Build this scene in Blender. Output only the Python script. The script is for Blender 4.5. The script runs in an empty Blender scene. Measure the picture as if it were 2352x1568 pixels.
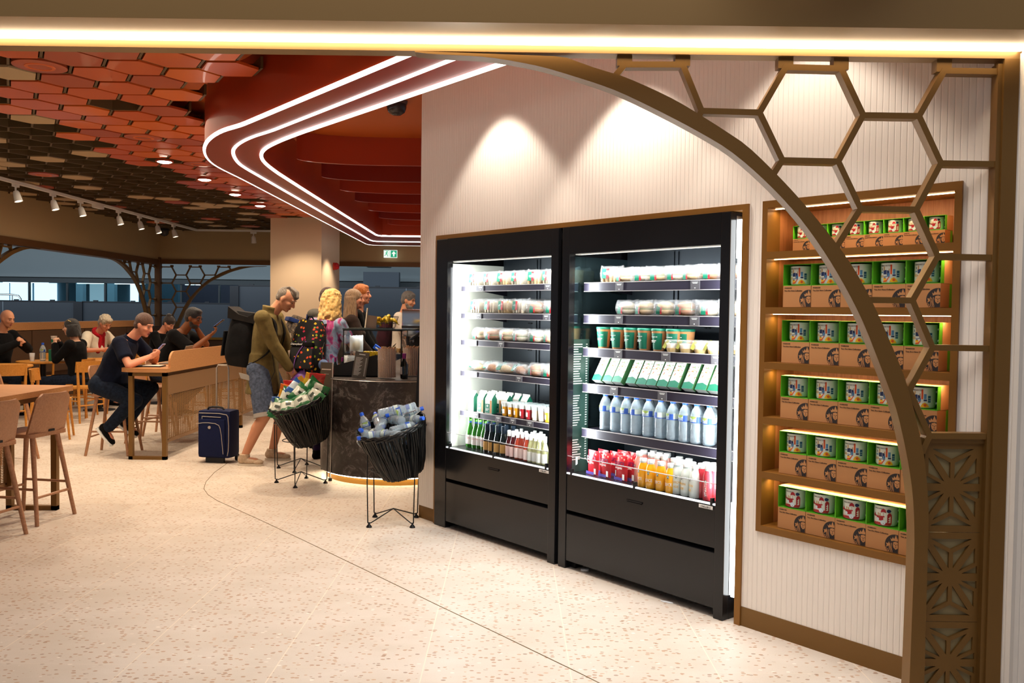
import bpy, bmesh, math, random
from mathutils import Vector, Matrix, Euler
random.seed(7)
PI = math.pi
C = bpy.context.scene.collection
SC = bpy.context.scene

# ------------------------------------------------------------------ camera
FPX, CAMH, PITCH, ROLL = 2000.0, 1.6, 65.3/2000, 0.0130
cam_d = bpy.data.cameras.new('camera'); cam = bpy.data.objects.new('camera', cam_d); C.objects.link(cam)
cam_d.sensor_width = 36.0; cam_d.lens = 36.0*FPX/2352; cam_d.clip_end = 200; cam_d.clip_start = 0.05
cam.matrix_world = Matrix.Translation((0, 0, CAMH)) @ Matrix.Rotation(PI/2-PITCH, 4, 'X') @ Matrix.Rotation(ROLL, 4, 'Z')
SC.camera = cam
CR = cam.matrix_world.to_3x3()
def ray(x, y): return CR @ Vector(((x-1176)/FPX, -(y-784)/FPX, -1.0))
def on_y(x, y, Y): d = ray(x, y); return Vector((0, 0, CAMH)) + d*(Y/d.y)
def on_z(x, y, z=0.0): d = ray(x, y); return Vector((0, 0, CAMH)) + d*((z-CAMH)/d.z)

# ------------------------------------------------------------------ view, world
vs = SC.view_settings
vs.view_transform = 'Standard'; vs.look = 'None'; vs.gamma = 1.0; vs.use_curve_mapping = False
vs.exposure = 0.0
w = bpy.data.worlds.new('world'); SC.world = w; w.use_nodes = True
w.node_tree.nodes['Background'].inputs[0].default_value = (0.80, 0.86, 1.0, 1)
w.node_tree.nodes['Background'].inputs[1].default_value = 0.20

# wall frame of the chiller wall: s along the wall, v into the wall (negative = towards the room)
WA = Vector((-0.571, 6.572, 0)); WANG = math.radians(-49.93)
WM = Matrix.Translation(WA) @ Matrix.Rotation(WANG, 4, 'Z')
def W(s, v, z=0.0): return WM @ Vector((s, v, z))

def lamp(kind, name, loc, energy, color=(1, 1, 1), target=None, **kw):
    d = bpy.data.lights.new(name, kind); d.energy = energy; d.color = color
    for k, v in kw.items(): setattr(d, k, v)
    o = bpy.data.objects.new(name, d); C.objects.link(o); o.location = loc
    if target is not None:
        o.rotation_euler = (Vector(target)-Vector(loc)).to_track_quat('-Z', 'Y').to_euler()
    return o
WARM = (1.0, 0.80, 0.58); WARM2 = (1.0, 0.90, 0.79); COOL = (0.86, 0.93, 1.0); NEUT = (1.0, 0.95, 0.88)
# added fill lamps out of view above the viewer, standing in for concourse lighting
lamp('AREA', 'concourse_fill_light', (0.6, 1.0, 5.2), 100, (1.0, 0.96, 0.93), (0.6, 2.2, 0), shape='RECTANGLE', size=5.0, size_y=2.0)
lamp('AREA', 'concourse_fill_light', (-3.5, 0.6, 5.2), 26, WARM2, (-3.0, 4.2, 0), shape='RECTANGLE', size=3.0, size_y=2.0)
# downlights washing the chiller wall
for s, off, e in ((0.78, 0.36, 62), (1.98, 0.40, 85), (3.10, 0.42, 45)):
    lamp('SPOT', 'wall_wash_downlight', W(s, -off, 3.28), e, WARM2, W(s, -off*0.45, 0), spot_size=math.radians(86), spot_blend=0.35, shadow_soft_size=0.03)
for x, y, e in ((0.2, 4.3, 95), (-1.2, 5.4, 45), (1.0, 3.75, 45)):
    lamp('SPOT', 'floor_downlight', (x, y, 2.95), e, (1.0, 0.97, 0.95), (x, y, 0), spot_size=math.radians(95), spot_blend=0.8, shadow_soft_size=0.05)
# cafe downlights
for x, y, e in ((-3.0, 6.6, 110), (-4.8, 7.0, 80), (-3.2, 8.7, 190), (-5.3, 9.8, 120), (-3.6, 12.2, 120), (-5.9, 13.2, 150),
                (-3.9, 15.6, 110), (-6.4, 16.6, 110), (-0.6, 11.6, 120), (-6.6, 10.9, 90), (-1.9, 8.6, 150), (-1.7, 9.9, 120), (-1.9, 11.4, 130)):
    lamp('SPOT', 'cafe_downlight', (x, y, 3.2), e, WARM, (x, y, 0), spot_size=math.radians(120), spot_blend=0.6, shadow_soft_size=0.06)
lamp('SPOT', 'pillar_wash_downlight', (-3.05, 16.9, 2.9), 90, WARM, (-3.4, 16.9, 0), spot_size=math.radians(110), spot_blend=0.5, shadow_soft_size=0.05)
lamp('AREA', 'cafe_fill_light', (-4.6, 11.0, 3.2), 120, WARM, (-4.6, 11.0, 0), shape='RECTANGLE', size=4.0, size_y=8.0)  # unseen fill lamp added to brighten the seating area
# terminal hall behind the cafe: added cool fill lamps, hidden, in place of daylight
lamp('AREA', 'hall_fill_light', (-9, 21.4, 3.55), 600, (0.84, 0.93, 1.0), (-9, 30, 2.6), shape='RECTANGLE', size=26.0, size_y=0.7)
lamp('AREA', 'hall_fill_light', (-9, 36.5, 3.3), 650, (0.72, 0.87, 1.0), (-9, 36.5, 0), shape='RECTANGLE', size=24.0, size_y=5.0)
lamp('AREA', 'hall_fill_light', (-12, 15, 6.5), 160, (0.78, 0.89, 1.0), (-13, 18, 0), shape='RECTANGLE', size=6.0, size_y=8.0)

# ------------------------------------------------------------------ materials
def lin(c):
    if isinstance(c, str):
        c = c.lstrip('#'); c = [int(c[i:i+2], 16)/255 for i in (0, 2, 4)]
        return tuple(((v+0.055)/1.055)**2.4 if v > 0.04045 else v/12.92 for v in c)
    return tuple(c)
MATS = {}
def mat(name, col=(0.8, 0.8, 0.8), rough=0.5, metal=0.0, trans=0.0, emit=None, es=1.0, ior=1.45, spec=0.5, coat=0.0, alpha=1.0, sheen=0.0):
    if name in MATS: return MATS[name]
    m = bpy.data.materials.new(name); m.use_nodes = True
    b = m.node_tree.nodes['Principled BSDF']; c = lin(col)
    b.inputs['Base Color'].default_value = (*c, 1); b.inputs['Roughness'].default_value = rough
    b.inputs['Metallic'].default_value = metal; b.inputs['IOR'].default_value = ior
    b.inputs['Specular IOR Level'].default_value = spec
    b.inputs['Transmission Weight'].default_value = trans; b.inputs['Coat Weight'].default_value = coat
    b.inputs['Alpha'].default_value = alpha; b.inputs['Sheen Weight'].default_value = sheen
    if emit is not None:
        b.inputs['Emission Color'].default_value = (*lin(emit), 1); b.inputs['Emission Strength'].default_value = es
    m.diffuse_color = (*c, 1)
    MATS[name] = m; return m
def nodes(m): return m.node_tree.nodes, m.node_tree.links, m.node_tree.nodes['Principled BSDF']
def texmap(m, scale=(1, 1, 1), rot=(0, 0, 0), coord='Object'):
    n, l, b = nodes(m)
    t = n.new('ShaderNodeTexCoord'); mp = n.new('ShaderNodeMapping')
    mp.inputs['Scale'].default_value = scale; mp.inputs['Rotation'].default_value = rot
    l.new(t.outputs[coord], mp.inputs[0]); return mp.outputs[0]
def ramp(m, src, stops, inter='LINEAR'):
    n, l, b = nodes(m); r = n.new('ShaderNodeValToRGB'); r.color_ramp.interpolation = inter
    e = r.color_ramp.elements
    while len(e) < len(stops): e.new(0.5)
    for k, (p, c) in enumerate(stops): e[k].position = p; e[k].color = (*lin(c), 1)
    l.new(src, r.inputs[0]); return r.outputs[0]
def noise(m, vec, scale, detail=4, rough=0.55, dist=0.0):
    n, l, b = nodes(m); t = n.new('ShaderNodeTexNoise'); t.inputs['Scale'].default_value = scale
    t.inputs['Detail'].default_value = detail; t.inputs['Roughness'].default_value = rough; t.inputs['Distortion'].default_value = dist
    l.new(vec, t.inputs['Vector']); return t.outputs[0]
def voro(m, vec, scale, out='Distance', rnd=1.0):
    n, l, b = nodes(m); t = n.new('ShaderNodeTexVoronoi'); t.inputs['Scale'].default_value = scale; t.inputs['Randomness'].default_value = rnd
    l.new(vec, t.inputs['Vector']); return t.outputs[out]
def mathn(m, op, a, b_=None, c_=None):
    n, l, b = nodes(m); t = n.new('ShaderNodeMath'); t.operation = op
    for i, v in enumerate((a, b_, c_)):
        if v is None: continue
        if isinstance(v, (int, float)): t.inputs[i].default_value = v
        else: l.new(v, t.inputs[i])
    return t.outputs[0]
def mixc(m, fac, a, b_):
    n, l, b = nodes(m); t = n.new('ShaderNodeMix'); t.data_type = 'RGBA'
    for i, v in ((0, fac), (6, a), (7, b_)):
        if hasattr(v, 'links') or hasattr(v, 'node'): l.new(v, t.inputs[i])
        elif isinstance(v, (int, float)): t.inputs[i].default_value = v
        else: t.inputs[i].default_value = (*lin(v), 1)
    return t.outputs[2]
def bump(m, h, dist=0.01, strength=1.0):
    n, l, b = nodes(m); t = n.new('ShaderNodeBump'); t.inputs['Distance'].default_value = dist; t.inputs['Strength'].default_value = strength
    l.new(h, t.inputs['Height']); l.new(t.outputs[0], b.inputs['Normal'])
def base(m, c): n, l, b = nodes(m); l.new(c, b.inputs['Base Color'])
def sepxyz(m, vec):
    n, l, b = nodes(m); t = n.new('ShaderNodeSeparateXYZ'); l.new(vec, t.inputs[0]); return t.outputs

def wood(name, c1, c2, scale=(1, 12, 12), rough=0.45, rot=(0, 0, 0)):
    if name in MATS: return MATS[name]
    m = mat(name, c1, rough); v = texmap(m, scale, rot)
    f = noise(m, v, 6, 6, 0.6, 0.6); base(m, ramp(m, f, [(0.3, c1), (0.7, c2)])); bump(m, f, 0.0015, 0.4); return m
def cloth(name, c1, c2=None, rough=0.9, scale=14, bd=0.006):
    if name in MATS: return MATS[name]
    m = mat(name, c1, rough, sheen=0.03, spec=0.15); v = texmap(m)
    f = noise(m, v, scale, 5, 0.6)
    if c2: base(m, ramp(m, f, [(0.35, c1), (0.65, c2)]))
    bump(m, f, bd, 0.7); return m

M_GOLD = mat('gold_paint', '#8a6b3f', 0.40, 0.35)
M_GOLD2 = mat('dark_gold_paint', '#775526', 0.46, 0.3)
M_BLACK = mat('black_gloss', (0.008, 0.008, 0.009), 0.22)
M_BLACKM = mat('black_matt', (0.010, 0.010, 0.011), 0.5)
M_WIRE = mat('black_wire', (0.008, 0.008, 0.008), 0.35, 0.3)
M_WHITE = mat('white_paint', (0.80, 0.78, 0.74), 0.5)
M_LED = mat('led_warm', (1, 1, 1), emit=(1.0, 0.80, 0.55), es=15)
M_LEDW = mat('led_white', (1, 1, 1), emit=(1.0, 0.93, 0.86), es=3.2)
M_LEDF = mat('led_cool', (1, 1, 1), emit=(0.95, 0.99, 1.0), es=10)
M_CHROME = mat('chrome', (0.75, 0.75, 0.76), 0.12, 1.0)
M_STEEL = mat('brushed_steel', (0.55, 0.54, 0.52), 0.32, 1.0)
M_GLASS = mat('clear_glass', (0.97, 0.99, 0.98), 0.02, trans=1.0, ior=1.12, spec=0.6)
M_ACRYL = mat('acrylic', (0.98, 0.99, 1.0), 0.03, trans=1.0, ior=1.15)
M_WALL = mat('ribbed_white_panel', '#f0e6da', 0.55)
_v = texmap(M_WALL); _x = sepxyz(M_WALL, _v)[0]
_f = mathn(M_WALL, 'FRACT', mathn(M_WALL, 'DIVIDE', _x, 0.0285))
_g = mathn(M_WALL, 'ABSOLUTE', mathn(M_WALL, 'SUBTRACT', _f, 0.5))
_h = mathn(M_WALL, 'SMOOTH_MIN', mathn(M_WALL, 'MULTIPLY', mathn(M_WALL, 'SUBTRACT', 0.5, _g), 7.0), 1.0, 0.25)
bump(M_WALL, _h, 0.003, 0.6)
M_RED = mat('red_orange_paint', '#b03a12', 0.42, coat=0.15)
M_DRED = mat('deep_red_paint', '#8a2208', 0.42)
M_OAK = wood('light_oak', '#c08a58', '#a8703f')
M_BEECH = wood('golden_beech', '#d29140', '#b87628')
M_OAKP = wood('pale_oak', '#b98762', '#a07150')
M_OAKD = wood('niche_oak', '#b9784a', '#9a5d34', (14, 14, 1))
M_MARBLE = mat('black_marble', (0.03, 0.026, 0.025), 0.35)
_v = texmap(M_MARBLE); _n = noise(M_MARBLE, _v, 7, 9, 0.7, 1.8); _n2 = noise(M_MARBLE, _v, 60, 3, 0.6)
base(M_MARBLE, ramp(M_MARBLE, mathn(M_MARBLE, 'MULTIPLY_ADD', _n2, 0.10, _n), [(0.50, (0.030, 0.024, 0.022)), (0.60, (0.055, 0.046, 0.042)), (0.64, (0.17, 0.15, 0.14)), (0.67, (0.045, 0.037, 0.034))]))
M_FLOOR = mat('terrazzo', '#d8c2ab', 0.45, spec=0.35)
_v = texmap(M_FLOOR, (0.72, 1.15, 1))
_d1 = voro(M_FLOOR, _v, 46); _c1 = voro(M_FLOOR, _v, 46, 'Color'); _d2 = voro(M_FLOOR, _v, 150)
_s = sepxyz(M_FLOOR, _c1)
_chip = mathn(M_FLOOR, 'MULTIPLY', mathn(M_FLOOR, 'LESS_THAN', _d1, 0.36), mathn(M_FLOOR, 'GREATER_THAN', _s[0], 0.52))
_chip2 = mathn(M_FLOOR, 'LESS_THAN', _d2, 0.16)
_cc = ramp(M_FLOOR, _s[1], [(0.0, '#b58e6c'), (0.35, '#a67e5e'), (0.6, '#c4a283'), (0.8, '#8f7159'), (1.0, '#efe6d8')])
_nb = ramp(M_FLOOR, noise(M_FLOOR, _v, 3, 3), [(0.35, '#cdc0b0'), (0.65, '#d5c9bb')])
_b1 = mixc(M_FLOOR, mathn(M_FLOOR, 'MULTIPLY', _chip2, 0.5), _nb, '#bda083')
_b2 = mixc(M_FLOOR, mathn(M_FLOOR, 'MULTIPLY', _chip, 0.80), _b1, _cc)
_xy = sepxyz(M_FLOOR, texmap(M_FLOOR))
def _joint(c, off, pitch, wd):
    f = mathn(M_FLOOR, 'ABSOLUTE', mathn(M_FLOOR, 'SUBTRACT', mathn(M_FLOOR, 'FRACT', mathn(M_FLOOR, 'DIVIDE', mathn(M_FLOOR, 'ADD', c, off), pitch)), 0.5))
    return mathn(M_FLOOR, 'GREATER_THAN', f, 0.5-wd/pitch)
_jx = _joint(_xy[0], 0.38+66, 0.66, 0.0028); _jy = _joint(_xy[1], -3.86+65.5, 0.655, 0.0012)
_b3 = mixc(M_FLOOR, mathn(M_FLOOR, 'MAXIMUM', mathn(M_FLOOR, 'MULTIPLY', _jx, 0.65), mathn(M_FLOOR, 'MULTIPLY', _jy, 0.4)), _b2, '#e8d9c2')
base(M_FLOOR, _b3)

# ------------------------------------------------------------------ mesh helpers
class MB:
    def __init__(s): s.bm = bmesh.new(); s.mi = 0
    def _tag(s, fs, mi):
        for f in fs: f.material_index = s.mi if mi is None else mi
    def face(s, pts, mi=None):
        f = s.bm.faces.new([s.bm.verts.new(p) for p in pts]); s._tag([f], mi); return s
    def box(s, c, d, rot=None, mi=None, bev=0.0):
        m = Matrix.Translation(c) @ (rot.to_4x4() if rot else Matrix.Identity(4)) @ Matrix.Diagonal((*d, 1))
        r = bmesh.ops.create_cube(s.bm, size=1, matrix=m); fs = {f for v in r['verts'] for f in v.link_faces}
        s._tag(fs, mi)
        if bev:
            es = {e for v in r['verts'] for e in v.link_edges}
            q = bmesh.ops.bevel(s.bm, geom=list(es), offset=bev, segments=2, affect='EDGES', profile=0.7)
            s._tag(q['faces'], mi)
        return s
    def b2(s, a, b, mi=None, bev=0.0):
        a = Vector(a); b = Vector(b); return s.box((a+b)/2, tuple(abs(v) for v in (b-a)), None, mi, bev)
    def rings(s, rs, mi=None, caps=True, close=True):
        vr = [[s.bm.verts.new(p) for p in r] for r in rs]; n = len(vr[0]); fs = []
        for a, b in zip(vr, vr[1:]):
            for i in range(n if close else n-1):
                j = (i+1) % n
                try: fs.append(s.bm.faces.new((a[i], a[j], b[j], b[i])))
                except ValueError: pass
        if caps and close:
            fs.append(s.bm.faces.new(vr[0][::-1])); fs.append(s.bm.faces.new(vr[-1]))
        s._tag(fs, mi); return s
    def cyl(s, p0, p1, r0, r1=None, n=16, mi=None, caps=True):
        p0 = Vector(p0); p1 = Vector(p1); r1 = r0 if r1 is None else r1
        q = (p1-p0).to_track_quat('Z', 'Y'); rs = []
        for p, r in ((p0, r0), (p1, r1)):
            rs.append([p + q @ Vector((math.cos(2*PI*i/n)*r, math.sin(2*PI*i/n)*r, 0)) for i in range(n)])
        return s.rings(rs, mi, caps)
    def tube(s, pts, r, n=8, mi=None, closed=False):
        pts = [Vector(p) for p in pts]; N = len(pts); rs = []; up = None
        for i, p in enumerate(pts):
            if closed: t = pts[(i+1) % N]-pts[i-1]
            else: t = pts[min(i+1, N-1)]-pts[max(i-1, 0)]
            t.normalize()
            if up is None:
                up = Vector((0, 0, 1)) if abs(t.z) < 0.9 else Vector((1, 0, 0))
            a = t.cross(up); 
            if a.length < 1e-5: a = t.cross(Vector((0, 1, 0.3)))
            a.normalize(); b = a.cross(t); up = b
            rr = r[i] if isinstance(r, (list, tuple)) else r
            rs.append([p + a*math.cos(2*PI*k/n)*rr + b*math.sin(2*PI*k/n)*rr for k in range(n)])
        if closed: rs.append(rs[0]); return s.rings(rs, mi, False)
        return s.rings(rs, mi)
    def lathe(s, prof, c=(0, 0, 0), n=24, mi=None, M=None, sx=1.0, sy=1.0):
        c = Vector(c); rs = []
        for r, z in prof:
            ring = [c + Vector((math.cos(2*PI*i/n)*max(r, 1e-4)*sx, math.sin(2*PI*i/n)*max(r, 1e-4)*sy, z)) for i in range(n)]
            rs.append([M @ p for p in ring] if M else ring)
        return s.rings(rs, mi, caps=True)
    def prism(s, poly, h0, h1, f=lambda u, v, h: Vector((u, v, h)), mi=None):
        a = [s.bm.verts.new(f(u, v, h0)) for u, v in poly]; b = [s.bm.verts.new(f(u, v, h1)) for u, v in poly]
        n = len(poly); fs = [s.bm.faces.new(a[::-1]), s.bm.faces.new(b)]
        for i in range(n): j = (i+1) % n; fs.append(s.bm.faces.new((a[i], a[j], b[j], b[i])))
        s._tag(fs, mi); return s
    def ell(s, c, r, rot=None, n=16, mi=None):
        if isinstance(r, (int, float)): r = (r, r, r)
        m = Matrix.Translation(c) @ (rot.to_4x4() if rot else Matrix.Identity(4)) @ Matrix.Diagonal((*r, 1))
        q = bmesh.ops.create_uvsphere(s.bm, u_segments=n, v_segments=max(6, n//2+2), radius=1, matrix=m)
        s._tag({f for v in q['verts'] for f in v.link_faces}, mi); return s
    def capsule(s, p0, p1, r0, r1=None, n=14):
        r1 = r0 if r1 is None else r1
        s.ell(p0, r0, n=n); s.ell(p1, r1, n=n)
        if (Vector(p0)-Vector(p1)).length > 1e-4: s.cyl(p0, p1, r0, r1, n=n)
        return s
    def mesh(s, name, mats, smooth=None):
        bmesh.ops.recalc_face_normals(s.bm, faces=s.bm.faces)
        me = bpy.data.meshes.new(name); s.bm.to_mesh(me); s.bm.free()
        for m in (mats if isinstance(mats, (list, tuple)) else [mats]): me.materials.append(m)
        if smooth:
            for p in me.polygons: p.use_smooth = True
            try: me.set_sharp_from_angle(angle=math.radians(smooth if smooth is not True else 40))
            except Exception: pass
        return me
    def build(s, name, mats, parent=None, smooth=None, M=None):
        if M is not None: bmesh.ops.transform(s.bm, matrix=M, verts=s.bm.verts)
        o = bpy.data.objects.new(name, s.mesh(name, mats, smooth)); C.objects.link(o)
        if parent is not None: o.parent = parent
        return o
def tag(o, label=None, cat=None, group=None, kind=None):
    if label: o['label'] = label
    if cat: o['category'] = cat
    if group: o['group'] = group
    if kind: o['kind'] = kind
    return o
def thing(name, label, cat, loc=(0, 0, 0), rz=0.0, group=None, rot=None):
    o = bpy.data.objects.new(name, None); C.objects.link(o); o.location = loc
    o.rotation_euler = rot if rot is not None else (0, 0, rz); o.empty_display_size = 0.1
    return tag(o, label, cat, group)
def struct(name, mb, m, parent=None, smooth=None, M=None):
    o = mb.build(name, m, parent, smooth, M)
    if parent is None: o['kind'] = 'structure'
    return o
_KIDS = {}
def dup(root, loc=None, rz=None, label=None, group=None, scale=None, rot=None):
    def rec(o, parent):
        c = o.copy(); C.objects.link(c)
        if parent is not None: c.parent = parent
        for ch in [k for k in o.children]: rec(ch, c)
        return c
    r = rec(root, None)
    if loc is not None: r.location = loc
    if rz is not None: r.rotation_euler = (0, 0, rz)
    if rot is not None: r.rotation_euler = rot
    if scale is not None: r.scale = scale if hasattr(scale, '__len__') else (scale,)*3
    if label: r['label'] = label
    if group: r['group'] = group
    return r
def text_mesh(body, size, mat_, parent, loc, rot=(PI/2, 0, 0), name='lettering', align='CENTER', ext=0.0006, shear=0.0, xs=1.0):
    cu = bpy.data.curves.new(name, 'FONT'); cu.body = body; cu.size = size; cu.align_x = align; cu.extrude = ext; cu.shear = shear
    cu.resolution_u = 2
    t = bpy.data.objects.new(name, cu); C.objects.link(t)
    bpy.context.view_layer.update()
    me = bpy.data.meshes.new_from_object(t.evaluated_get(bpy.context.evaluated_depsgraph_get()))
    bpy.data.objects.remove(t); bpy.data.curves.remove(cu)
    me.materials.clear(); me.materials.append(mat_)
    o = bpy.data.objects.new(name, me); C.objects.link(o); o.parent = parent; o.location = loc; o.rotation_euler = rot; o.scale = (xs, 1, 1)
    return o
ORD = ['leftmost', 'second from left', 'third from left', 'fourth from left', 'fifth from left', 'sixth from left', 'seventh from left',
       'eighth from left', 'ninth from left', 'tenth from left', 'eleventh from left', 'twelfth from left', 'thirteenth from left', 'fourteenth from left']
def remeshed(name, mb, m, parent=None, voxel=0.01, smooth_it=4):
    o = mb.build(name+'_tmp', m)
    r = o.modifiers.new('r', 'REMESH'); r.mode = 'VOXEL'; r.voxel_size = voxel; r.use_smooth_shade = True
    if smooth_it:
        q = o.modifiers.new('s', 'SMOOTH'); q.iterations = smooth_it; q.factor = 0.5
    bpy.context.view_layer.update()
    me = bpy.data.meshes.new_from_object(o.evaluated_get(bpy.context.evaluated_depsgraph_get()))
    me.name = name; old = o.data; bpy.data.objects.remove(o); bpy.data.meshes.remove(old)
    for p in me.polygons: p.use_smooth = True
    if not me.materials: me.materials.append(m)
    o = bpy.data.objects.new(name, me); C.objects.link(o)
    if parent is not None: o.parent = parent
    return o
# ================================================================== SHELL
HC = 3.33                                            # cafe ceiling height
XL, YB = -7.9, 19.5                                  # left opening plane, back opening plane
struct('floor', MB().b2((-24, -3, -0.12), (6, 44, 0)), M_FLOOR)
# thin metal divider curving through the floor
M_JOINT = mat('floor_divider', '#8f7a5c', 0.4, 0.5)
_pts = [(560, 1045), (521, 1064), (492, 1085), (473, 1106), (468, 1122), (478, 1136), (500, 1150), (600, 1195), (700, 1242), (850, 1314), (1000, 1387), (1150, 1458), (1330, 1545), (1400, 1580)]
mb = MB(); mb.tube([on_z(x, y, 0.0) for x, y in _pts], 0.0028, 6); struct('trim_floor', mb, M_JOINT)

# --- the ribbed chiller wall, in its own frame (s, v, z)
mb = MB()
T = 0.78
mb.b2((-0.226, 0, 0.1), (0.0, T, 3.5)); mb.b2((0.0, 0, 2.172), (2.757, T, 3.5)); mb.b2((2.757, 0, 0.1), (2.842, T, 3.5))
mb.b2((2.842, 0, 0.1), (3.805, T, 0.512)); mb.b2((2.842, 0, 2.175), (3.805, T, 3.5)); mb.b2((3.805, 0, 0.1), (4.04, T, 3.5))
o = struct('wall_right', mb, M_WALL); o.matrix_world = WM
mb = MB(); mb.b2((-0.22, 0.004, 0), (0.0, 0.5, 0.1)); mb.b2((2.745, -0.004, 0), (4.0, 0.5, 0.1))
o = struct('baseboard_right', mb, M_GOLD2); o.matrix_world = WM
mb = MB()                                            # bronze frame round the chiller recess
mb.b2((-0.002, -0.012, 0), (0.028, 0.74, 2.172)); mb.b2((2.722, -0.012, 0), (2.758, 0.74, 2.172)); mb.b2((0.028, -0.012, 2.142), (2.722, 0.74, 2.172))
mb.b2((0.028, 0.735, 0), (2.722, 0.76, 2.142))
o = struct('trim_1', mb, mat('bronze_trim', '#8c5f26', 0.42, 0.3)); o.matrix_world = WM

# --- white ribbed panel right of the portal
struct('wall_front', MB().b2((2.006, 3.505, 0), (3.6, 3.62, 2.66)), M_WALL)
# --- bulkhead over the portal with its light slot
mb = MB(); mb.b2((-9.5, 3.27, 2.676), (4.5, 3.452, 4.6)); mb.b2((-9.5, 3.452, 2.70), (4.5, 3.5, 4.6)); mb.b2((-9.5, 3.5, 2.637), (2.006, 3.575, 4.6)); mb.b2((2.006, 3.5, 2.66), (4.5, 3.575, 4.6))
struct('trim_2', mb, M_GOLD)
t = thing('linear_light', 'long glowing linear light tucked under the gold beam across the entrance', 'light', (-3.7, 3.474, 2.676))
MB().b2((-5.8, -0.016, -0.014), (5.70, 0.016, 0.012)).build('diffuser', M_LED, t)
MB().b2((-5.8, -0.020, 0.012), (5.70, 0.020, 0.022)).build('channel', M_STEEL, t)
# portal post
mb = MB(); mb.b2((1.946, 3.5, 0), (2.006, 3.575, 2.637)); mb.b2((1.928, 3.512, 0), (1.946, 3.560, 2.62))
struct('trim_3', mb, M_GOLD2)

# --- red light ring (three nested glowing lines)
def resample(P, n):
    L = [0.0]
    for a, b in zip(P, P[1:]): L.append(L[-1]+(b-a).length)
    out = []; k = 0
    for i in range(n):
        d = L[-1]*i/(n-1)
        while k < len(P)-2 and L[k+1] < d: k += 1
        f = (d-L[k])/max(1e-9, L[k+1]-L[k]); out.append(P[k].lerp(P[k+1], f))
    return out
ZR = 3.0
def ringpath(px):
    P = [on_z(x, y, ZR) for x, y in px]
    d = (P[0]-P[1]).normalized(); P.insert(0, P[0]+d*2.6)
    e = P[-1].copy(); e.x = 3.0; P.append(e); return P
def roundc(P, it=2):
    for _ in range(it):
        Q = [P[0]]
        for a, b in zip(P, P[1:]):
            if (b-a).length > 0.9: Q += [a.lerp(b, 0.02 if a is not P[0] else 0.0), a.lerp(b, 0.98)]
            else: Q += [a.lerp(b, 0.25), a.lerp(b, 0.75)]
        Q.append(P[-1]); P = Q
    return P
R1 = roundc(ringpath([(931, 133), (553, 291), (506, 304), (476, 325), (468, 346), (476, 366), (497, 383), (553, 410), (846, 563)]))
R2 = roundc(ringpath([(1045, 137), (625, 302), (573, 318), (542, 336), (533, 352), (543, 373), (560, 386), (595, 406), (855, 555)]))
R3 = roundc(ringpath([(1155, 150), (690, 308), (638, 328), (606, 345), (598, 361), (608, 378), (638, 400), (690, 433), (867, 543)]))
S1, S2, S3 = (resample(p, 90) for p in (R1, R2, R3))
up = lambda P, z: [Vector((p.x, p.y, z)) for p in P]
mb = MB()
mb.rings([up(S1, HC+0.35), up(S1, ZR)], 0, False, False)
mb.rings([up(S1, ZR), up(S2, ZR+0.012)], 1, False, False); mb.rings([up(S2, ZR+0.012), up(S3, ZR+0.02)], 1, False, False)
mb.rings([up(S3, ZR+0.02), up(S3, 3.5)], 0, False, False)
mb.rings([up(S1, HC+0.35), up(S3, HC+0.35)], 0, False, False)
struct('ceiling_ring', mb, [M_RED, M_DRED], smooth=40)
for k, (P, nm) in enumerate(((R1, 'outermost'), (R2, 'middle'), (R3, 'innermost'))):
    o = MB().tube(up(P, ZR+0.0125), 0.0160, 12).build('ring_light', M_LEDW, smooth=True)
    tag(o, nm + ' glowing white line light bent around the red ceiling ring', 'light', 'line lights of the ceiling ring')
# recess over the counter and its hanging curved baffles
mb = MB(); mb.b2((-4.2, 3.6, 3.5), (6, YB, 3.56)); struct('ceiling', mb, mat('orange_paint', '#c25a17', 0.5))
for k, y in enumerate((9.6, 10.8, 11.9, 13.0, 14.15, 15.25, 16.3, 17.3)):
    P = []; x0 = -2.42
    for i in range(9):
        a = PI/2*i/8; P.append(Vector((x0+0.9-0.9*math.cos(a)+0.12, y-0.35+0.35*math.sin(a), 0)))
    P.append(Vector((3.2, y, 0))); mb = MB()
    mb.rings([up(P, 3.2), up([p+Vector((0, 0.05, 0)) for p in P], 3.2), up([p+Vector((0, 0.05, 0)) for p in P], 3.5), up(P, 3.5)], None, False, False)
    mb.rings([up(P, 3.5), up(P, 3.2)], None, False, False)
    struct('ceiling_baffle', mb, M_RED if k % 2 == 0 else M_DRED, smooth=30)  # alternately lit bands put into the colour: every second baffle darker

# --- hexagon ceiling
poly = [(p.x, p.y) for p in R1] + [(3, 3.0)]
def inside(x, y, poly):
    c = False; j = len(poly)-1
    for i in range(len(poly)):
        xi, yi = poly[i]; xj, yj = poly[j]
        if (yi > y) != (yj > y) and x < (xj-xi)*(y-yi)/(yj-yi)+xi: c = not c
        j = i
    return c
rad = 0.228; M_HEX = [mat('tile_orange_a', '#dc661e', 0.36, coat=0.2), mat('tile_orange_b', '#c95420', 0.36, coat=0.2), mat('tile_rose', '#b04a2a', 0.36, coat=0.2), mat('tile_cream', '#b59a72', 0.5)]
lat = MB(); tiles = MB(); rr = random.Random(3)
SPK = [on_z(x, y, HC) for x, y in ((120, 157), (315, 313), (440, 378), (205, 413), (120, 432), (260, 473), (480, 503), (405, 510), (90, 398))]
spk_cells = []
dark = on_z(520, 171, HC)
cells = []
for i in range(-28, 2):
    for j in range(8, 60):
        x = i*1.5*rad; y = (j+(0.5 if i % 2 else 0))*rad*math.sqrt(3)
        if x < XL+0.1 or y < 3.8 or y > YB-0.1 or inside(x+0.12, y, poly): continue
        cells.append((x, y))
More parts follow.
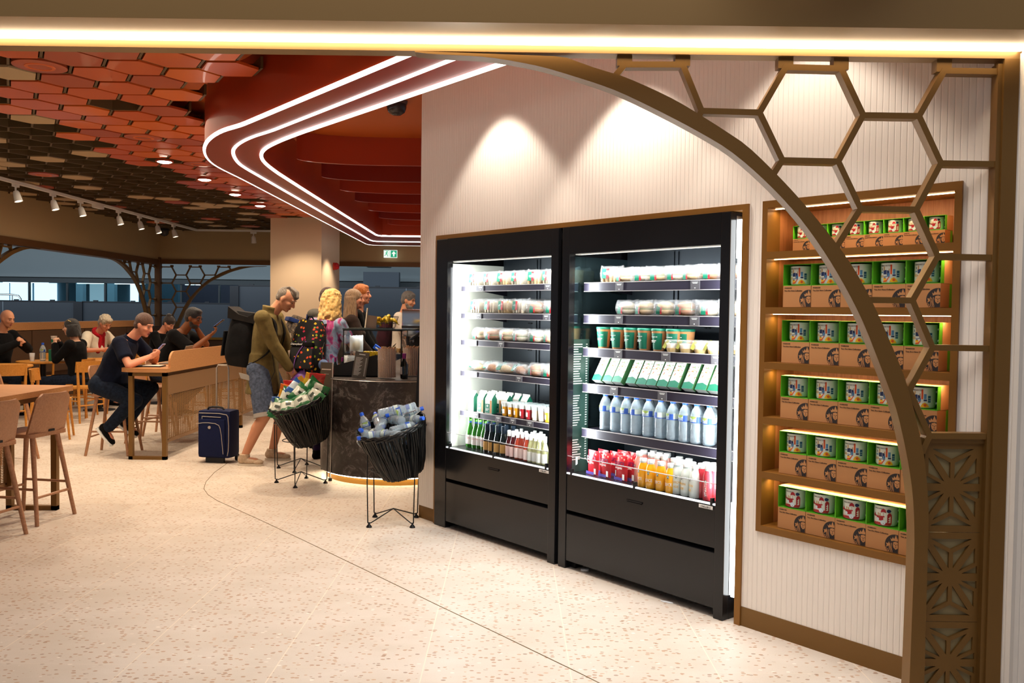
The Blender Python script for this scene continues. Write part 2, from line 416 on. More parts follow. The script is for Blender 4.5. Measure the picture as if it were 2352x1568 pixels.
for x, y in cells:
    for k in range(3):
        a0 = PI/3*k; a1 = PI/3*(k+1)
        p = Vector((x+rad*math.cos(a0), y+rad*math.sin(a0), HC+0.045)); q = Vector((x+rad*math.cos(a1), y+rad*math.sin(a1), HC+0.045))
        d = q-p; lat.box((p+q)/2, (d.length+0.012, 0.018, 0.085), Matrix.Rotation(math.atan2(d.y, d.x), 3, 'Z'))
    near = min(SPK, key=lambda s: (s.x-x)**2+(s.y-y)**2)
    if (near.x-x)**2+(near.y-y)**2 < 0.026: spk_cells.append((x, y)); continue
    if (dark.x-x)**2+(dark.y-y)**2 < 0.026: continue
    lim = -3.45-0.4*max(0, min(2.4, y-5.7)) + 0.75*(rr.random()-0.5)
    orange = x > lim
    cream = (not orange) and rr.random() < (0.22 if y < 12 else 0.14)
    if not orange and not cream:
        if rr.random() < 0.02: orange = True
        else: continue
    if orange and x < lim+0.5 and rr.random() < 0.18: continue
    tilt = Matrix.Rotation((rr.random()-0.5)*0.05, 3, 'X')
    hexp = [(x+(rad-0.022)*math.cos(PI/3*k), y+(rad-0.022)*math.sin(PI/3*k)) for k in range(6)]
    mi = 3 if cream else rr.choice((0, 0, 1, 1, 2)) if y < 10 else rr.choice((0, 1, 2, 2))
    zz = HC-0.004-rr.random()*0.006
    tiles.prism(hexp, zz, zz+0.02, mi=mi)
hexo = struct('ceiling_hexagon_grid', lat, mat('bronze_grid', '#5e4a2b', 0.5, 0.2))
tl = tiles.build('hexagon_panel', M_HEX); tl['kind'] = 'structure'; tl.name = 'ceiling_hexagon_panels'
struct('ceiling_void', MB().b2((XL, 3.6, 4.1), (-0.4, YB, 4.16)), mat('void_dark', '#2b241b', 0.9))
mb = MB(); rr = random.Random(5)
for k in range(5): mb.b2((-7.6+k*1.05, 4, 3.62+0.1*(k % 2)), (-7.3+k*1.05, 19, 3.85+0.1*(k % 2)))
for k in range(6): mb.cyl((-7.8, 6+2.2*k, 3.66), (-3.2, 6.6+2.2*k, 3.66), 0.05, n=10)
struct('ceiling_ducts', mb, mat('duct_cream', '#8d7a58', 0.6))
for n_, (x, y) in enumerate(spk_cells):
    t = thing('ceiling_speaker', 'x', 'speaker', (x, y, HC), group='round orange speakers in the hexagon ceiling')
    MB().lathe([(0.0, -0.004), (0.075, -0.004), (0.08, -0.012), (0.1, -0.012), (0.105, -0.004), (0.15, -0.006), (0.165, 0.0), (0.165, 0.02), (0, 0.02)], n=28).build('grille', M_HEX[0], t, smooth=30)
    MB().lathe([(0.165, -0.008), (0.18, -0.006), (0.18, 0.03), (0.165, 0.03)], n=28).build('rim', M_HEX[2], t, smooth=30)
    t['label'] = 'round orange ceiling speaker among the hexagon tiles, %s in nearness to the entrance' % ['first','second','third','fourth','fifth','sixth','seventh','eighth','ninth','tenth'][n_]
for n_, (px, py) in enumerate(((378, 372), (470, 413), (540, 447), (598, 473))):
    p = on_z(px, py, HC-0.030)
    t = thing('recessed_downlight', ['nearest', 'second nearest', 'third nearest', 'farthest'][n_] + ' lit round downlight in the orange hexagon ceiling beside the red ring', 'downlight', p, group='lit downlights beside the ring')
    MB().lathe([(0, -0.016), (0.05, -0.013), (0.08, -0.002), (0.08, 0.004), (0, 0.004)], n=24).build('lens', mat('lamp_glow', (1, 1, 1), emit=(1, 0.86, 0.66), es=25), t)
    MB().lathe([(0.081, 0), (0.10, 0), (0.10, 0.020), (0.081, 0.020)], n=24).build('bezel', mat('red_bezel', '#a8452a', 0.4), t)

# --- bulkheads and low walls of the two far openings
M_BULK = mat('taupe_paint', '#b59a70', 0.6)
struct('wall_left', MB().b2((XL-0.25, 3.575, 2.69), (XL, YB+0.2, HC+0.6)), M_BULK)
struct('wall_back', MB().b2((XL, YB, 2.70), (6, YB+0.2, HC+0.6)), M_BULK)
M_BRZ = mat('far_bronze', '#6e4a26', 0.45, 0.3)
struct('trim_4', MB().b2((XL-0.2, 3.575, 2.575), (XL+0.02, YB+0.1, 2.69)), M_BRZ)
struct('trim_5', MB().b2((XL, YB-0.03, 2.60), (6, YB+0.12, 2.70)), M_BRZ)
struct('trim_6', MB().b2((XL-0.08, YB-0.08, 0), (XL+0.04, YB+0.04, 2.74), bev=0.01), M_BRZ)
mb = MB(); mb.b2((XL-0.14, 8.0, 0), (XL-0.02, YB-0.6, 1.22), 1); mb.b2((XL-0.16, 8.0, 1.22), (XL+0.04, YB-0.6, 1.345), 0)
for y in range(6): mb.b2((XL-0.02, 9.0+1.75*y, 0.5), (XL+0.05, 9.0+1.75*y+1.72, 1.21), 1, bev=0.015)
struct('wall_low_left', mb, [M_OAK, mat('brown_upholstery', '#4e331b', 0.75)])
mb = MB(); mb.b2((XL+0.1, 18.8, 0), (-7.1, 18.95, 1.2)); mb.b2((-7.1, YB-0.1, 0), (5, YB+0.02, 0.92))
struct('wall_low_back', mb, mat('dark_leather', '#3a2414', 0.7))
struct('trim_7', MB().b2((-7.1, YB-0.14, 0.92), (5, YB+0.04, 0.97)), mat('olive_gold', '#7c6022', 0.5, 0.2))
# pillar
struct('wall_pillar', MB().b2((-4.56, 16.4, 0), (-3.60, 18.1, HC+0.3)), mat('pillar_paint', '#d3bda0', 0.6))

# --- fire alarm, exit sign, cameras, track
t = thing('fire_alarm_sounder', 'red round fire alarm sounder on the side of the pale pillar', 'alarm', (-3.6, 17.5, 2.49))
MB().cyl((0, 0, 0), (0.03, 0, 0), 0.075, n=20).build('base_plate', mat('alarm_white', '#c8452f', 0.5), t, smooth=30)
MB().lathe([(0.07, 0.03), (0.075, 0.06), (0.055, 0.1), (0.03, 0.115), (0, 0.12)], n=20, M=Matrix.Rotation(PI/2, 4, 'Y')).build('sounder', mat('alarm_red', '#b3121a', 0.4), t, smooth=30)
t = thing('exit_sign', 'green and white lit emergency exit sign with running figure and upward arrow', 'sign', on_y(897, 583, YB-0.08))
M_SGW = mat('sign_white', '#e8f5ee', emit=(0.9, 1, 0.95), es=0.9); M_SGG = mat('sign_green', '#0f9a66', emit=(0.02, 0.42, 0.22), es=0.8)
MB().b2((-0.15, -0.02, -0.085), (0.15, 0.02, 0.085), bev=0.006).build('panel', M_SGW, t); MB().b2((-0.14, 0.02, -0.03), (0.14, 0.079, 0.08)).build('wall_bracket', M_WHITE, t)
MB().b2((0.005, -0.024, -0.075), (0.142, -0.02, 0.075)).build('arrow_field', M_SGG, t)
mb = MB(); mb.prism([(0.06, -0.055), (0.09, -0.055), (0.09, 0.0), (0.125, 0.0), (0.075, 0.06), (0.025, 0.0), (0.06, 0.0)], 0.024, 0.027, lambda u, v, h: Vector((u, -h, v))); mb.build('arrow', M_SGW, t)
mb = MB(); mb.cyl((-0.075, -0.021, 0.05), (-0.075, -0.024, 0.05), 0.014, n=12)
for a, b, r in (((-0.08, 0.035), (-0.09, 0.0), 0.012), ((-0.09, 0.0), (-0.06, -0.025), 0.008), ((-0.06, -0.025), (-0.065, -0.06), 0.007), ((-0.09, 0), (-0.11, -0.03), 0.008), ((-0.11, -0.03), (-0.135, -0.035), 0.007), ((-0.08, 0.03), (-0.05, 0.01), 0.006), ((-0.085, 0.03), (-0.115, 0.015), 0.006)):
    mb.cyl((a[0], -0.024, a[1]), (b[0], -0.024, b[1]), r*0.9, n=8)
mb.b2((-0.03, -0.0245, -0.07), (-0.022, -0.02, 0.07)); mb.b2((-0.14, -0.0245, 0.066), (-0.03, -0.02, 0.074)); mb.build('running_figure', M_SGG, t)
t = thing('security_camera', 'dark dome security camera hanging inside the orange ceiling recess', 'camera', on_z(911, 232, 3.5), rot=(0, 0, 0))
MB().lathe([(0, -0.13), (0.04, -0.125), (0.075, -0.1), (0.09, -0.06), (0.09, -0.03)], n=20).build('dome', mat('smoked', '#3a3638', 0.15), t, smooth=50)
MB().lathe([(0.095, -0.03), (0.1, 0.0), (0.0, 0.0)], n=20).build('housing', mat('cam_grey', '#6a5048', 0.5), t, smooth=40)
t = thing('security_camera', 'small dark dome camera under the ceiling near the bend of the spotlight track', 'camera', on_z(377, 526, HC))
MB().lathe([(0, -0.16), (0.06, -0.14), (0.1, -0.09), (0.1, -0.03)], n=16).build('dome', mat('smoked', '#3a3638', 0.15), t, smooth=50)
MB().lathe([(0.11, -0.03), (0.11, 0), (0, 0)], n=16).build('housing', M_BLACKM, t, smooth=40)
t = thing('lighting_track', 'white ceiling track carrying spotlights along the left and back of the seating area', 'track', (-6.75, 9.0, HC-0.05))
MB().b2((-0.025, 0, -0.02), (0.025, 9.65, 0.02)).build('rail', M_WHITE, t); MB().b2((-0.025, 9.62, -0.02), (3.0, 9.67, 0.02)).build('rail', M_WHITE, t)
MB().b2((-0.03, 5.05, -0.07), (0.03, 5.35, -0.02)).build('driver_box', M_WHITE, t)
for k in range(12): pass
proto = None
TSP = [(37, 'first'), (122, 'second'), (185, 'third'), (272, 'fourth'), (320, 'fifth'), (360, 'sixth'), (398, 'seventh')]
def track_spot(loc, rz, lab):
    global proto
    if proto is None:
        t = thing('track_spotlight', lab, 'spotlight', loc, rz, 'white spotlights on the ceiling track')
        MB().b2((-0.02, -0.06, -0.02), (0.02, 0.06, 0.02)).build('adaptor', M_WHITE, t)
        MB().cyl((0, 0, -0.02), (0, 0.0, -0.075), 0.012, n=10).build('stem', M_WHITE, t)
        Mx = Matrix.Translation((0, 0, -0.07)) @ Matrix.Rotation(math.radians(-16), 4, 'Y')
        MB().lathe([(0, 0.0), (0.03, -0.005), (0.042, -0.03), (0.052, -0.14), (0.055, -0.15), (0.05, -0.15), (0.046, -0.135), (0, -0.13)], n=18).build('housing', M_WHITE, t, smooth=40, M=Mx)
        MB().lathe([(0, -0.132), (0.044, -0.134), (0.044, -0.136), (0, -0.136)], n=18).build('lens', mat('spot_glow', (1, 1, 1), emit=(1, 0.85, 0.66), es=6), t, M=Mx)
        proto = t; return t
    return dup(proto, loc, rz, lab)
for px, nm in TSP: track_spot((-6.75, 2000*6.75/(1176-px), HC-0.092), 0.0, nm + ' white track spotlight counted from the left edge along the left wall')
track_spot((-5.54, 18.62, HC-0.092), PI/2, 'lone white track spotlight on the far rail just left of the pillar')
# ================================================================== PORTAL SCREEN (arch, honeycomb, starburst panels)
def yp(pts, Y=3.5): return [(lambda p: (p.x, p.z))(on_y(x, y, Y)) for x, y in pts]
low = [(952.7, 119.5), (1002, 124.6), (1104, 129.7), (1172, 139), (1240, 152.5), (1308, 172), (1410, 206), (1512, 254), (1600, 300), (1676.5, 346), (1753, 411), (1829.5, 491), (1891, 575), (1944, 663), (1982.6, 740), (2013, 816), (2037, 878), (2062, 950), (2084.6, 1054), (2096, 1131), (2100, 1203), (2100, 1266), (2093.6, 1447), (2089, 1568)]
upp = [(1294.6, 129.7), (1376, 159), (1434, 176), (1546, 227), (1631, 278), (1665, 300), (1715, 334), (1776, 392), (1837, 457), (1898, 529.5), (1952, 602), (2002, 690), (2040, 774), (2075.5, 860), (2096, 928), (2116, 1013.6), (2125, 1063), (2132, 1149), (2133, 1203), (2130, 1312), (2123, 1568)]
def dens(P, n=3):
    out = []
    for i in range(len(P)-1):
        p0 = P[max(i-1, 0)]; p1 = P[i]; p2 = P[i+1]; p3 = P[min(i+2, len(P)-1)]
        for k in range(n):
            t = k/n; out.append(tuple(0.5*((2*b)+(-a+c)*t+(2*a-5*b+4*c-d)*t*t+(-a+3*b-3*c+d)*t**3) for a, b, c, d in zip(p0, p1, p2, p3)))
    out.append(P[-1]); return out
L2 = dens(yp(low)); U2 = dens(yp(upp))
XP = 1.946                                            # inner face of the post; local u = XP - X (towards the left)
def loc(P): return [(XP-x, z) for x, z in P]
L2 = loc(L2); U2 = loc(U2)
L2 = L2 + [(L2[-1][0]+0.004, 0.0)]; U2 = U2 + [(U2[-1][0]+0.004, 0.0)]
fY = lambda u, v, h: Vector((-u, h, v))
ZT = 2.637
def make_screen(label, hexes=True):
    t = thing('portal_screen', label, 'screen', (XP, 3.5, 0), group='gold arched honeycomb screens')
    # arch: front face band between lower curve and upper curve
    mb = MB()
    top = [(L2[0][0], ZT), (U2[0][0], ZT)]
    nL, nU = len(L2), len(U2)
    A = [Vector((u, v, 0)) for u, v in L2]; B = [Vector((u, v, 0)) for u, v in [(L2[0][0], ZT)] + U2]
    A = resample(A, 72); B = resample(B, 72)
    # parameterise both by angle-ish length: split at tip
    F = [Vector((-p.x, 0, p.y)) for p in A]; G = [Vector((-p.x, 0, min(p.y, ZT))) for p in B]
    D = Vector((0, 0.072, 0))
    mb.rings([F, G], 0, False, False); mb.rings([G, [g+D for g in G]], 0, False, False)
    mb.rings([[g+D for g in G], [f+D for f in F]], 0, False, False); mb.rings([[f+D for f in F], F], 0, False, False)
    mb.build('arch', M_GOLD2, t, smooth=35)
    # honeycomb lattice: nodes read on the photograph, u/z on the screen plane
    N = {}
    def nd(k, x, y): p = on_y(x, y, 3.53); N[k] = (XP-p.x, p.z)
    for k, x, y in (('a0', 1421, 161), ('a1', 1567, 150), ('b0', 1610, 256), ('b1', 1743, 260), ('c0', 1803, 156), ('c1', 1930, 159), ('d0', 1795, 369), ('d1', 1923, 372), ('e0', 1980, 266), ('e1', 2108, 268),
                    ('f0', 2166, 164), ('f1', 2290, 166), ('g0', 2158, 376), ('g1', 2284, 378), ('h0', 1974, 480), ('h1', 2102, 482), ('i0', 2151, 589), ('i1', 2278, 592), ('j1', 2093, 690), ('j0', 1968, 688),
                    ('k0', 2139, 798), ('k1', 2268, 800), ('l1', 2086, 895), ('m0', 2132, 1000), ('m1', 2262, 1001), ('a2', 1404, 186), ('b2', 1597, 281), ('d2', 1768, 412), ('h2', 1905, 590), ('l2', 2078, 870), ('m2', 2116, 1035), ('a3', 1434, 150)):
        nd(k, x, y)
    E = ['a3a1', 'a3a2', 'a1b0', 'b0b1', 'b0b2', 'b1c0', 'c0c1', 'c1e0', 'e0e1', 'e1f0', 'f0f1', 'b1d0', 'd0d1', 'd0d2', 'd1e0', 'e1g0', 'g0g1', 'd1h0', 'h0h1', 'h1g0', 'h0h2', 'h1i0', 'i0i1', 'i0j1', 'j0j1', 'j1k0', 'k0k1', 'k0l1', 'l1m0', 'm0m1', 'm0m2']
    mb = MB()
    for e in E:
        (u0, v0), (u1, v1) = N[e[:2]], N[e[2:]]
        d = Vector((-(u1-u0), 0, v1-v0)); c = Vector((-(u0+u1)/2, 0.042, (v0+v1)/2))
        mb.box(c, (d.length+0.016, 0.05, 0.024), Matrix.Rotation(-math.atan2(d.z, d.x), 3, 'Y'))
    mb.build('honeycomb_lattice', M_GOLD2, t)
    for k in ('f1', 'g1', 'i1', 'k1', 'm1'):
        u, v = N[k]; MB().prism([(0, v-0.035), (0.012, v-0.006), (0.012, v+0.006), (0, v+0.035)], 0.02, 0.065, fY).build('fixing_bracket', M_GOLD2, t)
    for k in ('a3', 'a1', 'c0', 'c1', 'f0'): u, v = N[k]; MB().b2((-u-0.03, 0.02, v-0.004), (-u+0.03, 0.065, 2.637)).build('fixing_bracket', M_GOLD2, t)
    return t, N
scr, NN = make_screen('big gold arch with honeycomb lattice framing the right of the entrance')
# starburst panels (cut-out plate over a back plate)
M_PAN = mat('panel_back', '#8a7a55', 0.55, 0.1)
def star_panel(t, z0, z1, ua, ub):
    """asanoha cut-outs between u=ua (arch side, larger) and u=ub (post side)"""
    MB().b2((-ua, 0.052, z0), (-ub, 0.062, z1)).build('back_plate', M_PAN, t)
    mb = MB(); cx = -(ua-0.035+ub)/2-0.012; cz = (z0+z1)/2; w_ = 0.118; h_ = (z1-z0)/2-0.018
    def bar(x0, y0, x1, y1, wd=0.017):
        d = Vector((x1-x0, 0, y1-y0)); mb.box(Vector(((x0+x1)/2, 0.046, (y0+y1)/2)), (d.length, 0.010, wd), Matrix.Rotation(-math.atan2(d.z, d.x), 3, 'Y'))
    xa, xb = -ua, -ub
    for z in (z0+0.008, z1-0.008): bar(xa, z, xb, z, 0.026)
    bar(xb-0.006, z0, xb-0.006, z1, 0.016); bar(xa+0.006, z0, xa+0.006, z1, 0.012)
    for sx in (-1, 1):
        for sz in (-1, 1):
            bar(cx, cz, cx+sx*w_*0.92, cz+sz*h_, 0.026)                      # to the corners
            bar(cx, cz, cx+sx*w_*0.90, cz+sz*h_*0.34, 0.014); 
            bar(cx+sx*w_*0.90, cz+sz*h_*0.34, cx+sx*w_*0.90, cz+sz*h_, 0.016)
            bar(cx+sx*w_*0.90, cz+sz*h_*0.34, cx+sx*w_*1.15, cz+sz*h_*0.22, 0.012)
        bar(cx, cz, cx+sx*w_*1.15, cz, 0.030)
        bar(cx, cz, cx, cz+sx*h_*0.66, 0.017)
        for q in (-1, 1): bar(cx, cz+sx*h_*0.66, cx+q*w_*0.92, cz+sx*h_, 0.016)
    mb.cyl((cx, 0.041, cz), (cx, 0.051, cz), 0.034, n=16)
    mb.build('starburst_cutout', M_GOLD2, t)
zt = NN['m0'][1]-0.022
def u_up(z):                                          # outer edge of the arch at height z
    c = min(U2, key=lambda p: abs(p[1]-z) + (0 if p[1] < 2 else 9)); return c[0]
hh = on_y(2193, 1014, 3.545).z-on_y(2188, 1217, 3.545).z
for k in range(3):
    z1 = zt-0.012-k*(hh+0.006); z0 = z1-hh+0.006
    star_panel(scr, max(z0, 0.02), z1, u_up((z0+z1)/2)+0.018, 0.012)
z1 = zt-0.012-3*(hh+0.006)
MB().b2((-u_up(0.3)-0.01, 0.04, 0), (-0.012, 0.06, max(0.05, z1))).build('kick_plate', M_GOLD2, scr)
MB().b2((-u_up(zt)-0.012, 0.03, zt-0.008), (-0.0, 0.066, zt+0.012)).build('top_rail', M_GOLD2, scr)
for k in range(6): MB().cyl((-0.004, 0.028, 0.32+k*0.4), (-0.004, 0.022, 0.32+k*0.4), 0.006, n=8).build('rivet', M_GOLD, scr)
far = lambda l, rz, lab, sx=1: dup(scr, l, rz, lab, scale=(sx, 1, 2.575/2.637))
s1 = far((XL+0.04, YB-0.02, 0), 0, 'far bronze arch with honeycomb lattice right of the corner post', -1)
s2 = far((XL-0.02, YB-0.10, 0), PI/2, 'far bronze arch with honeycomb lattice left of the corner post', 1)
s3 = far((XL-0.02, 12.3, 0), PI/2, 'bronze arch with honeycomb lattice cut by the left edge of the photo', -1)
# ================================================================== CHILLERS
WINV = WM.inverted()
def ws(x, y, v):                                      # pixel -> (s, z) on the wall-parallel plane v
    d = ray(x, y); o0 = WINV @ Vector((0, 0, CAMH)); dd = WINV.to_3x3() @ d
    t = (v-o0.y)/dd.y; p = o0+dd*t; return p.x, p.z
M_RAIL = mat('shelf_rail', '#26232f', 0.35)
M_RAILT = mat('rail_edge', '#a9a4a0', 0.4)
M_INW = mat('liner_white', '#e9ecdf', 0.4)
M_STD = mat('dark_steel', '#30363c', 0.4, 0.6)
M_MIRR = mat('mirror_side', '#53686a', 0.08, 0.9)
M_TICK = mat('ticket_grey', '#4e4c50', 0.5); M_TXT = mat('pale_print', '#d8dcd6', 0.5)
M_MENU = mat('menu_green', '#2e4a42', 0.35); M_DK = mat('slot_black', (0.004, 0.004, 0.004), 0.8)
def make_chiller(label, s0, s1, sl, sr, zs, lip, mirror, tickets, glass_side):
    t = thing('display_chiller', label, 'chiller', WM @ Vector((s0, 0, 0)), WANG, 'tall black open display chillers')
    X = lambda s: s-s0
    oL, oR = X(sl), X(sr); w = X(s1)
    mb = MB(); F = -0.03                               # carcass
    mb.b2((0.003, F, 0.0), (oL, F+0.05, 2.139), bev=0.004); mb.b2((oR, F, 0.0), (w, F+0.05, 2.139), bev=0.004)
    mb.b2((oL, F, 1.972), (oR, F+0.05, 2.139)); mb.b2((0.003, F+0.05, 2.02), (w, 0.68, 2.139))
    mb.b2((0.003, 0.62, 0.0), (w, 0.68, 2.05)); mb.b2((0.02, F+0.06, 0.05), (w-0.02, 0.62, 0.36)); mb.b2((oL-0.02, 0.53, 0.55), (oR+0.04, 0.62, 2.02))
    if not glass_side: mb.b2((w-0.025, F+0.05, 0), (w, 0.62, 2.05))
    mb.b2((0.003, F+0.05, 0), (0.02, 0.62, 2.05)); mb.b2((w-0.03, F+0.05, 0.0), (w, 0.62, 0.60)); mb.b2((w-0.03, F+0.05, 1.94), (w, 0.62, 2.1))
    for a in (0.06, w-0.1): mb.b2((a, F+0.05, 0), (a+0.05, F+0.12, 0.05))
    mb.build('carcass', M_BLACK, t)
    MB().b2((oL+0.002, F+0.004, 0.372), (oR-0.002, 0.02, 0.60), bev=0.003).build('upper_panel', M_BLACK, t)
    MB().b2((oL+0.002, F+0.004, 0.052), (oR-0.002, 0.02, 0.348), bev=0.003).build('lower_panel', M_BLACK, t)
    m = (oL+oR)/2
    MB().b2((m-0.06, F-0.002, 0.518), (m+0.06, F+0.006, 0.526)).b2((m-0.055, F-0.003, 0.512), (m+0.055, F+0.004, 0.515)).build('badge', mat('badge_black', (0.02, 0.02, 0.022), 0.2, 0.6), t)
    # inside: left side, back, roof, deck
    MB().b2((oL-0.03, F+0.05, 0.6), (oL-0.018, 0.53, 1.96)).build('side_liner', M_MIRR if mirror else M_INW, t)
    mb = MB(); mb.b2((oL-0.02, 0.52, 0.6), (oR+0.03, 0.53, 2.02), 0)
    for q in range(int((oR-oL)/0.045)):
        for z in (1.90, 1.62, 1.44, 1.22, 0.95): mb.b2((oL+0.04+q*0.045, 0.516, z), (oL+0.065+q*0.045, 0.522, z+0.008), 1)
    for q in (0.25, 0.55, 0.85):
        x = oL+(oR-oL)*q
        for z in (1.86, 1.83, 1.55, 1.52, 1.35, 1.32, 1.15, 1.12): mb.b2((x, 0.516, z), (x+0.016, 0.522, z+0.01), 1); mb.b2((x+0.03, 0.516, z), (x+0.046, 0.522, z+0.01), 1)
    for x in (oL+(oR-oL)*0.33, oL+(oR-oL)*0.36): mb.b2((x, 0.512, 0.6), (x+0.006, 0.522, 2.0), 0)
    mb.build('back_panel', [M_STD, M_DK], t)
    MB().b2((oL, F+0.052, 1.968), (oR, F+0.085, 1.978)).build('canopy_light', mat('canopy_glow', '#cfcabb', 0.4, emit=(1, 0.95, 0.85), es=0.55), t)
    MB().b2((oL-0.02, F+0.05, 0.585), (oR+0.03, 0.53, 0.60)).build('deck', M_BLACK, t)
    mb = MB(); mb.b2((oL-0.02, -0.02, 0.602), (oR-0.005, -0.016, 0.712)); mb.build('acrylic_guard', M_ACRYL, t)
    mb = MB(); mb.b2((oL-0.02, -0.021, 0.709), (oR-0.005, -0.015, 0.713)); mb.build('guard_edge', mat('edge_shine', '#c9cdd0', 0.2), t)
    MB().b2((oL, -0.028, 0.598), (oR, -0.012, 0.607)).build('deck_light', mat('deck_led', '#dfe4ea', 0.3, emit=(0.9, 0.95, 1), es=0.7), t)
    for q in (0.04, 0.5, 0.98):
        x = oL+(oR-oL)*q-0.01; MB().b2((x, -0.032, 0.592), (x+0.014, -0.008, 0.635), bev=0.003).build('guard_clip', M_BLACKM, t)
    sh0 = oL+0.008; sh1 = oR+0.02
    for k, z in enumerate(zs):
        mb = MB(); mb.b2((sh0, 0.105, z-0.018), (sh1, 0.515, z-0.006), 0)
        mb.b2((sh0, 0.093, z-lip), (sh1, 0.105, z), 0); mb.b2((sh0, 0.0915, z-0.0035), (sh1, 0.096, z+0.0005), 1); mb.b2((sh0, 0.0915, z-lip-0.002), (sh1, 0.096, z-lip+0.0015), 1)
        for x in (sh0+0.02, sh1-0.04): mb.prism([(0.12, z-0.018), (0.515, z-0.018), (0.515, z-0.07)], x, x+0.004, lambda u, v, h: Vector((h, u, v)), 0)
        o = mb.build('shelf', [M_RAIL, M_RAILT], t)
        for x in tickets[k]:
            mb = MB(); mb.b2((X(x)-0.032, 0.088, z-lip+0.003), (X(x)+0.032, 0.092, z-0.004), 0)
            for j in range(2): mb.b2((X(x)-0.02+0.004*j, 0.0872, z-0.014-0.006*j), (X(x)+0.02-0.004*j, 0.0882, z-0.0115-0.006*j), 1)
            mb.b2((X(x)-0.004, 0.0872, z-lip+0.008), (X(x)+0.004, 0.0882, z-lip+0.012), 1)
            mb.build('price_ticket', [M_TICK, M_TXT], o)
    return t, X
tickL = [(0.42, 1.14), (0.4, 1.13), (0.35, 0.66, 1.2), (0.36, 0.86), (0.38, 0.64, 0.8, 0.98, 1.2)]
tickR = [(1.78, 2.35), (1.78, 2.35), (1.78, 2.15, 2.5), (1.75, 2.13), ()]
ZL = (1.797, 1.597, 1.400, 1.170, 0.873); ZRr = (1.797, 1.597, 1.389, 1.163, 0.879)
FL, XLf = make_chiller('left tall black chiller with white lit interior and five food shelves', 0.032, 1.368, 0.176, 1.300, ZL, 0.042, False, tickL, False)
FR, XRf = make_chiller('right tall black chiller with water bottles, juices and a menu on its side', 1.400, 2.664, 1.468, 2.604, ZRr, 0.055, True, tickR, True)
mb = MB().b2((1.369, 0.0, 0), (1.399, 0.5, 2.135)); o = mb.build('filler_strip', M_BLACKM); o.matrix_world = WM; tag(o, 'narrow black filler strip between the two chillers', 'panel')
# chiller number labels
for t, X, s, n_ in ((FL, XLf, 1.262, 'CHILLER 1'), (FR, XRf, 2.545, 'CHILLER 2')):
    pl = MB().b2((X(s)-0.045, -0.034, 0.574), (X(s)+0.045, -0.031, 0.592)).build('number_plate', mat('plate_white', '#e6e2dc', 0.5), t)
    text_mesh(n_, 0.014, M_BLACKM, pl, (X(s), -0.0345, 0.578))
# lit vertical tubes: inside left of left chiller, outside right of right chiller
MB().cyl((XLf(0.188), 0.025, 0.64), (XLf(0.188), 0.025, 1.93), 0.012, n=12).build('light_tube', M_LEDF, FL, smooth=40)
MB().cyl((XRf(2.688), 0.035, 0.125), (XRf(2.688), 0.035, 2.10), 0.019, n=16).build('light_tube', M_LEDF, FR, smooth=40)
w = XRf(2.664)
mb = MB(); mb.b2((w-0.004, 0.02, 0.60), (w, 0.10, 1.94)); mb.b2((w-0.004, 0.02, 0.10), (w, 0.62, 0.60)); mb.build('side_glass', M_GLASS, FR)
mb = MB(); mb.b2((w-0.001, 0.02, 1.9), (w+0.002, 0.62, 2.12)); mb.b2((w-0.001, 0.02, 0.13), (w+0.002, 0.62, 0.62)); mb.build('side_reflector', M_STEEL, FR)
# menu board on the side wall of the right chiller
mb = MB(); x = XRf(1.468)-0.012
mb.b2((x, 0.0, 0.60), (x+0.003, 0.165, 1.44), 0)
rr = random.Random(2)
for z0, n in ((1.405, 17), (1.08, 13), (0.80, 9)):
    for q in range(n):
        z = z0-q*0.0155; mb.b2((x+0.003, 0.015, z), (x+0.0036, 0.015+0.05+0.04*rr.random(), z+0.006), 1); mb.b2((x+0.003, 0.135, z), (x+0.0036, 0.15, z+0.006), 1)
mb.build('menu_board', [M_MENU, M_TXT], FR)
# lamps of the chillers (their light tubes)
for s0, s1, e in ((0.176, 1.30, 1.0), (1.468, 2.604, 1.0)):
    for s, a in ((s0+0.03, 1), (s1-0.02, -1)):
        o = lamp('AREA', 'chiller_tube_light', W(s, 0.03, 1.28), 12*e, (0.93, 0.98, 1.0), W(s+a*0.45, 0.32, 1.28), shape='RECTANGLE', size=0.04, size_y=1.25)
    lamp('AREA', 'chiller_canopy_light', W((s0+s1)/2, 0.05, 1.955), 7*e, (0.93, 0.98, 1.0), W((s0+s1)/2, 0.28, 1.4), shape='RECTANGLE', size=1.05, size_y=0.04)
    for z in ZL[:5]: lamp('AREA', 'shelf_light', W((s0+s1)/2, 0.12, z-0.06), 1.3*e, (0.93, 0.98, 1.0), W((s0+s1)/2, 0.22, z-0.4), shape='RECTANGLE', size=1.05, size_y=0.02)

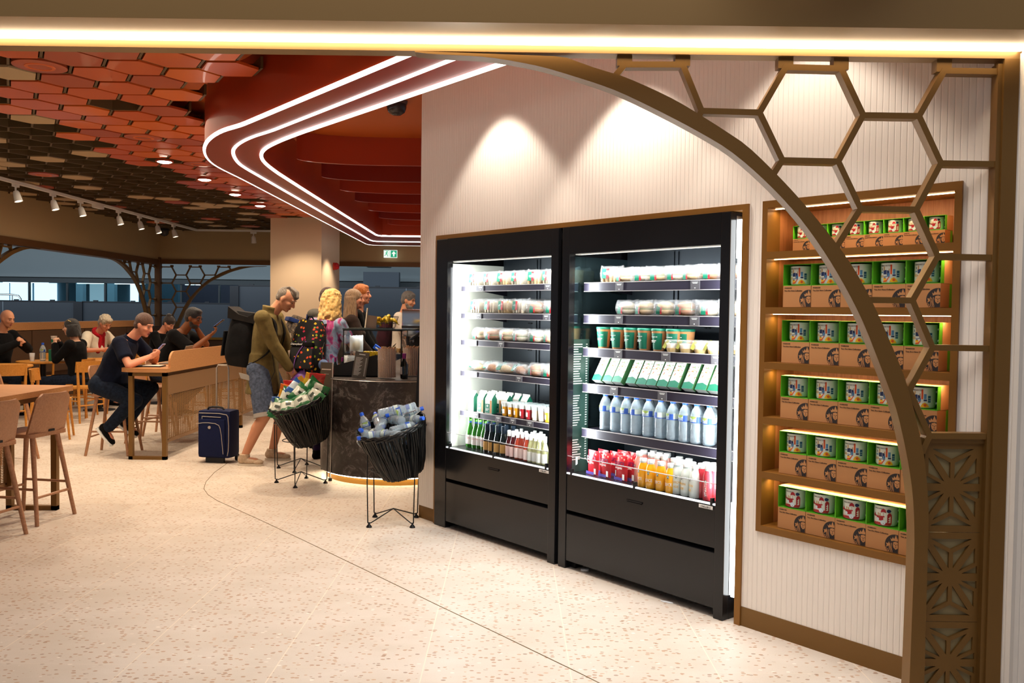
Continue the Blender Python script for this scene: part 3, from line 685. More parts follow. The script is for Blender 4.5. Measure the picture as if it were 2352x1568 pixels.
# ------------------------------------------------------------------ groceries
M_FILM = mat('clear_film', (0.97, 0.98, 0.99), 0.10, alpha=0.20, spec=0.9)
M_BREAD = cloth('bread_pale', '#dcc39a', '#c9a572', 0.75, 30, 0.002); M_BREADB = cloth('bread_brown', '#b98350', '#9c6234', 0.7, 30, 0.002); M_BREADW = cloth('bread_white', '#e9dfc8', '#d9c7a4', 0.75, 40, 0.002)
M_GRN = mat('label_green', '#0d6b50', 0.5); M_LRED = mat('label_red', '#b3242b', 0.5); M_LWH = mat('label_white', '#f0f1ec', 0.5)
def film_bag(w, d, h, seed, flare=0.03):
    rr = random.Random(seed); mb = MB(); rs = []; n = 18
    for k in range(9):
        u = -1+2*k/8; e = max(0.0, 1-abs(u)**5)
        ring = []
        for i in range(n):
            a = 2*PI*i/n; j = 1+0.10*(rr.random()-0.5)
            y = math.cos(a)*d*0.5*j*(0.25+0.75*e); z = h*0.5+math.sin(a)*h*0.5*j*(0.80+0.20*e)
            if k in (0, 8): z = h*0.45+math.sin(a)*h*0.58*j
            ring.append(Vector((u*w*0.5*(1.06 if k in (0, 8) else 1), y, max(z, 0.001))))
        rs.append(ring)
    return mb.rings(rs)
def top_label(r, w, mi=0):                            # sticker band bent over a bun of radius r
    mb = MB(); N = 8
    for (a, b, m_) in ((-0.9, 0.35, 0), (0.35, 0.9, 1)):
        rs = []
        for k in range(N+1):
            t = math.radians(-15+115*k/N); rs.append([Vector((q*w/2, -math.cos(t)*r, math.sin(t)*r)) for q in (a, b)])
        mb.rings(rs, m_, False, False)
    return mb
def bagel_pack(seed, m, label=True):
    t = thing('wrapped_bread_roll', '', 'packaged food')
    mb = MB(); mb.ell((0, 0, 0.022), (0.055, 0.05, 0.024), n=18); mb.ell((0, 0, 0.052), (0.056, 0.051, 0.030), n=18); mb.build('bread_roll', m, t, smooth=60)
    MB().ell((0, 0, 0.037), (0.052, 0.048, 0.012), n=14).build('filling', mat('filling_green', '#9fae6a', 0.7), t, smooth=60)
    film_bag(0.15, 0.12, 0.092, seed).build('film_bag', M_FILM, t, smooth=50)
    if label: top_label(0.060, 0.045).build('sticker', [M_GRN, M_LRED], t, M=Matrix.Translation((-0.012, 0.006, 0.022)))
    return t
def wrap_pack(seed, m):
    t = thing('wrapped_sandwich', '', 'packaged food')
    mb = MB()
    for k in range(4): mb.box((-0.045+k*0.03, 0, 0.045), (0.019, 0.10, 0.088), Matrix.Rotation(0.05*(k-1.5), 3, 'Y'), bev=0.012)
    mb.build('bread_slices', m, t, smooth=50)
    film_bag(0.15, 0.125, 0.105, seed).build('film_bag', M_FILM, t, smooth=50)
    MB().box((-0.025, -0.058, 0.055), (0.032, 0.004, 0.062), Matrix.Rotation(-0.1, 3, 'X'), 0).box((0.0, -0.058, 0.055), (0.016, 0.004, 0.062), Matrix.Rotation(-0.1, 3, 'X'), 1).build('sticker', [M_GRN, M_LRED], t)
    return t
def pastry_pack(seed, m):
    t = thing('wrapped_pastry', '', 'packaged food')
    mb = MB()
    for k in range(7):
        a = -0.9+0.3*k; r = 0.030-0.0035*abs(k-3); mb.ell((math.sin(a)*0.06, 0.012-0.02*math.cos(a), r+0.001), (0.017, r*1.15, r), Matrix.Rotation(-a*0.5, 3, 'Z'), n=12)
    mb.build('pastry', m, t, smooth=60)
    film_bag(0.155, 0.12, 0.075, seed).build('film_bag', M_FILM, t, smooth=50)
    MB().box((-0.03, -0.045, 0.045), (0.035, 0.004, 0.05), Matrix.Rotation(-0.6, 3, 'X'), 0).build('sticker', [M_GRN], t)
    return t
PROTO = {}
def place(kind, maker, s, v, z, label, group, dr=0.0, sc=1.0, tiltx=0.0):
    p = W(s, v, z)
    if kind not in PROTO:
        t = maker(); PROTO[kind] = t; t.location = p; t.rotation_euler = (tiltx, 0, WANG+dr); t['label'] = label; t['group'] = group; t.scale = (sc,)*3; return t
    return dup(PROTO[kind], p, None, label, group, sc, (tiltx, 0, WANG+dr))
rr = random.Random(11)
A1 = lambda: bagel_pack(1, M_BREADW); A2 = lambda: bagel_pack(2, M_BREAD); A3 = lambda: bagel_pack(3, M_BREADB)
B1 = lambda: wrap_pack(4, M_BREADW); B2 = lambda: wrap_pack(5, M_BREAD)
P1 = lambda: pastry_pack(6, M_BREADB); P2 = lambda: pastry_pack(7, M_BREAD)
KN = {'a1': (A1, 'film-wrapped white roll'), 'a2': (A2, 'film-wrapped pale roll'), 'a3': (A3, 'film-wrapped brown roll'), 'b1': (B1, 'film-wrapped white sandwich'),
      'b2': (B2, 'film-wrapped wholemeal sandwich'), 'p1': (P1, 'film-wrapped brown pastry'), 'p2': (P2, 'film-wrapped pale pastry')}
rows = [  # chiller word, shelf word, z, s0, s1, kinds, v
 ('left', 'top', ZL[0], 0.27, 1.25, 'b1 b1 b2 b1 b2 b1 b2'.split(), 0.19), ('left', 'second', ZL[1], 0.29, 1.25, 'b1 b1 b2 b1 a3 a3 a2'.split(), 0.19),
 ('left', 'third', ZL[2], 0.30, 1.25, 'a2 a3 a2 a1 a1 a2 a1'.split(), 0.19), ('left', 'fourth', ZL[3], 0.28, 1.25, 'p2 p1 p2 p1 a3 a3 p1'.split(), 0.19),
 ('right', 'top', ZRr[0], 1.62, 2.52, 'b2 a2 a1 a2 a1 a2 a3 a3'.split(), 0.19), ('right', 'second', ZRr[1], 1.76, 2.52, 'a1 a2 a2 a3 a1 a2'.split(), 0.19)]
for ch, sh, z, s0, s1, kinds, v in rows:
    n = len(kinds)
    for r_ in range(2):
        for k, kd in enumerate(kinds):
            if r_ == 1 and ch == 'right' and sh == 'second' and k > 3: continue
            s = s0+(s1-s0)*k/(n-1)+(0.05 if r_ else 0)+rr.uniform(-0.008, 0.008)
            if s > s1+0.03: continue
            place(kd, KN[kd][0], s, v+0.135*r_, z+0.001, '%s, %s, %s row, %s shelf, %s chiller' % (KN[kd][1], ORD[k], 'back' if r_ else 'front', sh, ch), 'wrapped bread on the %s shelf of the %s chiller' % (sh, ch), rr.uniform(-0.35, 0.35))

# siren roundel drawn as flat artwork (dark disc with pale crown, face and hair)
def roundel(cx, cz, R, y, clip=None, n=40, zmin=None):
    """MB with mat 0 = dark, mat 1 = pale; in the xz plane facing -y"""
    mb = MB()
    def P(u, v): 
        x = u*R
        if clip is not None: x = min(x, clip-cx)
        return (cx+x, cz+v*R if zmin is None else max(zmin, cz+v*R))
    F = lambda pts, d, mi: mb.face([(P(u, v)[0], y-d, P(u, v)[1]) for u, v in pts], mi)
    F([(math.cos(2*PI*i/n), math.sin(2*PI*i/n)) for i in range(n)], 0.0, 0)
    d1, d2 = 0.0003, 0.0006
    F([(-0.42, 0.35), (-0.5, 0.62), (-0.36, 0.52), (-0.28, 0.74), (-0.15, 0.58), (0.0, 0.98), (0.15, 0.58), (0.28, 0.74), (0.36, 0.52), (0.5, 0.62), (0.42, 0.35), (0.2, 0.42), (-0.2, 0.42)], d1, 1)
    F([(-0.22, 0.30), (0.0, 0.36), (0.22, 0.30), (0.27, 0.05), (0.2, -0.2), (0.0, -0.36), (-0.2, -0.2), (-0.27, 0.05)], d1, 1)
    for sx in (-1, 1):
        F([(sx*0.62, 0.30), (sx*0.70, 0.10), (sx*0.90, 0.12), (sx*0.82, -0.08), (sx*0.93, -0.28), (sx*0.70, -0.14), (sx*0.50, 0.0), (sx*0.60, 0.1)][::sx], d1, 1)
        for q in range(3):
            a = [(sx*(0.34+0.13*q+0.05*math.sin(3.2*k/6*2+q)), 0.20-0.18*k-0.03*q) for k in range(7)]
            b = [(u+sx*0.06, v) for u, v in a]
            for k in range(6): F([a[k], a[k+1], b[k+1], b[k]][::sx], d1, 1)
        for q in range(4):
            v = -0.30-0.15*q; x1 = math.sqrt(max(0, 1-v*v)); F([(sx*x1, v), (sx*(x1-0.26), v-0.10), (sx*(x1-0.26), v-0.17), (sx*(x1-0.02), v-0.06)][::sx], d1, 1)
        F([(sx*0.06, 0.12), (sx*0.18, 0.14), (sx*0.18, 0.09), (sx*0.06, 0.08)][::sx], d2, 0)
    F([(-0.09, -0.13), (0.09, -0.13), (0.0, -0.20)], d2, 0); F([(-0.015, 0.1), (0.02, 0.1), (0.03, -0.05), (-0.03, -0.05)], d2, 0)
    return mb
M_KRAFT = mat('kraft_card', '#b8814f', 0.7); M_KRAFTL = mat('kraft_light', '#c9955f', 0.6)
M_INK = mat('dark_ink', '#2b2524', 0.7); M_GPAL = mat('siren_pale', '#e8efe9', 0.5)
def bend(o, R, z=True):                               # wrap a mesh lying in xz at y=0 round a vertical cylinder of radius R (front = -y)
    me = o.data
    for v in me.vertices:
        a = v.co.x/R; r = R-v.co.y*-1 if False else R+(-v.co.y); v.co.x = math.sin(a)*r; v.co.y = -math.cos(a)*r
def bent_text(body, size, R, zc, m, parent, name='lettering', vertical=False, xs=1.0, off=0.0):
    o = text_mesh(body, size, m, parent, (0, 0, 0), (0, 0, 0), name)
    for v in o.data.vertices:
        x, y, z = v.co.x*xs, v.co.y, v.co.z
        if vertical: x, y = -y+size*0.35, x
        v.co = Vector((x+off, -(z+0.0008), zc+y))
    o.scale = (1, 1, 1)
    for v in o.data.vertices:
        a = v.co.x/R; r = R+0.0006-v.co.y*0.3; v.co.x = math.sin(a)*r; v.co.y = -math.cos(a)*r
    return o
def cyl_patch(mb, u0, u1, z0, z1, R, mi, n=None, off=0.0006):
    n = n or max(1, int(abs(u1-u0)/R/0.2)); rs = []
    for z in (z0, z1): rs.append([Vector((math.sin((u0+(u1-u0)*i/n)/R)*(R+off), -math.cos((u0+(u1-u0)*i/n)/R)*(R+off), z)) for i in range(n+1)])
    mb.rings(rs, mi, False, False)
def bottle(name, cat, prof, mb_, body_m, cap_r, cap_h, cap_m, liquid=None):
    t = thing(name, '', cat)
    MB().lathe(prof, n=20).build('bottle_body', body_m, t, smooth=50)
    zt = prof[-1][1]
    MB().lathe([(cap_r, -0.004), (cap_r, cap_h*0.8), (cap_r*0.9, cap_h), (0, cap_h)], (0, 0, zt), 16).build('cap', cap_m, t, smooth=40)
    return t
M_PET = mat('clear_pet', (0.80, 0.93, 1.0), 0.04, trans=0.76, ior=1.25, spec=1.0)
M_BLUE = mat('cap_blue', '#1d55c8', 0.35); M_LBL = mat('label_blue', '#2b4f9c', 0.5); M_LBG = mat('label_grey', '#b9c5bb', 0.5); M_LGR = mat('hill_green', '#8aa04a', 0.5)
def water_bottle():
    prof = [(0, 0.002), (0.022, 0.0), (0.031, 0.006)]
    for k in range(6): prof += [(0.0325, 0.014+k*0.015), (0.0300, 0.0205+k*0.015)]
    prof += [(0.033, 0.106), (0.033, 0.142), (0.031, 0.150), (0.024, 0.170), (0.014, 0.186), (0.0125, 0.196)]
    t = bottle('water_bottle', 'bottle', prof, None, M_PET, 0.0145, 0.020, M_BLUE)
    mb = MB(); cyl_patch(mb, -0.0335*PI, 0.0335*PI, 0.108, 0.140, 0.0334, 0, 24); cyl_patch(mb, 0.008, 0.03, 0.110, 0.139, 0.0336, 1); cyl_patch(mb, -0.10, 0.10, 0.108, 0.113, 0.0336, 1, 24)
    rs = []
    for zf in (0, 1): rs.append([Vector((math.sin(u/0.0336)*0.0342, -math.cos(u/0.0336)*0.0342, 0.140 if zf else 0.130+0.004*math.sin(u*160))) for u in [(-0.036+0.003*i) for i in range(15)]])
    mb.rings(rs, 2, False, False); o = mb.build('wrap_label', [M_LBG, M_LBL, M_LGR], t)
    bent_text('BUXTON', 0.0135, 0.0338, 0.115, M_LBL, o, off=-0.012)
    return t
n_ = 0
WX = [(1390, 0), (1414, 0), (1438, 0), (1461, 0), (1489, 0), (1517, 0), (1545, 0), (1573, 0), (1600, 0), (1629, 0)]
for k, (px, _) in enumerate(WX):
    s, z = ws(px, 985, 0.165); place('water', water_bottle, s, 0.165, ZRr[4]-0.004, 'clear water bottle with blue cap, %s in the front row of bottles' % ORD[k], 'water bottles in the right chiller', rr.uniform(-0.9, 0.5), 1.12)
for k, (px, _) in enumerate(WX[:9]):
    s, z = ws(px, 985, 0.165); place('water', water_bottle, s+0.055, 0.235, ZRr[4]-0.004, 'clear water bottle with blue cap, %s in the second row of bottles' % ORD[k], 'water bottles in the right chiller', rr.uniform(-0.9, 0.5), 1.12)
# paper cups with green lids
def oat_cup():
    t = thing('paper_cup', '', 'cup')
    MB().lathe([(0, 0.0), (0.034, 0.0), (0.046, 0.118), (0.0475, 0.121), (0.044, 0.124), (0, 0.124)], n=28).build('cup_body', M_KRAFT, t, smooth=40)
    mb = MB(); rs = []
    for z in (0.008, 0.104):
        R = 0.034+0.012*z/0.118+0.0006; rs.append([Vector((math.sin(a)*R, -math.cos(a)*R, z)) for a in [(-1.1+0.17*i) for i in range(13)]])
    mb.rings(rs, 0, False, False)
    lb = mb.build('label', M_GRN, t)
    MB().lathe([(0.048, 0.117), (0.049, 0.126), (0.046, 0.131), (0.036, 0.129), (0, 0.129)], n=28).build('lid', M_GRN, t, smooth=40)
    r = roundel(0.012, 0.094, 0.0105, -0.0455, n=20).build('roundel', [M_GPAL, M_GRN], lb); r.rotation_euler = (-0.1, 0, 0.2)
    for k, (b_, z) in enumerate((('STARBUCKS', 0.08),)): text_mesh(b_, 0.007, M_GPAL, lb, (-0.008, -0.0432+0.001*k, z), name='lettering')
    MB().b2((-0.026, -0.0425, 0.058), (0.004, -0.042, 0.062)).b2((-0.026, -0.0415, 0.050), (-0.004, -0.041, 0.054)).build('print_lines', M_GPAL, lb)
    return t
for k, px in enumerate((1387, 1419, 1450, 1482, 1514, 1548, 1574)):
    s, z = ws(px, 795, 0.17+0.03*(k == 6)); place('cup', oat_cup, s, 0.17+0.04*(k == 6), ZRr[2], 'kraft paper cup with dark green lid, %s on the third shelf' % ORD[k], 'kraft paper cups on the third shelf of the right chiller', rr.uniform(-0.3, 0.5), 1.0)
for k in range(6): place('cup', oat_cup, 1.60+0.11*k, 0.28, ZRr[2], 'kraft paper cup with green lid in the back row, %s' % ORD[k], 'kraft paper cups on the third shelf of the right chiller', rr.uniform(-0.5, 0.5), 1.0)
def salad_bowl():
    t = thing('fruit_bowl', '', 'bowl')
    MB().lathe([(0, 0.0), (0.034, 0.0), (0.044, 0.045), (0.044, 0.05), (0, 0.05)], n=20).build('contents', mat('mango_yoghurt', '#e8dcc6', 0.5), t, smooth=40)
    MB().lathe([(0, -0.001), (0.036, -0.001), (0.041, 0.022), (0, 0.022)], n=20).build('fruit_layer', mat('mango', '#c39a18', 0.4), t, smooth=40)
    MB().lathe([(0.037, -0.002), (0.049, 0.052), (0.053, 0.058), (0.053, 0.064), (0.048, 0.070), (0, 0.072)], n=24).build('tub', M_FILM, t, smooth=50)
    MB().box((-0.03, -0.035, 0.045), (0.022, 0.003, 0.055), Matrix.Rotation(-0.35, 3, 'X') @ Matrix.Rotation(0.3, 3, 'Y')).build('sticker', mat('sticker_olive', '#8a8a3a', 0.5), t)
    return t
for r_ in range(2):
    for k, px in enumerate((1546, 1577, 1610, 1641)):
        s, z = ws(px, 800, 0.15); place('bowl', salad_bowl, s+0.03*r_, 0.155+0.11*r_, ZRr[2], 'clear tub of mango and yoghurt, %s in the %s row' % (ORD[k], 'back' if r_ else 'front'), 'clear fruit tubs on the third shelf of the right chiller', rr.uniform(-0.3, 0.3))
# leaning sandwich boxes
def sand_box():
    t = thing('sandwich_box', '', 'packaged food')
    w_, h_, d_ = 0.074, 0.19, 0.04
    MB().b2((-w_/2, -d_/2, 0), (w_/2, d_/2, h_), bev=0.003).build('carton', mat('box_white', '#e9efe4', 0.5), t)
    mb = MB(); y = -d_/2-0.0006
    mb.face([(-w_/2, y, h_*0.84), (w_/2, y, h_*0.84), (w_/2, y, h_), (-w_/2, y, h_)], 0)
    mb.face([(-w_/2, y, 0), (w_/2, y, 0), (w_/2, y, h_*0.16), (0.0, y, h_*0.24), (-w_/2, y, h_*0.20)], 0)
    mb.face([(w_*0.18, y-0.0005, h_*0.80), (w_*0.44, y-0.0005, h_*0.80), (w_*0.44, y-0.0005, h_*0.97), (w_*0.18, y-0.0005, h_*0.97)], 1)
    rr2 = random.Random(3)
    for q in range(26):
        x = rr2.uniform(-0.035, 0.035); z = rr2.uniform(h_*0.36, h_*0.74); mb.box((x, y, z), (0.006, 0.001, 0.005), Matrix.Rotation(rr2.random()*3, 3, 'Y'), rr2.choice((2, 3, 4)))
    o = mb.build('printed_sleeve', [M_GRN, M_LWH, mat('salad_green', '#7fae55', 0.6), mat('tomato', '#c9583a', 0.6), mat('cheese', '#e3c56a', 0.6)], t)
    for b_, z, sz in (('STARBUCKS', h_*0.865, 0.009),): text_mesh(b_, sz, M_LWH, o, (-0.012, y-0.001, z))
    roundel(-w_*0.30, h_*0.945, 0.0075, y-0.001, n=16).build('roundel', [M_LWH, M_GRN], o)
    MB().b2((w_/2, -d_/2, 0.0), (w_/2+0.0008, d_/2, h_)).build('side_print', mat('side_gap_shade', '#3a6a3c', 0.5), t)  # side green darkened: shade of the gaps between cartons put into the colour
    return t
for k, px in enumerate((1372, 1396, 1418, 1450, 1474, 1497, 1522, 1547, 1580, 1611, 1640)):
    s, z = ws(px, 885, 0.15); place('sbox', sand_box, s, 0.155, ZRr[3]+0.012, 'green and white sandwich carton leaning back, %s on the fourth shelf' % ORD[k], 'leaning sandwich cartons in the right chiller', 0.0, 1.0, -0.55)
for k in range(8): place('sbox', sand_box, 1.62+0.11*k, 0.24, ZRr[3]+0.014, 'green and white sandwich carton behind the front ones, %s' % ORD[k], 'leaning sandwich cartons in the right chiller', 0.0, 1.0, -0.62)
# red pouches
def pouch():
    t = thing('fruit_pouch', '', 'packaged food'); w_, h_ = 0.105, 0.15
    rs = []
    for k in range(9):
        z = h_*k/8; th = 0.016*math.sin(PI*min(1, (1-k/8)*1.05))**0.7 if k < 8 else 0.001; th = max(th, 0.0012)
        rs.append([Vector((x*w_/2, -th*(1-x*x*0.9), z)) for x in (-1, -0.5, 0, 0.5, 1)] + [Vector((x*w_/2, th*(1-x*x*0.9), z)) for x in (1, 0.5, 0, -0.5, -1)])
    MB().rings(rs).build('foil_pouch', mat('pouch_red', '#c8202c', 0.3), t, smooth=40)
    mb = MB()
    for q, (x, z) in enumerate(((-0.02, 0.135), (0.015, 0.14), (0.038, 0.132))): mb.prism([(x-0.006, z), (x, z-0.010), (x+0.006, z), (x+0.003, z+0.004), (x, z+0.001), (x-0.003, z+0.004)], 0.013, 0.0135, lambda u, v, h: Vector((u, -h, v)), 0)
    mb.b2((0.028, -0.0185, 0.008), (0.046, -0.017, 0.042), 1); mb.b2((-0.052, -0.0172, 0.0), (0.025, -0.0165, 0.018), 2)
    o = mb.build('printed_art', [mat('heart_cream', '#f0d3b0', 0.5), M_LWH, mat('berry_blue', '#5a4a9c', 0.5)], t)
    text_mesh('pura', 0.052, mat('plum_ink', '#5a0f4a', 0.4), o, (0.0, -0.0178, 0.092), xs=0.95); text_mesh('organic', 0.022, M_LWH, o, (-0.006, -0.0184, 0.07))
    return t
PS = [(1363, 0.075, 0), (1391, 0.075, 0), (1428, 0.075, 0), (1450, 0.11, 0), (1385, 0.15, 1), (1412, 0.15, 1), (1436, 0.15, 1), (1470, 0.15, 1), (1430, 0.22, 2), (1452, 0.22, 2), (1475, 0.22, 2)]
for k, (px, v, r_) in enumerate(PS):
    s, z = ws(px, 1090, v); place('pouch', pouch, s, v, 0.603, 'red organic fruit pouch, %s in the %s row' % (ORD[[0, 1, 2, 3, 0, 1, 2, 3, 0, 1, 2][k]], ('front', 'middle', 'rear')[r_]), 'red pouches on the deck of the right chiller', -0.15, 1.0)
# juice bottles
def juice(name, liq, lid, words, tall=1.0, ink=M_LWH, upright=False, top=None):
    def f():
        H_ = 0.165*tall; t = thing('juice_bottle', '', 'bottle')
        MB().lathe([(0, 0.0), (0.027, 0.0), (0.030, 0.005), (0.030, H_*0.62), (0.027, H_*0.74), (0.019, H_*0.84), (0.019, H_*0.86), (0, H_*0.86)], n=22).build('bottle_body', liq, t, smooth=45)
        MB().lathe([(0.0192, H_*0.85), (0.0185, H_*0.93), (0, H_*0.93)], n=18).build('neck', mat('neck_clear', '#c9d8d4', 0.15), t, smooth=45)
        MB().lathe([(0.021, H_*0.90), (0.021, H_*0.99), (0.019, H_), (0, H_)], n=18).build('cap', lid, t, smooth=40)
        for j, (b_, sz, zf) in enumerate(words): bent_text(b_, sz, 0.0302, H_*zf, ink, t, 'lettering', upright, 0.8)
        r = roundel(0, 0, 0.0085, -0.0312, n=16).build('roundel', [mat('roundel_ink', '#2c4a3a', 0.5), M_LWH], t); r.location = (0, 0, H_*0.55)
        return t
    return f
M_OJ = mat('orange_juice', '#f0a812', 0.25, coat=0.5); M_PK = mat('pink_smoothie', '#d98c7c', 0.3, coat=0.5); M_LM = mat('lemonade', '#d9dfd6', 0.2, coat=0.5); M_VR = mat('red_water', '#b9343c', 0.15, coat=0.6)
M_CAPW = mat('cap_white', '#f2f4f2', 0.35); M_YEL = mat('yellow_ink', '#e0a92a', 0.5)
JK = {'oj': (juice('oj', M_OJ, M_CAPW, (('JUICE', 0.024, 0.25),)), 'orange juice bottle with white cap'), 'pk': (juice('pk', M_PK, M_CAPW, (), 1.12), 'pink smoothie bottle with white cap'),
      'lm': (juice('lm', M_LM, M_CAPW, (('LEMON', 0.019, 0.34), ('ADE', 0.019, 0.2)), 1.08, M_YEL), 'cloudy lemonade bottle with white cap'), 'vr': (juice('vr', M_VR, M_CAPW, (('VITWATER', 0.020, 0.33),), 1.14, M_LWH, True), 'red vitamin water bottle with white cap')}
JP = [('oj', 1477, 0.045, 0), ('oj', 1495, 0.04, 0), ('oj', 1518, 0.04, 0), ('oj', 1541, 0.035, 0), ('lm', 1556, 0.05, 0), ('lm', 1576, 0.045, 0), ('lm', 1596, 0.04, 0), ('vr', 1611, 0.07, 0), ('vr', 1627, 0.045, 0), ('vr', 1642, 0.07, 0),
      ('pk', 1468, 0.12, 0), ('pk', 1478, 0.19, 0), ('pk', 1495, 0.14, 0), ('pk', 1510, 0.12, 0), ('pk', 1525, 0.13, 0), ('pk', 1500, 0.22, 0), ('pk', 1515, 0.20, 0), ('pk', 1532, 0.21, 0), ('lm', 1548, 0.13, 1), ('lm', 1570, 0.12, 1), ('lm', 1590, 0.11, 1), ('lm', 1560, 0.20, 2), ('lm', 1582, 0.19, 2), ('vr', 1622, 0.12, 1), ('vr', 1640, 0.14, 1)]
cnt = {}
for kd, px, v, r_ in JP:
    cnt[kd] = cnt.get(kd, 0)+1; s, z = ws(px, 1100, v)
    place('j_'+kd, JK[kd][0], s, v, 0.602, '%s, %s on the right chiller deck' % (JK[kd][1], ORD[cnt[kd]-1]), 'juice bottles on the deck of the right chiller', rr.uniform(-0.5, 0.5))
# left chiller: cartons and pots
def carton():
    t = thing('snack_carton', '', 'packaged food')
    mb = MB(); mb.b2((-0.036, -0.025, 0), (0.036, 0.025, 0.105), 0)
    mb.prism([(-0.025, 0.105), (0.025, 0.105), (0.004, 0.135), (0.004, 0.15), (-0.004, 0.15), (-0.004, 0.135)], -0.036, 0.036, lambda u, v, h: Vector((h, u, v)), 0)
    mb.face([(0.0365, -0.025, 0), (0.0365, 0.025, 0), (0.0365, 0.025, 0.105), (0.0365, 0.004, 0.135), (0.0365, -0.004, 0.135), (0.0365, -0.025, 0.105)], 1)
    mb.face([(-0.034, -0.0256, 0.004), (0.014, -0.0256, 0.004), (0.014, -0.0256, 0.07), (-0.034, -0.0256, 0.07)], 1); mb.face([(0.016, -0.0256, 0.004), (0.034, -0.0256, 0.004), (0.034, -0.0256, 0.095), (0.016, -0.0256, 0.095)], 2)
    o = mb.build('carton', [mat('carton_cream', '#efece0', 0.5), M_GRN, M_KRAFT], t)
    MB().b2((-0.028, -0.0262, 0.030), (0.006, -0.0257, 0.034)).b2((-0.028, -0.0262, 0.022), (-0.004, -0.0257, 0.025)).build('print_lines', M_LWH, t); roundel(-0.01, 0.055, 0.008, -0.0262, n=16).build('roundel', [M_LWH, M_GRN], t)
    return t
k2 = 0
for r_, (vv, ss) in enumerate(((0.135, (0.295, 0.405, 0.50)), (0.20, (0.335, 0.43, 0.525, 0.60)), (0.265, (0.38, 0.47, 0.56, 0.65, 0.74)))):
    for k, s in enumerate(ss):
        place('carton', carton, s, vv, ZL[4]+0.001, 'green and cream gable carton, %s in the %s row' % (ORD[k], ('front', 'middle', 'back')[r_]), 'gable cartons on the fifth shelf of the left chiller', rr.uniform(-0.1, 0.1))
def pot(m2):
    def f():
        t = thing('yoghurt_pot', '', 'pot')
        MB().lathe([(0, 0), (0.021, 0.0), (0.0255, 0.066), (0, 0.066)], n=20).build('contents', m2, t, smooth=40)
        MB().lathe([(0.0262, 0.066), (0.0285, 0.088), (0.030, 0.090), (0.030, 0.097), (0, 0.099)], n=20).build('clear_lid', mat('pot_clear', '#dce7e6', 0.1), t, smooth=40)
        mb = MB(); cyl_patch(mb, -0.01, 0.012, 0.018, 0.048, 0.0245, 0, 4); mb.build('label', M_LWH, t)
        return t
    return f
PM = {'y': (pot(mat('compote_orange', '#d99a1e', 0.3)), 'amber'), 'r': (pot(mat('compote_red', '#a3202a', 0.3)), 'red'), 'w': (pot(mat('yoghurt_cream', '#e9dcc0', 0.4)), 'cream')}
for k, kd in enumerate('yyyrrwwyw'):
    for r_ in range(3):
        s = 0.665+0.064*k+0.02*r_
        if s > 1.27: continue
        place('pot_'+kd, PM[kd][0], s, 0.135+0.062*r_, ZL[4]+0.001, '%s yoghurt pot with clear lid, %s in the %s row' % (PM[kd][1], ORD[k], ('front', 'middle', 'back')[r_]), 'yoghurt pots on the fifth shelf of the left chiller', rr.uniform(-0.3, 0.3))
# left chiller deck: beer, sparkling and small wines
M_BGR = mat('bottle_green', '#2f7a1e', 0.08, trans=0.35, coat=0.5); M_BDK = mat('bottle_dark', '#0c1512', 0.1, coat=0.5); M_FOILB = mat('foil_navy', '#1c2a38', 0.3, 0.3)
M_ROSE = mat('rose_wine', '#b8472e', 0.08, trans=0.4, coat=0.5); M_WINE = mat('red_wine', '#4a1416', 0.08, coat=0.5); M_WHT = mat('white_wine', '#d3d39a', 0.06, trans=0.6, coat=0.5)
def wine(name, cat, body, capm, labm, h, r, lab=(0.12, 0.42), neck=0.011, caph=0.2, extra=None):
    def f():
        t = thing(name, '', cat)
        MB().lathe([(0, 0.0), (r*0.9, 0.0), (r, 0.004), (r, h*0.48), (r*0.85, h*0.58), (neck*1.15, h*0.74), (neck, h*(1-caph)), (neck, h*0.97), (0, h*0.97)], n=20).build('bottle_body', body, t, smooth=45)
        MB().lathe([(neck*1.12, h*(1-caph)), (neck*1.2, h*0.985), (neck, h), (0, h)], n=16).build('cap', capm, t, smooth=40)
        mb = MB(); cyl_patch(mb, -r*1.25, r*1.25, h*lab[0], h*lab[1], r, 0, 12); o = mb.build('label', labm, t)
        if extra: extra(t, r, h, o)
        return t
    return f
def beer_x(t, r, h, o):
    mb = MB(); cyl_patch(mb, -0.04, 0.04, h*0.80, h*0.89, 0.0128, 0, 14); mb.build('neck_label', M_LBL, t)
    bent_text('PERONI', 0.011, r+0.0006, h*0.30, mat('beer_red', '#a3322c', 0.4), o)
def pros_x(t, r, h, o):
    mb = MB(); mb.cyl((0, -0.0185, h*0.58), (0, -0.021, h*0.58), 0.008, n=14); mb.build('seal', mat('seal_gold', '#b08a2a', 0.35, 0.6), t)
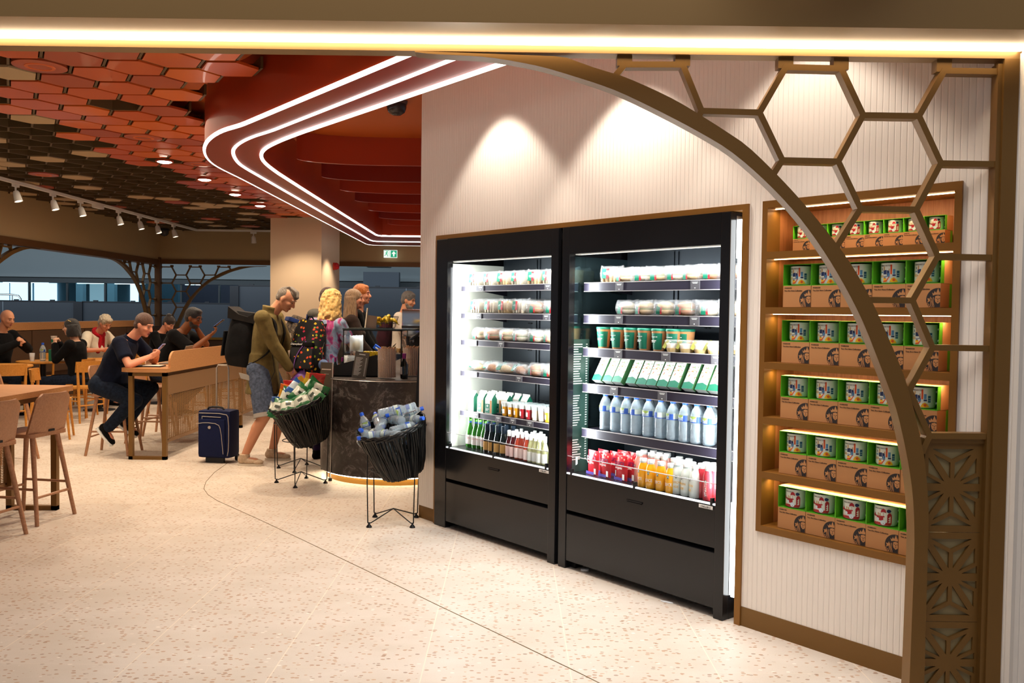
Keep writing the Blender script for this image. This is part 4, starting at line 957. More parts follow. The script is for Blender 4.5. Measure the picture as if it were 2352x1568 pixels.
WK = {'beer': (wine('beer_bottle', 'bottle', M_BGR, mat('foil_green', '#4f9a3a', 0.35), mat('beer_label', '#d5cfc8', 0.5), 0.225, 0.030, (0.12, 0.42), 0.0125, 0.13, beer_x), 'green beer bottle with blue neck band'),
      'pros': (wine('sparkling_wine_bottle', 'bottle', M_BDK, M_FOILB, mat('pros_gold', '#b08442', 0.45), 0.205, 0.028, (0.08, 0.38), 0.0155, 0.33, pros_x), 'dark sparkling wine bottle with gold label'),
      'redw': (wine('wine_bottle', 'bottle', M_WINE, M_CAPW, mat('lab_pink', '#e3c0b8', 0.5), 0.185, 0.024, (0.05, 0.42), 0.0105, 0.22), 'small dark wine bottle with pink label'),
      'rose': (wine('wine_bottle', 'bottle', M_ROSE, M_CAPW, mat('lab_pink2', '#e6cdc4', 0.5), 0.185, 0.024, (0.05, 0.42), 0.0105, 0.22), 'small rose wine bottle with white cap'),
      'whtw': (wine('wine_bottle', 'bottle', M_WHT, M_CAPW, mat('lab_cream', '#dcdcd2', 0.5), 0.185, 0.024, (0.05, 0.38), 0.0105, 0.22), 'small white wine bottle with white cap')}
WP = [('beer', 1079, 0.12), ('beer', 1092, 0.12), ('beer', 1102, 0.13), ('beer', 1113, 0.12), ('pros', 1119, 0.09), ('pros', 1130, 0.09), ('pros', 1143, 0.085), ('pros', 1157, 0.085), ('redw', 1169, 0.08), ('redw', 1178, 0.075), ('rose', 1189, 0.075), ('rose', 1199, 0.08),
      ('rose', 1210, 0.07), ('whtw', 1219, 0.07), ('whtw', 1230, 0.07), ('whtw', 1240, 0.065), ('whtw', 1252, 0.07), ('beer', 1110, 0.20), ('beer', 1122, 0.21), ('beer', 1134, 0.21), ('pros', 1150, 0.17), ('pros', 1165, 0.17), ('pros', 1180, 0.17), ('redw', 1186, 0.14), ('rose', 1208, 0.14), ('rose', 1197, 0.2), ('whtw', 1222, 0.14), ('whtw', 1236, 0.14), ('whtw', 1248, 0.14), ('whtw', 1228, 0.21), ('whtw', 1242, 0.21)]
cnt = {}
for kd, px, v in WP:
    cnt[kd] = cnt.get(kd, 0)+1; s, z = ws(px, 1040, v)
    place('w_'+kd, WK[kd][0], s, v, 0.602, '%s, %s on the left chiller deck' % (WK[kd][1], ORD[cnt[kd]-1]), 'small drinks bottles on the deck of the left chiller', rr.uniform(-0.4, 0.4))
# ================================================================== MUG NICHE
M_NF = mat('niche_frame', '#80551f', 0.45, 0.25)
tz = [0.545, 0.820, 1.096, 1.371, 1.646, 1.922]; tops = [0.785, 1.060, 1.337, 1.613, 1.888, 2.140]
nt = thing('wall_shelf_unit', 'recessed bronze shelf unit with six lit shelves of mugs in the white wall', 'shelving', WM @ Vector((2.841, 0, 0)), WANG)
w = 0.965; ND = 0.26
mb = MB(); mb.b2((0, -0.012, 0.512), (w, 0.012, 0.545)); mb.b2((0, -0.012, 2.140), (w, 0.012, 2.176)); mb.b2((0, -0.012, 0.545), (0.030, 0.10, 2.140)); mb.b2((w-0.030, -0.012, 0.545), (w, 0.012, 2.140))
mb.build('frame', M_NF, nt)
mb = MB(); mb.b2((0.001, 0.012, 0.512), (w, ND, 0.544)); mb.build('bottom_shelf', M_NF, nt); MB().b2((0.001, 0.012, 2.141), (w, ND, 2.174)).build('top_panel', M_NF, nt)
mb = MB(); mb.b2((0.001, ND, 0.512), (w-0.001, ND+0.015, 2.174)); mb.b2((0.001, 0.10, 0.545), (0.028, ND, 2.14)); mb.b2((w-0.028, 0.012, 0.545), (w-0.001, ND, 2.14)); mb.build('oak_back', M_OAKD, nt)
for k in range(5):
    o = MB().b2((0.03, -0.012, tops[k]), (w-0.03, ND, tz[k+1]-0.0005)).build('shelf', M_NF, nt)
M_NLED = mat('niche_led', (1, 1, 1), emit=(1.0, 0.78, 0.48), es=10)
for k in range(6):
    MB().b2((0.033, 0.050, tops[k]-0.0035), (w-0.033, 0.058, tops[k]-0.0005)).build('light_strip', M_NLED, nt)
    lamp('AREA', 'niche_strip_light', W(2.841+w/2, 0.052, tops[k]-0.012), 2.6, (1.0, 0.76, 0.44), W(2.841+w/2, 0.075, tops[k]-0.2), shape='RECTANGLE', size=0.88, size_y=0.015)
M_LIME = mat('lime_card', '#5fb81f', 0.5); M_MUG = mat('mug_glaze', '#dfe6da', 0.15, coat=0.6)
CLR = {'navy': '#22345e', 'blue': '#5a8fb8', 'org': '#d9541f', 'yel': '#efb01a', 'tan': '#c09a62', 'red': '#a81e28', 'teal': '#2a5a78', 'pale': '#cfe0e6', 'ink': '#3a3330', 'cream': '#ece2d4'}
MC = [mat('print_'+k, v, 0.4) for k, v in CLR.items()]; MI = {k: i for i, k in enumerate(CLR)}
R_M, H_M = 0.051, 0.092
def art(mb, shapes, R, H):
    for kd, c, *a in shapes:
        if kd == 'b': cyl_patch(mb, a[0]*R, a[2]*R, a[1]*H, a[3]*H, R, MI[c], None, 0.0007)
        elif kd == 'p':
            mb.face([(math.sin(u)*(R+0.0012), -math.cos(u)*(R+0.0012), v*H) for u, v in a[0]], MI[c])
        elif kd == 'o':
            cu, cv, r = a; mb.face([(math.sin(cu+r*math.cos(q*PI/6)/R)*(R+0.0014), -math.cos(cu+r*math.cos(q*PI/6)/R)*(R+0.0014), cv*H+r*math.sin(q*PI/6)) for q in range(12)], MI[c])
MAN = [('b', 'org', 0.02, 0.45, 0.16, 0.92), ('b', 'navy', -0.62, 0.45, -0.30, 0.66), ('b', 'navy', -0.27, 0.38, -0.06, 0.64), ('b', 'blue', -0.20, 0.30, -0.02, 0.50), ('b', 'blue', 0.22, 0.46, 0.42, 0.70), ('b', 'navy', 0.20, 0.36, 0.46, 0.44),
       ('b', 'teal', 0.54, 0.30, 0.78, 0.62), ('b', 'pale', 0.56, 0.38, 0.76, 0.40), ('b', 'pale', 0.56, 0.48, 0.76, 0.50), ('b', 'tan', -0.60, 0.64, -0.48, 0.82), ('b', 'tan', -0.12, 0.60, -0.04, 0.72), ('b', 'tan', -1.0, 0.30, -0.64, 0.42),
       ('b', 'blue', -0.95, 0.52, -0.68, 0.58), ('b', 'navy', -0.82, 0.66, -0.74, 0.76), ('b', 'navy', -0.60, 0.33, -0.1, 0.36), ('b', 'yel', -0.62, 0.16, -0.34, 0.28), ('b', 'navy', -0.58, 0.26, -0.38, 0.30), ('p', 'org', [(-0.62, 0.06), (-0.30, 0.08), (-0.02, 0.34), (-0.08, 0.34), (-0.34, 0.16), (-0.62, 0.14)]),
       ('p', 'yel', [(-0.04, 0.08), (0.10, 0.24), (0.30, 0.30), (0.52, 0.22), (0.66, 0.08), (0.3, 0.05)]), ('o', 'org', 0.32, 0.17, 0.006)]
ENG = [('b', 'red', -1.0, 0.06, 0.62, 0.20), ('b', 'red', -0.62, 0.28, -0.0, 0.48), ('b', 'cream', -0.9, 0.16, -0.66, 0.42), ('b', 'red', -1.0, 0.46, 0.1, 0.52), ('b', 'red', 0.32, 0.12, 0.70, 0.60), ('b', 'cream', 0.42, 0.20, 0.60, 0.24), ('b', 'cream', 0.42, 0.30, 0.60, 0.34), ('b', 'cream', 0.42, 0.40, 0.60, 0.44),
       ('o', 'red', 0.51, 0.60, 0.008), ('p', 'red', [(-0.24, 0.68), (-0.18, 0.82), (0.0, 0.90), (0.18, 0.82), (0.24, 0.68), (0.0, 0.72)]), ('b', 'red', -0.012, 0.46, 0.012, 0.70), ('b', 'tan', -0.52, 0.50, -0.42, 0.66), ('b', 'tan', -0.34, 0.50, -0.24, 0.64), ('o', 'navy', 0.42, 0.78, 0.008), ('o', 'navy', 0.52, 0.78, 0.006),
       ('o', 'pale', -0.02, 0.20, 0.011), ('o', 'pale', -0.50, 0.34, 0.007), ('p', 'pale', [(-0.26, 0.26), (0.22, 0.26), (0.16, 0.14), (-0.16, 0.14)]), ('p', 'red', [(-1.0, 0.5), (-0.7, 0.5), (-0.85, 0.66)])]
def mug(shapes, word, dark_handle=False):
    def f():
        t = thing('mug', '', 'mug')
        MB().lathe([(0, 0.004), (0.040, 0.0), (0.047, 0.003), (R_M, 0.012), (R_M, H_M), (R_M-0.003, H_M), (R_M-0.004, 0.014), (0, 0.010)], n=32).build('mug_body', M_MUG, t, smooth=40)
        P = [(R_M-0.003, 0, 0.072), (R_M+0.012, 0, 0.074), (R_M+0.022, 0, 0.064), (R_M+0.023, 0, 0.045), (R_M+0.019, 0, 0.028), (R_M-0.003, 0, 0.020)]
        MB().tube([Vector(p) for p in roundc([Vector(p) for p in P], 1)], 0.0052, 8).build('handle', M_MUG, t, smooth=True)
        mb = MB(); art(mb, shapes, R_M, H_M); o = mb.build('artwork', MC, t)
        bent_text(word, 0.0085, R_M, H_M*0.84, MC[MI['ink']], o, off=-0.022)
        return t
    return f
def kraft_box():
    t = thing('kraft_gift_box', '', 'box')
    w_, h_, d_ = 0.1525, 0.105, 0.125
    o = MB().b2((-w_/2, 0, 0), (w_/2, d_, h_), bev=0.0015).build('carton', M_KRAFT, t)
    roundel(0.0655, 0.035, 0.050, -0.0006, clip=w_/2-0.001, n=44, zmin=0.002).build('emblem', [M_INK, M_KRAFT], t)
    text_mesh('STARBUCKS', 0.0075, M_INK, t, (-0.068, -0.0006, 0.092), align='LEFT'); text_mesh('You Are Here Collection', 0.0095, M_INK, t, (-0.068, -0.0006, 0.078), align='LEFT')
    MB().b2((w_/2, 0.085, 0.002), (w_/2+0.0008, 0.12, 0.103)).build('side_flap', M_LIME, t)
    return t
def open_box():
    t = thing('open_gift_box', '', 'box')
    w_, h_, d_ = 0.1525, 0.105, 0.125; e = 0.0022
    mb = MB(); mb.b2((-w_/2, 0, 0), (w_/2, d_, e)); mb.b2((-w_/2, 0, 0), (-w_/2+e, d_, h_)); mb.b2((w_/2-e, 0, 0), (w_/2, d_, h_)); mb.b2((-w_/2, d_-e, 0), (w_/2, d_, h_)); mb.b2((-w_/2, 0, h_-e), (w_/2, d_, h_))
    mb.build('tray', M_LIME, t)
    mb = MB(); mb.b2((w_/2, 0.03, 0), (w_/2+0.001, d_, h_)); mb.b2((-w_/2, 0.02, h_), (w_/2, d_, h_+0.001)); mb.build('outer_sleeve', M_KRAFTL, t)
    return t
PROTO2 = {}
def put(kind, maker, s, v, z, label, group, rz=0.0, sc=1.0):
    p = W(s, v, z)
    if kind not in PROTO2:
        t = maker(); PROTO2[kind] = t; t.location = p; t.rotation_euler = (0, 0, WANG+rz); t['label'] = label; t['group'] = group; t.scale = (sc,)*3; return t
    return dup(PROTO2[kind], p, WANG+rz, label, group, sc)
TN = ['bottom', 'fifth from top', 'fourth from top', 'third from top', 'second from top', 'top']
rr = random.Random(9)
for k in range(6):
    if k == 5: n, s0, pitch, v, sc = 8, 2.955, 0.0930, 0.085, 0.61
    else: n, s0, pitch, v, sc = 5, 2.946, 0.1538, 0.022, 1.0
    kd = 'eng' if k in (0, 5) else 'man'
    for q in range(n):
        s = s0+pitch*(q+0.5); j = rr.uniform(-0.002, 0.002)
        put('kraft', kraft_box, s, v+j, tz[k]+0.0005, 'closed kraft mug box, %s on the %s niche shelf' % (ORD[q], TN[k]), 'kraft gift boxes in the mug niche', 0, sc)
        z1 = tz[k]+0.0005+0.1055*sc; dx = rr.uniform(-0.001, 0.001)
        put('open', open_box, s, v+j, z1, 'open lime mug box, %s on the %s niche shelf' % (ORD[q], TN[k]), 'lime gift boxes in the mug niche', 0, sc)
        lab = ('mug with red umbrella print' if kd == 'eng' else 'mug with blue city print')
        put(kd, mug(MAN, 'MANCHESTER') if kd == 'man' else mug(ENG, 'ENGLAND'), s-0.010*sc+dx, v+0.056*sc, z1+0.003*sc, '%s, %s on the %s niche shelf' % (lab, ORD[q], TN[k]), 'printed mugs in the niche', 0.26+rr.uniform(-0.05, 0.05), sc)
# ================================================================== COUNTER
CX, CY, CRD = -1.13, 8.65, 0.75
def stad(R, n=40, back=3.9, side=0.0):                # rounded nose towards the viewer, narrower run going back
    P = []
    for i in range(n+1):
        a = PI*1.08+ (PI*0.84)*i/n; P.append((CX+R*math.cos(a), CY+R*math.sin(a)))
    k = R-CRD
    P += [(CX+R*0.93, CY+0.3), (CX+0.6+k, CY+0.75), (CX+0.6+k, CY+back), (CX-0.35-k, CY+back), (CX-0.35-k, CY+0.75+k), (CX-0.62-k, CY+0.42+k)]
    return P
t = thing('service_counter', 'rounded black marble service counter with glowing gold base', 'counter', (0, 0, 0))
MB().prism(stad(CRD), 0.075, 0.955).build('counter_body', M_MARBLE, t, smooth=30)
MB().prism(stad(CRD+0.004), 0.956, 0.972).build('worktop', M_MARBLE, t, smooth=30)
MB().prism(stad(CRD-0.055), 0.0, 0.075).build('plinth', mat('plinth_gold', '#a87a35', 0.35, 0.6), t, smooth=30)
P = [Vector((CX+(CRD-0.025)*math.cos(a), CY+(CRD-0.025)*math.sin(a), 0.068)) for a in [PI*1.0+PI*i/40 for i in range(41)]]
MB().tube(P, 0.006, 6).build('base_light', mat('base_led', (1, 1, 1), emit=(1.0, 0.86, 0.62), es=26), t)
P = [Vector((CX+(CRD+0.005)*math.cos(a), CY+(CRD+0.005)*math.sin(a), 0.962)) for a in [PI*1.05+PI*0.9*i/40 for i in range(41)]]
MB().tube(P, 0.004, 6).build('edge_trim', M_STEEL, t)
ZC = 0.973
def ctag(o, l, c, g=None): return tag(o, l, c, g)
# glass display case
t = thing('glass_case', 'clear glass display case of pastries standing on the black counter', 'display case', (-1.40, 8.98, ZC))
mb = MB(); mb.b2((-0.29, -0.25, 0.0), (-0.284, 0.25, 0.44)); mb.b2((0.284, -0.25, 0), (0.29, 0.25, 0.44)); mb.b2((-0.29, -0.25, 0), (0.29, -0.244, 0.44)); mb.build('glass_sides', M_GLASS, t)
MB().b2((-0.30, -0.26, 0.44), (0.42, 0.26, 0.452)).build('glass_top', mat('smoke_glass', '#5c6a66', 0.1, trans=0.5), t)
mb = MB()
for x in (-0.29, 0.29):
    for y in (-0.25, 0.25): mb.b2((x-0.005, y-0.005, 0), (x+0.005, y+0.005, 0.44))
for a_, b_ in (((-0.295, -0.255, 0.43), (0.295, -0.245, 0.442)), ((-0.295, 0.245, 0.43), (0.295, 0.255, 0.442)), ((-0.295, -0.25, 0.43), (-0.285, 0.25, 0.442)), ((0.285, -0.25, 0.43), (0.295, 0.25, 0.442))): mb.b2(a_, b_)
mb.build('edge_frame', M_BLACKM, t)
MB().b2((-0.28, -0.235, 0.20), (0.28, 0.24, 0.206)).build('inner_shelf', M_GLASS, t)
for k in range(5):
    t = thing('pastry', 'brown oat slice in the glass case, ' + ORD[k], 'pastry', (-1.30+0.085*k, 8.90+0.05*(k % 2), ZC+0.207), group='oat slices in the glass case') if k == 0 else dup(t, (-1.30+0.085*k, 8.90+0.05*(k % 2), ZC+0.207), 0.3*k, 'brown oat slice in the glass case, ' + ORD[k])
    if k == 0:
        MB().b2((-0.04, -0.03, 0), (0.04, 0.03, 0.045), bev=0.012).build('slice', cloth('flapjack', '#6b4423', '#c08a4a', 0.8, 60, 0.004), t, smooth=50)
        MB().b2((-0.02, -0.034, 0.02), (0.02, -0.031, 0.06)).build('price_card', mat('cream_card', '#e6d9a8', 0.6), t)
M_FILM2 = mat('bag_film', (0.9, 0.93, 0.95), 0.15, alpha=0.6, spec=0.8)
for k, (x, z) in enumerate(((-1.66, 0.0), (-1.56, 0.01), (-1.60, 0.19))):
    t = thing('snack_bag', 'white crinkled snack bag in the left of the glass case, ' + ('lower left', 'lower right', 'upper')[k], 'packet', (x, 8.95, ZC+0.207*(k == 2)+0.001), 0.2*k)
    film_bag(0.13, 0.09, 0.17, 30+k).build('bag', M_FILM2, t, smooth=50); MB().ell((0, 0, 0.06), (0.045, 0.03, 0.055), n=10).build('contents', mat('nuts', '#c9a64a', 0.7), t, smooth=50)
t = thing('snack_packet', 'bright blue snack packet leaning inside the glass case', 'packet', (-1.38, 9.0, ZC+0.21), rot=(0.2, 0.6, 0)); MB().b2((-0.07, -0.01, 0), (0.07, 0.01, 0.05), bev=0.006).build('wrapper', mat('packet_blue', '#1f57c4', 0.3), t); MB().b2((-0.05, -0.0115, 0.018), (0.05, -0.0102, 0.032)).build('print', M_LWH, t)
# black wedge tray with snacks
t = thing('display_tray', 'black sloping display tray on the near edge of the counter', 'tray', (-1.50, 8.30, ZC))
mb = MB(); 
pr = [(-0.24, 0.0), (0.26, 0.0), (0.26, 0.21), (0.20, 0.21), (-0.24, 0.09)]
mb.prism(pr, 0.0, 0.01, lambda u, v, h: Vector((u, h, v))); mb.prism(pr, 0.21, 0.22, lambda u, v, h: Vector((u, h, v))); mb.b2((0.25, 0, 0), (0.26, 0.22, 0.21)); mb.b2((-0.24, 0, 0), (-0.23, 0.22, 0.09)); mb.b2((-0.24, 0, 0), (0.26, 0.22, 0.01))
mb.build('tray_body', M_BLACKM, t)
mb = MB().b2((0.02, 0.01, 0.10), (0.025, 0.21, 0.16)); mb.build('divider', M_BLACKM, t)
for k in range(7):
    p = (-1.42+0.030*k, 8.42, ZC+0.05)
    if k == 0:
        yb = t = thing('snack_bar', 'x', 'snack', p, group='yellow and black snack bars in the tray'); MB().b2((-0.012, -0.03, 0), (0.012, 0.03, 0.19), bev=0.004).build('wrapper', mat('bar_yellow', '#e5c81c', 0.35), t)
        MB().b2((-0.0124, -0.0304, 0.02), (0.0124, 0.0304, 0.08)).build('dark_print', M_BLACKM, t); MB().b2((-0.0125, -0.0306, 0.12), (0.004, 0.0306, 0.14)).build('dark_stripe', M_BLACKM, t)
    else: t = dup(yb, p, 0.04*(k % 3))
    t['label'] = 'upright yellow and black snack bar in the tray, ' + ORD[k]
for k, (x, y) in enumerate(((-1.70, 8.38), (-1.64, 8.42))):
    t = thing('sauce_bottle', 'small dark bottle with purple cap standing in the tray, ' + ('left', 'right'), 'bottle', (x, y, ZC+0.012)) if False else thing('drink_bottle', 'small dark bottle with purple cap in the tray, ' + ('left one', 'right one')[k], 'bottle', (x, y, ZC+0.012))
    MB().lathe([(0, 0), (0.018, 0), (0.018, 0.09), (0.009, 0.12), (0.009, 0.14), (0, 0.14)], n=14).build('bottle_body', M_BDK, t, smooth=45); MB().lathe([(0.0105, 0.125), (0.0105, 0.165), (0, 0.166)], n=14).build('cap', mat('cap_purple', '#7a1c6e', 0.35), t, smooth=40)
t = thing('sweet_packet', 'small red packet of sweets at the low end of the tray', 'packet', (-1.67, 8.33, ZC+0.012), 0.3); MB().b2((-0.05, -0.02, 0), (0.05, 0.02, 0.085), bev=0.012).build('wrapper', mat('packet_red', '#c22a20', 0.35), t, smooth=50); MB().b2((-0.03, -0.0215, 0.03), (0.03, -0.0202, 0.06)).build('print', M_LWH, t)
# menu card
t = thing('menu_card', 'grey printed menu card leaning against the black tray', 'sign', (-1.425, 8.085, ZC), rot=(-0.14, 0.13, 0))
MB().b2((-0.065, 0, 0), (0.065, 0.004, 0.25)).build('card', mat('menu_grey', '#55524b', 0.5), t)
mb = MB()
for q in range(15): mb.b2((-0.052, -0.001, 0.03+0.0115*q), (-0.052+0.045+0.02*((q*7) % 3)/2, 0.0, 0.034+0.0115*q)); mb.b2((0.040, -0.001, 0.03+0.0115*q), (0.052, 0.0, 0.034+0.0115*q))
mb.b2((-0.028, -0.001, 0.222), (0.030, 0.0, 0.230)); mb.build('printed_lines', M_TXT, t)
# jars of wafer straws
def straw_jar(loc, lab):
    t = thing('wafer_jar', lab, 'jar', loc)
    MB().lathe([(0, 0), (0.085, 0), (0.088, 0.01), (0.088, 0.17), (0.095, 0.18), (0.088, 0.19), (0.088, 0.28), (0.085, 0.28), (0.085, 0.012), (0, 0.010)], n=28).build('glass_jar', mat('jar_glass', (0.95, 0.97, 0.96), 0.04, alpha=0.10, spec=0.9), t, smooth=40)
    mm = mat('wafer', '#a8744e', 0.6)
    if not mm.get('done'):
        v = texmap(mm, (1, 1, 1)); s = sepxyz(mm, v); f = mathn(mm, 'FRACT', mathn(mm, 'MULTIPLY', mathn(mm, 'ADD', s[2], mathn(mm, 'MULTIPLY', s[0], 0.9)), 75)); base(mm, mixc(mm, mathn(mm, 'GREATER_THAN', f, 0.5), '#d2aa80', '#6a3c24')); mm['done'] = 1
    r3 = random.Random(4); mb = MB()
    for ring, n in ((0.075, 26), (0.058, 18), (0.038, 12), (0.015, 5)):
        for i in range(n):
            a = 2*PI*i/n+ring*9; x, y = ring*math.cos(a), ring*math.sin(a); hgt = 0.27+0.03*r3.random()
            mb.cyl((x*0.97, y*0.97, 0.012), (x+0.006*math.sin(i), y, hgt), 0.0075, n=7)
    o = mb.build('wafer_straws', mm, t, smooth=50); o['kind'] = 'stuff'
    return t
straw_jar((-1.165, 8.13, ZC), 'nearer glass jar full of striped wafer straws beside the dark bottle')
straw_jar((-0.97, 8.45, ZC), 'farther glass jar of striped wafer straws behind the dark bottle')
t = thing('syrup_bottle', 'dark bottle with purple cap and white label beside the nearer wafer jar', 'bottle', (-1.01, 8.17, ZC))
MB().lathe([(0, 0), (0.034, 0), (0.036, 0.01), (0.036, 0.13), (0.016, 0.17), (0.015, 0.2), (0, 0.2)], n=20).build('bottle_body', M_BDK, t, smooth=45); MB().lathe([(0.018, 0.185), (0.018, 0.235), (0, 0.236)], n=16).build('cap', mat('cap_purple'), t, smooth=40)
mb = MB(); cyl_patch(mb, -0.06, -0.015, 0.04, 0.11, 0.036, 0, 5); mb.build('label', M_LWH, t)
# banana basket and card on the case
Z2 = ZC+0.4535
t = thing('fruit_basket', 'black wire basket of bananas on top of the glass case', 'basket', (-1.33, 8.98, Z2))
mb = MB()
for z in (0.004, 0.05, 0.12): 
    r = 0.09+z*0.25; mb.tube([Vector((r*1.3*math.cos(a), r*math.sin(a), z)) for a in [2*PI*i/24 for i in range(24)]], 0.003, 6, closed=True)
for i in range(16):
    a = 2*PI*i/16; mb.tube([(0.12*math.cos(a), 0.092*math.sin(a), 0.004), (0.157*math.cos(a), 0.12*math.sin(a), 0.12)], 0.002, 5)
mb.build('wire_basket', M_WIRE, t)
bn = None
for k, (x, y, z, r) in enumerate(((-0.09, -0.04, 0.045, 0.3), (-0.05, 0.0, 0.075, 1.2), (0.03, -0.03, 0.085, 2.0), (0.085, 0.0, 0.065, 2.7), (0.05, 0.04, 0.10, 1.6), (-0.01, 0.045, 0.06, 0.8))):
    p = Vector((-1.33+x, 8.98+y, Z2+z))
    if bn is None:
        bn = t = thing('banana', 'x', 'banana', p, r, group='bananas in the wire basket')
        P = [Vector((0.085*math.cos(a), 0, 0.085*math.sin(a)-0.06)) for a in [PI*0.15+PI*0.7*i/8 for i in range(9)]]
        MB().tube(P, [0.004, 0.013, 0.018, 0.0195, 0.020, 0.0195, 0.018, 0.012, 0.004], 10).build('fruit', mat('banana_yellow', '#d9b62a', 0.5), t, smooth=True)
        MB().tube([P[-1], P[-1]+Vector((-0.018, 0, -0.006))], 0.005, 7).build('stalk', mat('stalk_green', '#8a7a2a', 0.6), t)
    else: t = dup(bn, p, r)
    t['label'] = 'yellow banana in the wire basket, ' + ORD[k]
t = thing('counter_card', 'plain beige upright card standing before the bananas on the glass case', 'sign', (-1.43, 8.80, Z2), rot=(0, 0.12, 0.5)); MB().b2((-0.055, -0.002, 0), (0.055, 0.002, 0.13)).build('card', mat('card_beige', '#b8a994', 0.6), t); MB().b2((-0.062, -0.012, 0), (-0.052, 0.012, 0.20)).build('holder', mat('card_holder', '#c9bda8', 0.5), t)
# coffee machine, till
t = thing('coffee_machine', 'chrome coffee machine at the back of the counter beside the white wall', 'coffee machine', (-1.13, 10.6, ZC))
MB().b2((-0.19, -0.2, 0.33), (0.32, 0.25, 0.66), bev=0.02).build('housing', M_CHROME, t, smooth=40); MB().b2((-0.17, -0.18, 0), (0.32, 0.25, 0.06), bev=0.01).build('drip_tray', M_STEEL, t); MB().b2((-0.17, 0.05, 0.06), (0.30, 0.22, 0.33)).build('back_body', M_BLACKM, t)
for x in (-0.08, 0.1):
    o = MB().cyl((x, -0.1, 0.33), (x, -0.1, 0.26), 0.03, n=16).build('group_head', M_STEEL, t, smooth=40); MB().cyl((x, -0.1, 0.27), (x, -0.27, 0.26), 0.012, n=10).build('handle', M_BLACKM, o, smooth=40)
MB().b2((-0.19, -0.21, 0.40), (0.32, -0.2, 0.46)).build('control_band', M_BLACKM, t)
t = thing('till_screen', 'dark tilted till screen at the right end of the counter', 'screen', (-0.98, 9.62, ZC), rot=(0, 0, 0))
MB().cyl((0, 0, 0), (0, 0, 0.02), 0.09, n=20).build('base', M_BLACKM, t, smooth=40); MB().cyl((0, 0, 0.02), (0, 0, 0.34), 0.015, n=12).build('stem', M_BLACKM, t)
MB().box((0, 0, 0.42), (0.33, 0.26, 0.02), Matrix.Rotation(-0.65, 3, 'Y'), bev=0.004).build('display', M_BLACK, t)
MB().box((0.04, -0.16, 0.33), (0.15, 0.06, 0.012), Matrix.Rotation(-0.65, 3, 'Y'), bev=0.003).build('card_reader', mat('reader_grey', '#7d726a', 0.4), t)

# ================================================================== BASKET STANDS
def basket_stand(cx, cy, rz, lab, half=0.165, top=0.80):
    t = thing('wire_stand', lab, 'stand', (cx, cy, 0), rz, 'black wire basket stands')
    mb = MB(); c = [(-half, -half), (half, -half), (half, half), (-half, half)]
    ring = [Vector((0.245*math.cos(a), 0.245*math.sin(a), 0.66-0.10*math.cos(a+0.5)*-1)) for a in [2*PI*i/36 for i in range(36)]]
    for x, y in c:
        a = math.atan2(y, x); r0 = Vector((0.245*math.cos(a), 0.245*math.sin(a), 0)); zt = 0.66+0.10*math.cos(a+0.5)
        mb.tube([(x*1.02, y*1.02, 0.035), (x*1.06, y*1.06, 0.35), (r0.x, r0.y, zt)], 0.0045, 8); mb.tube([(x*1.02, y*1.02, 0.035), (x*0.9, y*0.9, 0.03), (0, 0, 0.105)], 0.0045, 8)
    mb.tube(ring, 0.0045, 8, closed=True)
    mb.tube([Vector((0.17*math.cos(a), 0.17*math.sin(a), 0.40)) for a in [2*PI*i/30 for i in range(30)]], 0.004, 8, closed=True)
    mb.build('wire_frame', M_WIRE, t, smooth=50)
    for x, y in c: MB().lathe([(0, 0), (0.022, 0), (0.020, 0.008), (0.007, 0.024), (0.007, 0.036), (0, 0.036)], (x*0.97, y*0.97, 0), 14).build('foot', M_WIRE, t, smooth=40)
    return t
def basket(loc, rot, lab, rt=0.255, rb=0.15, h=0.38, n=62):
    t = thing('woven_basket', lab, 'basket', loc, rot=rot, group='black woven tub baskets')
    mb = MB(); r3 = random.Random(8)
    for i in range(n):
        a = 2*PI*i/n; rr_ = [rb+(rt-rb)*(k/6)**0.75 for k in range(7)]
        mb.tube([Vector(((rr_[k]+0.004*math.sin(i*2.1+k))*math.cos(a+0.02*math.sin(k+i)), (rr_[k]+0.004*math.sin(i*2.1+k))*math.sin(a+0.02*math.sin(k+i)), h*k/6)) for k in range(7)], 0.0098+0.003*r3.random(), 6)
    mb.build('woven_canes', mat('black_cane', (0.005, 0.005, 0.005), 0.33, spec=0.3), t, smooth=60)
    mb = MB(); 
    for q in range(3): mb.tube([Vector(((rt+0.006*math.cos(a*17+q*2))*math.cos(a), (rt+0.006*math.cos(a*17+q*2))*math.sin(a), h-0.01+0.012*q+0.004*math.sin(a*17+q*2))) for a in [2*PI*i/72 for i in range(72)]], 0.009, 6, closed=True)
    mb.build('braided_rim', M_WIRE, t, smooth=60)
    mb = MB(); mb.cyl((0, 0, 0.0), (0, 0, 0.012), rb+0.008, n=32); mb.tube([Vector(((rb+0.006)*math.cos(a), (rb+0.006)*math.sin(a), 0.012)) for a in [2*PI*i/40 for i in range(40)]], 0.011, 6, closed=True); mb.build('base', M_WIRE, t, smooth=50)
    return t
basket_stand(-0.885, 6.57, 0.02, 'black wire stand holding the basket of water bottles by the white wall')
BR = (-0.885+0.07, 6.57, 0.385); rotB = (math.radians(14), math.radians(-13), 0)
basket(BR, rotB, 'black woven basket heaped with water bottles on the nearer stand')
basket_stand(-1.94, 8.03, 0.80, 'black wire stand holding the basket of crisp packets')
BL = (-1.85, 8.05, 0.40); rotL = (math.radians(15), math.radians(-15), 0)
basket(BL, rotL, 'black woven basket heaped with crisp packets on the wire stand', rt=0.265, rb=0.155, h=0.40)
basket_stand(-2.12, 8.76, 0.75, 'black wire stand half hidden behind the crisp basket')
basket((-2.10, 8.78, 0.36), (0.1, -0.05, 0), 'black woven basket on the stand hidden behind the crisp packets', rt=0.19, rb=0.13, h=0.30)
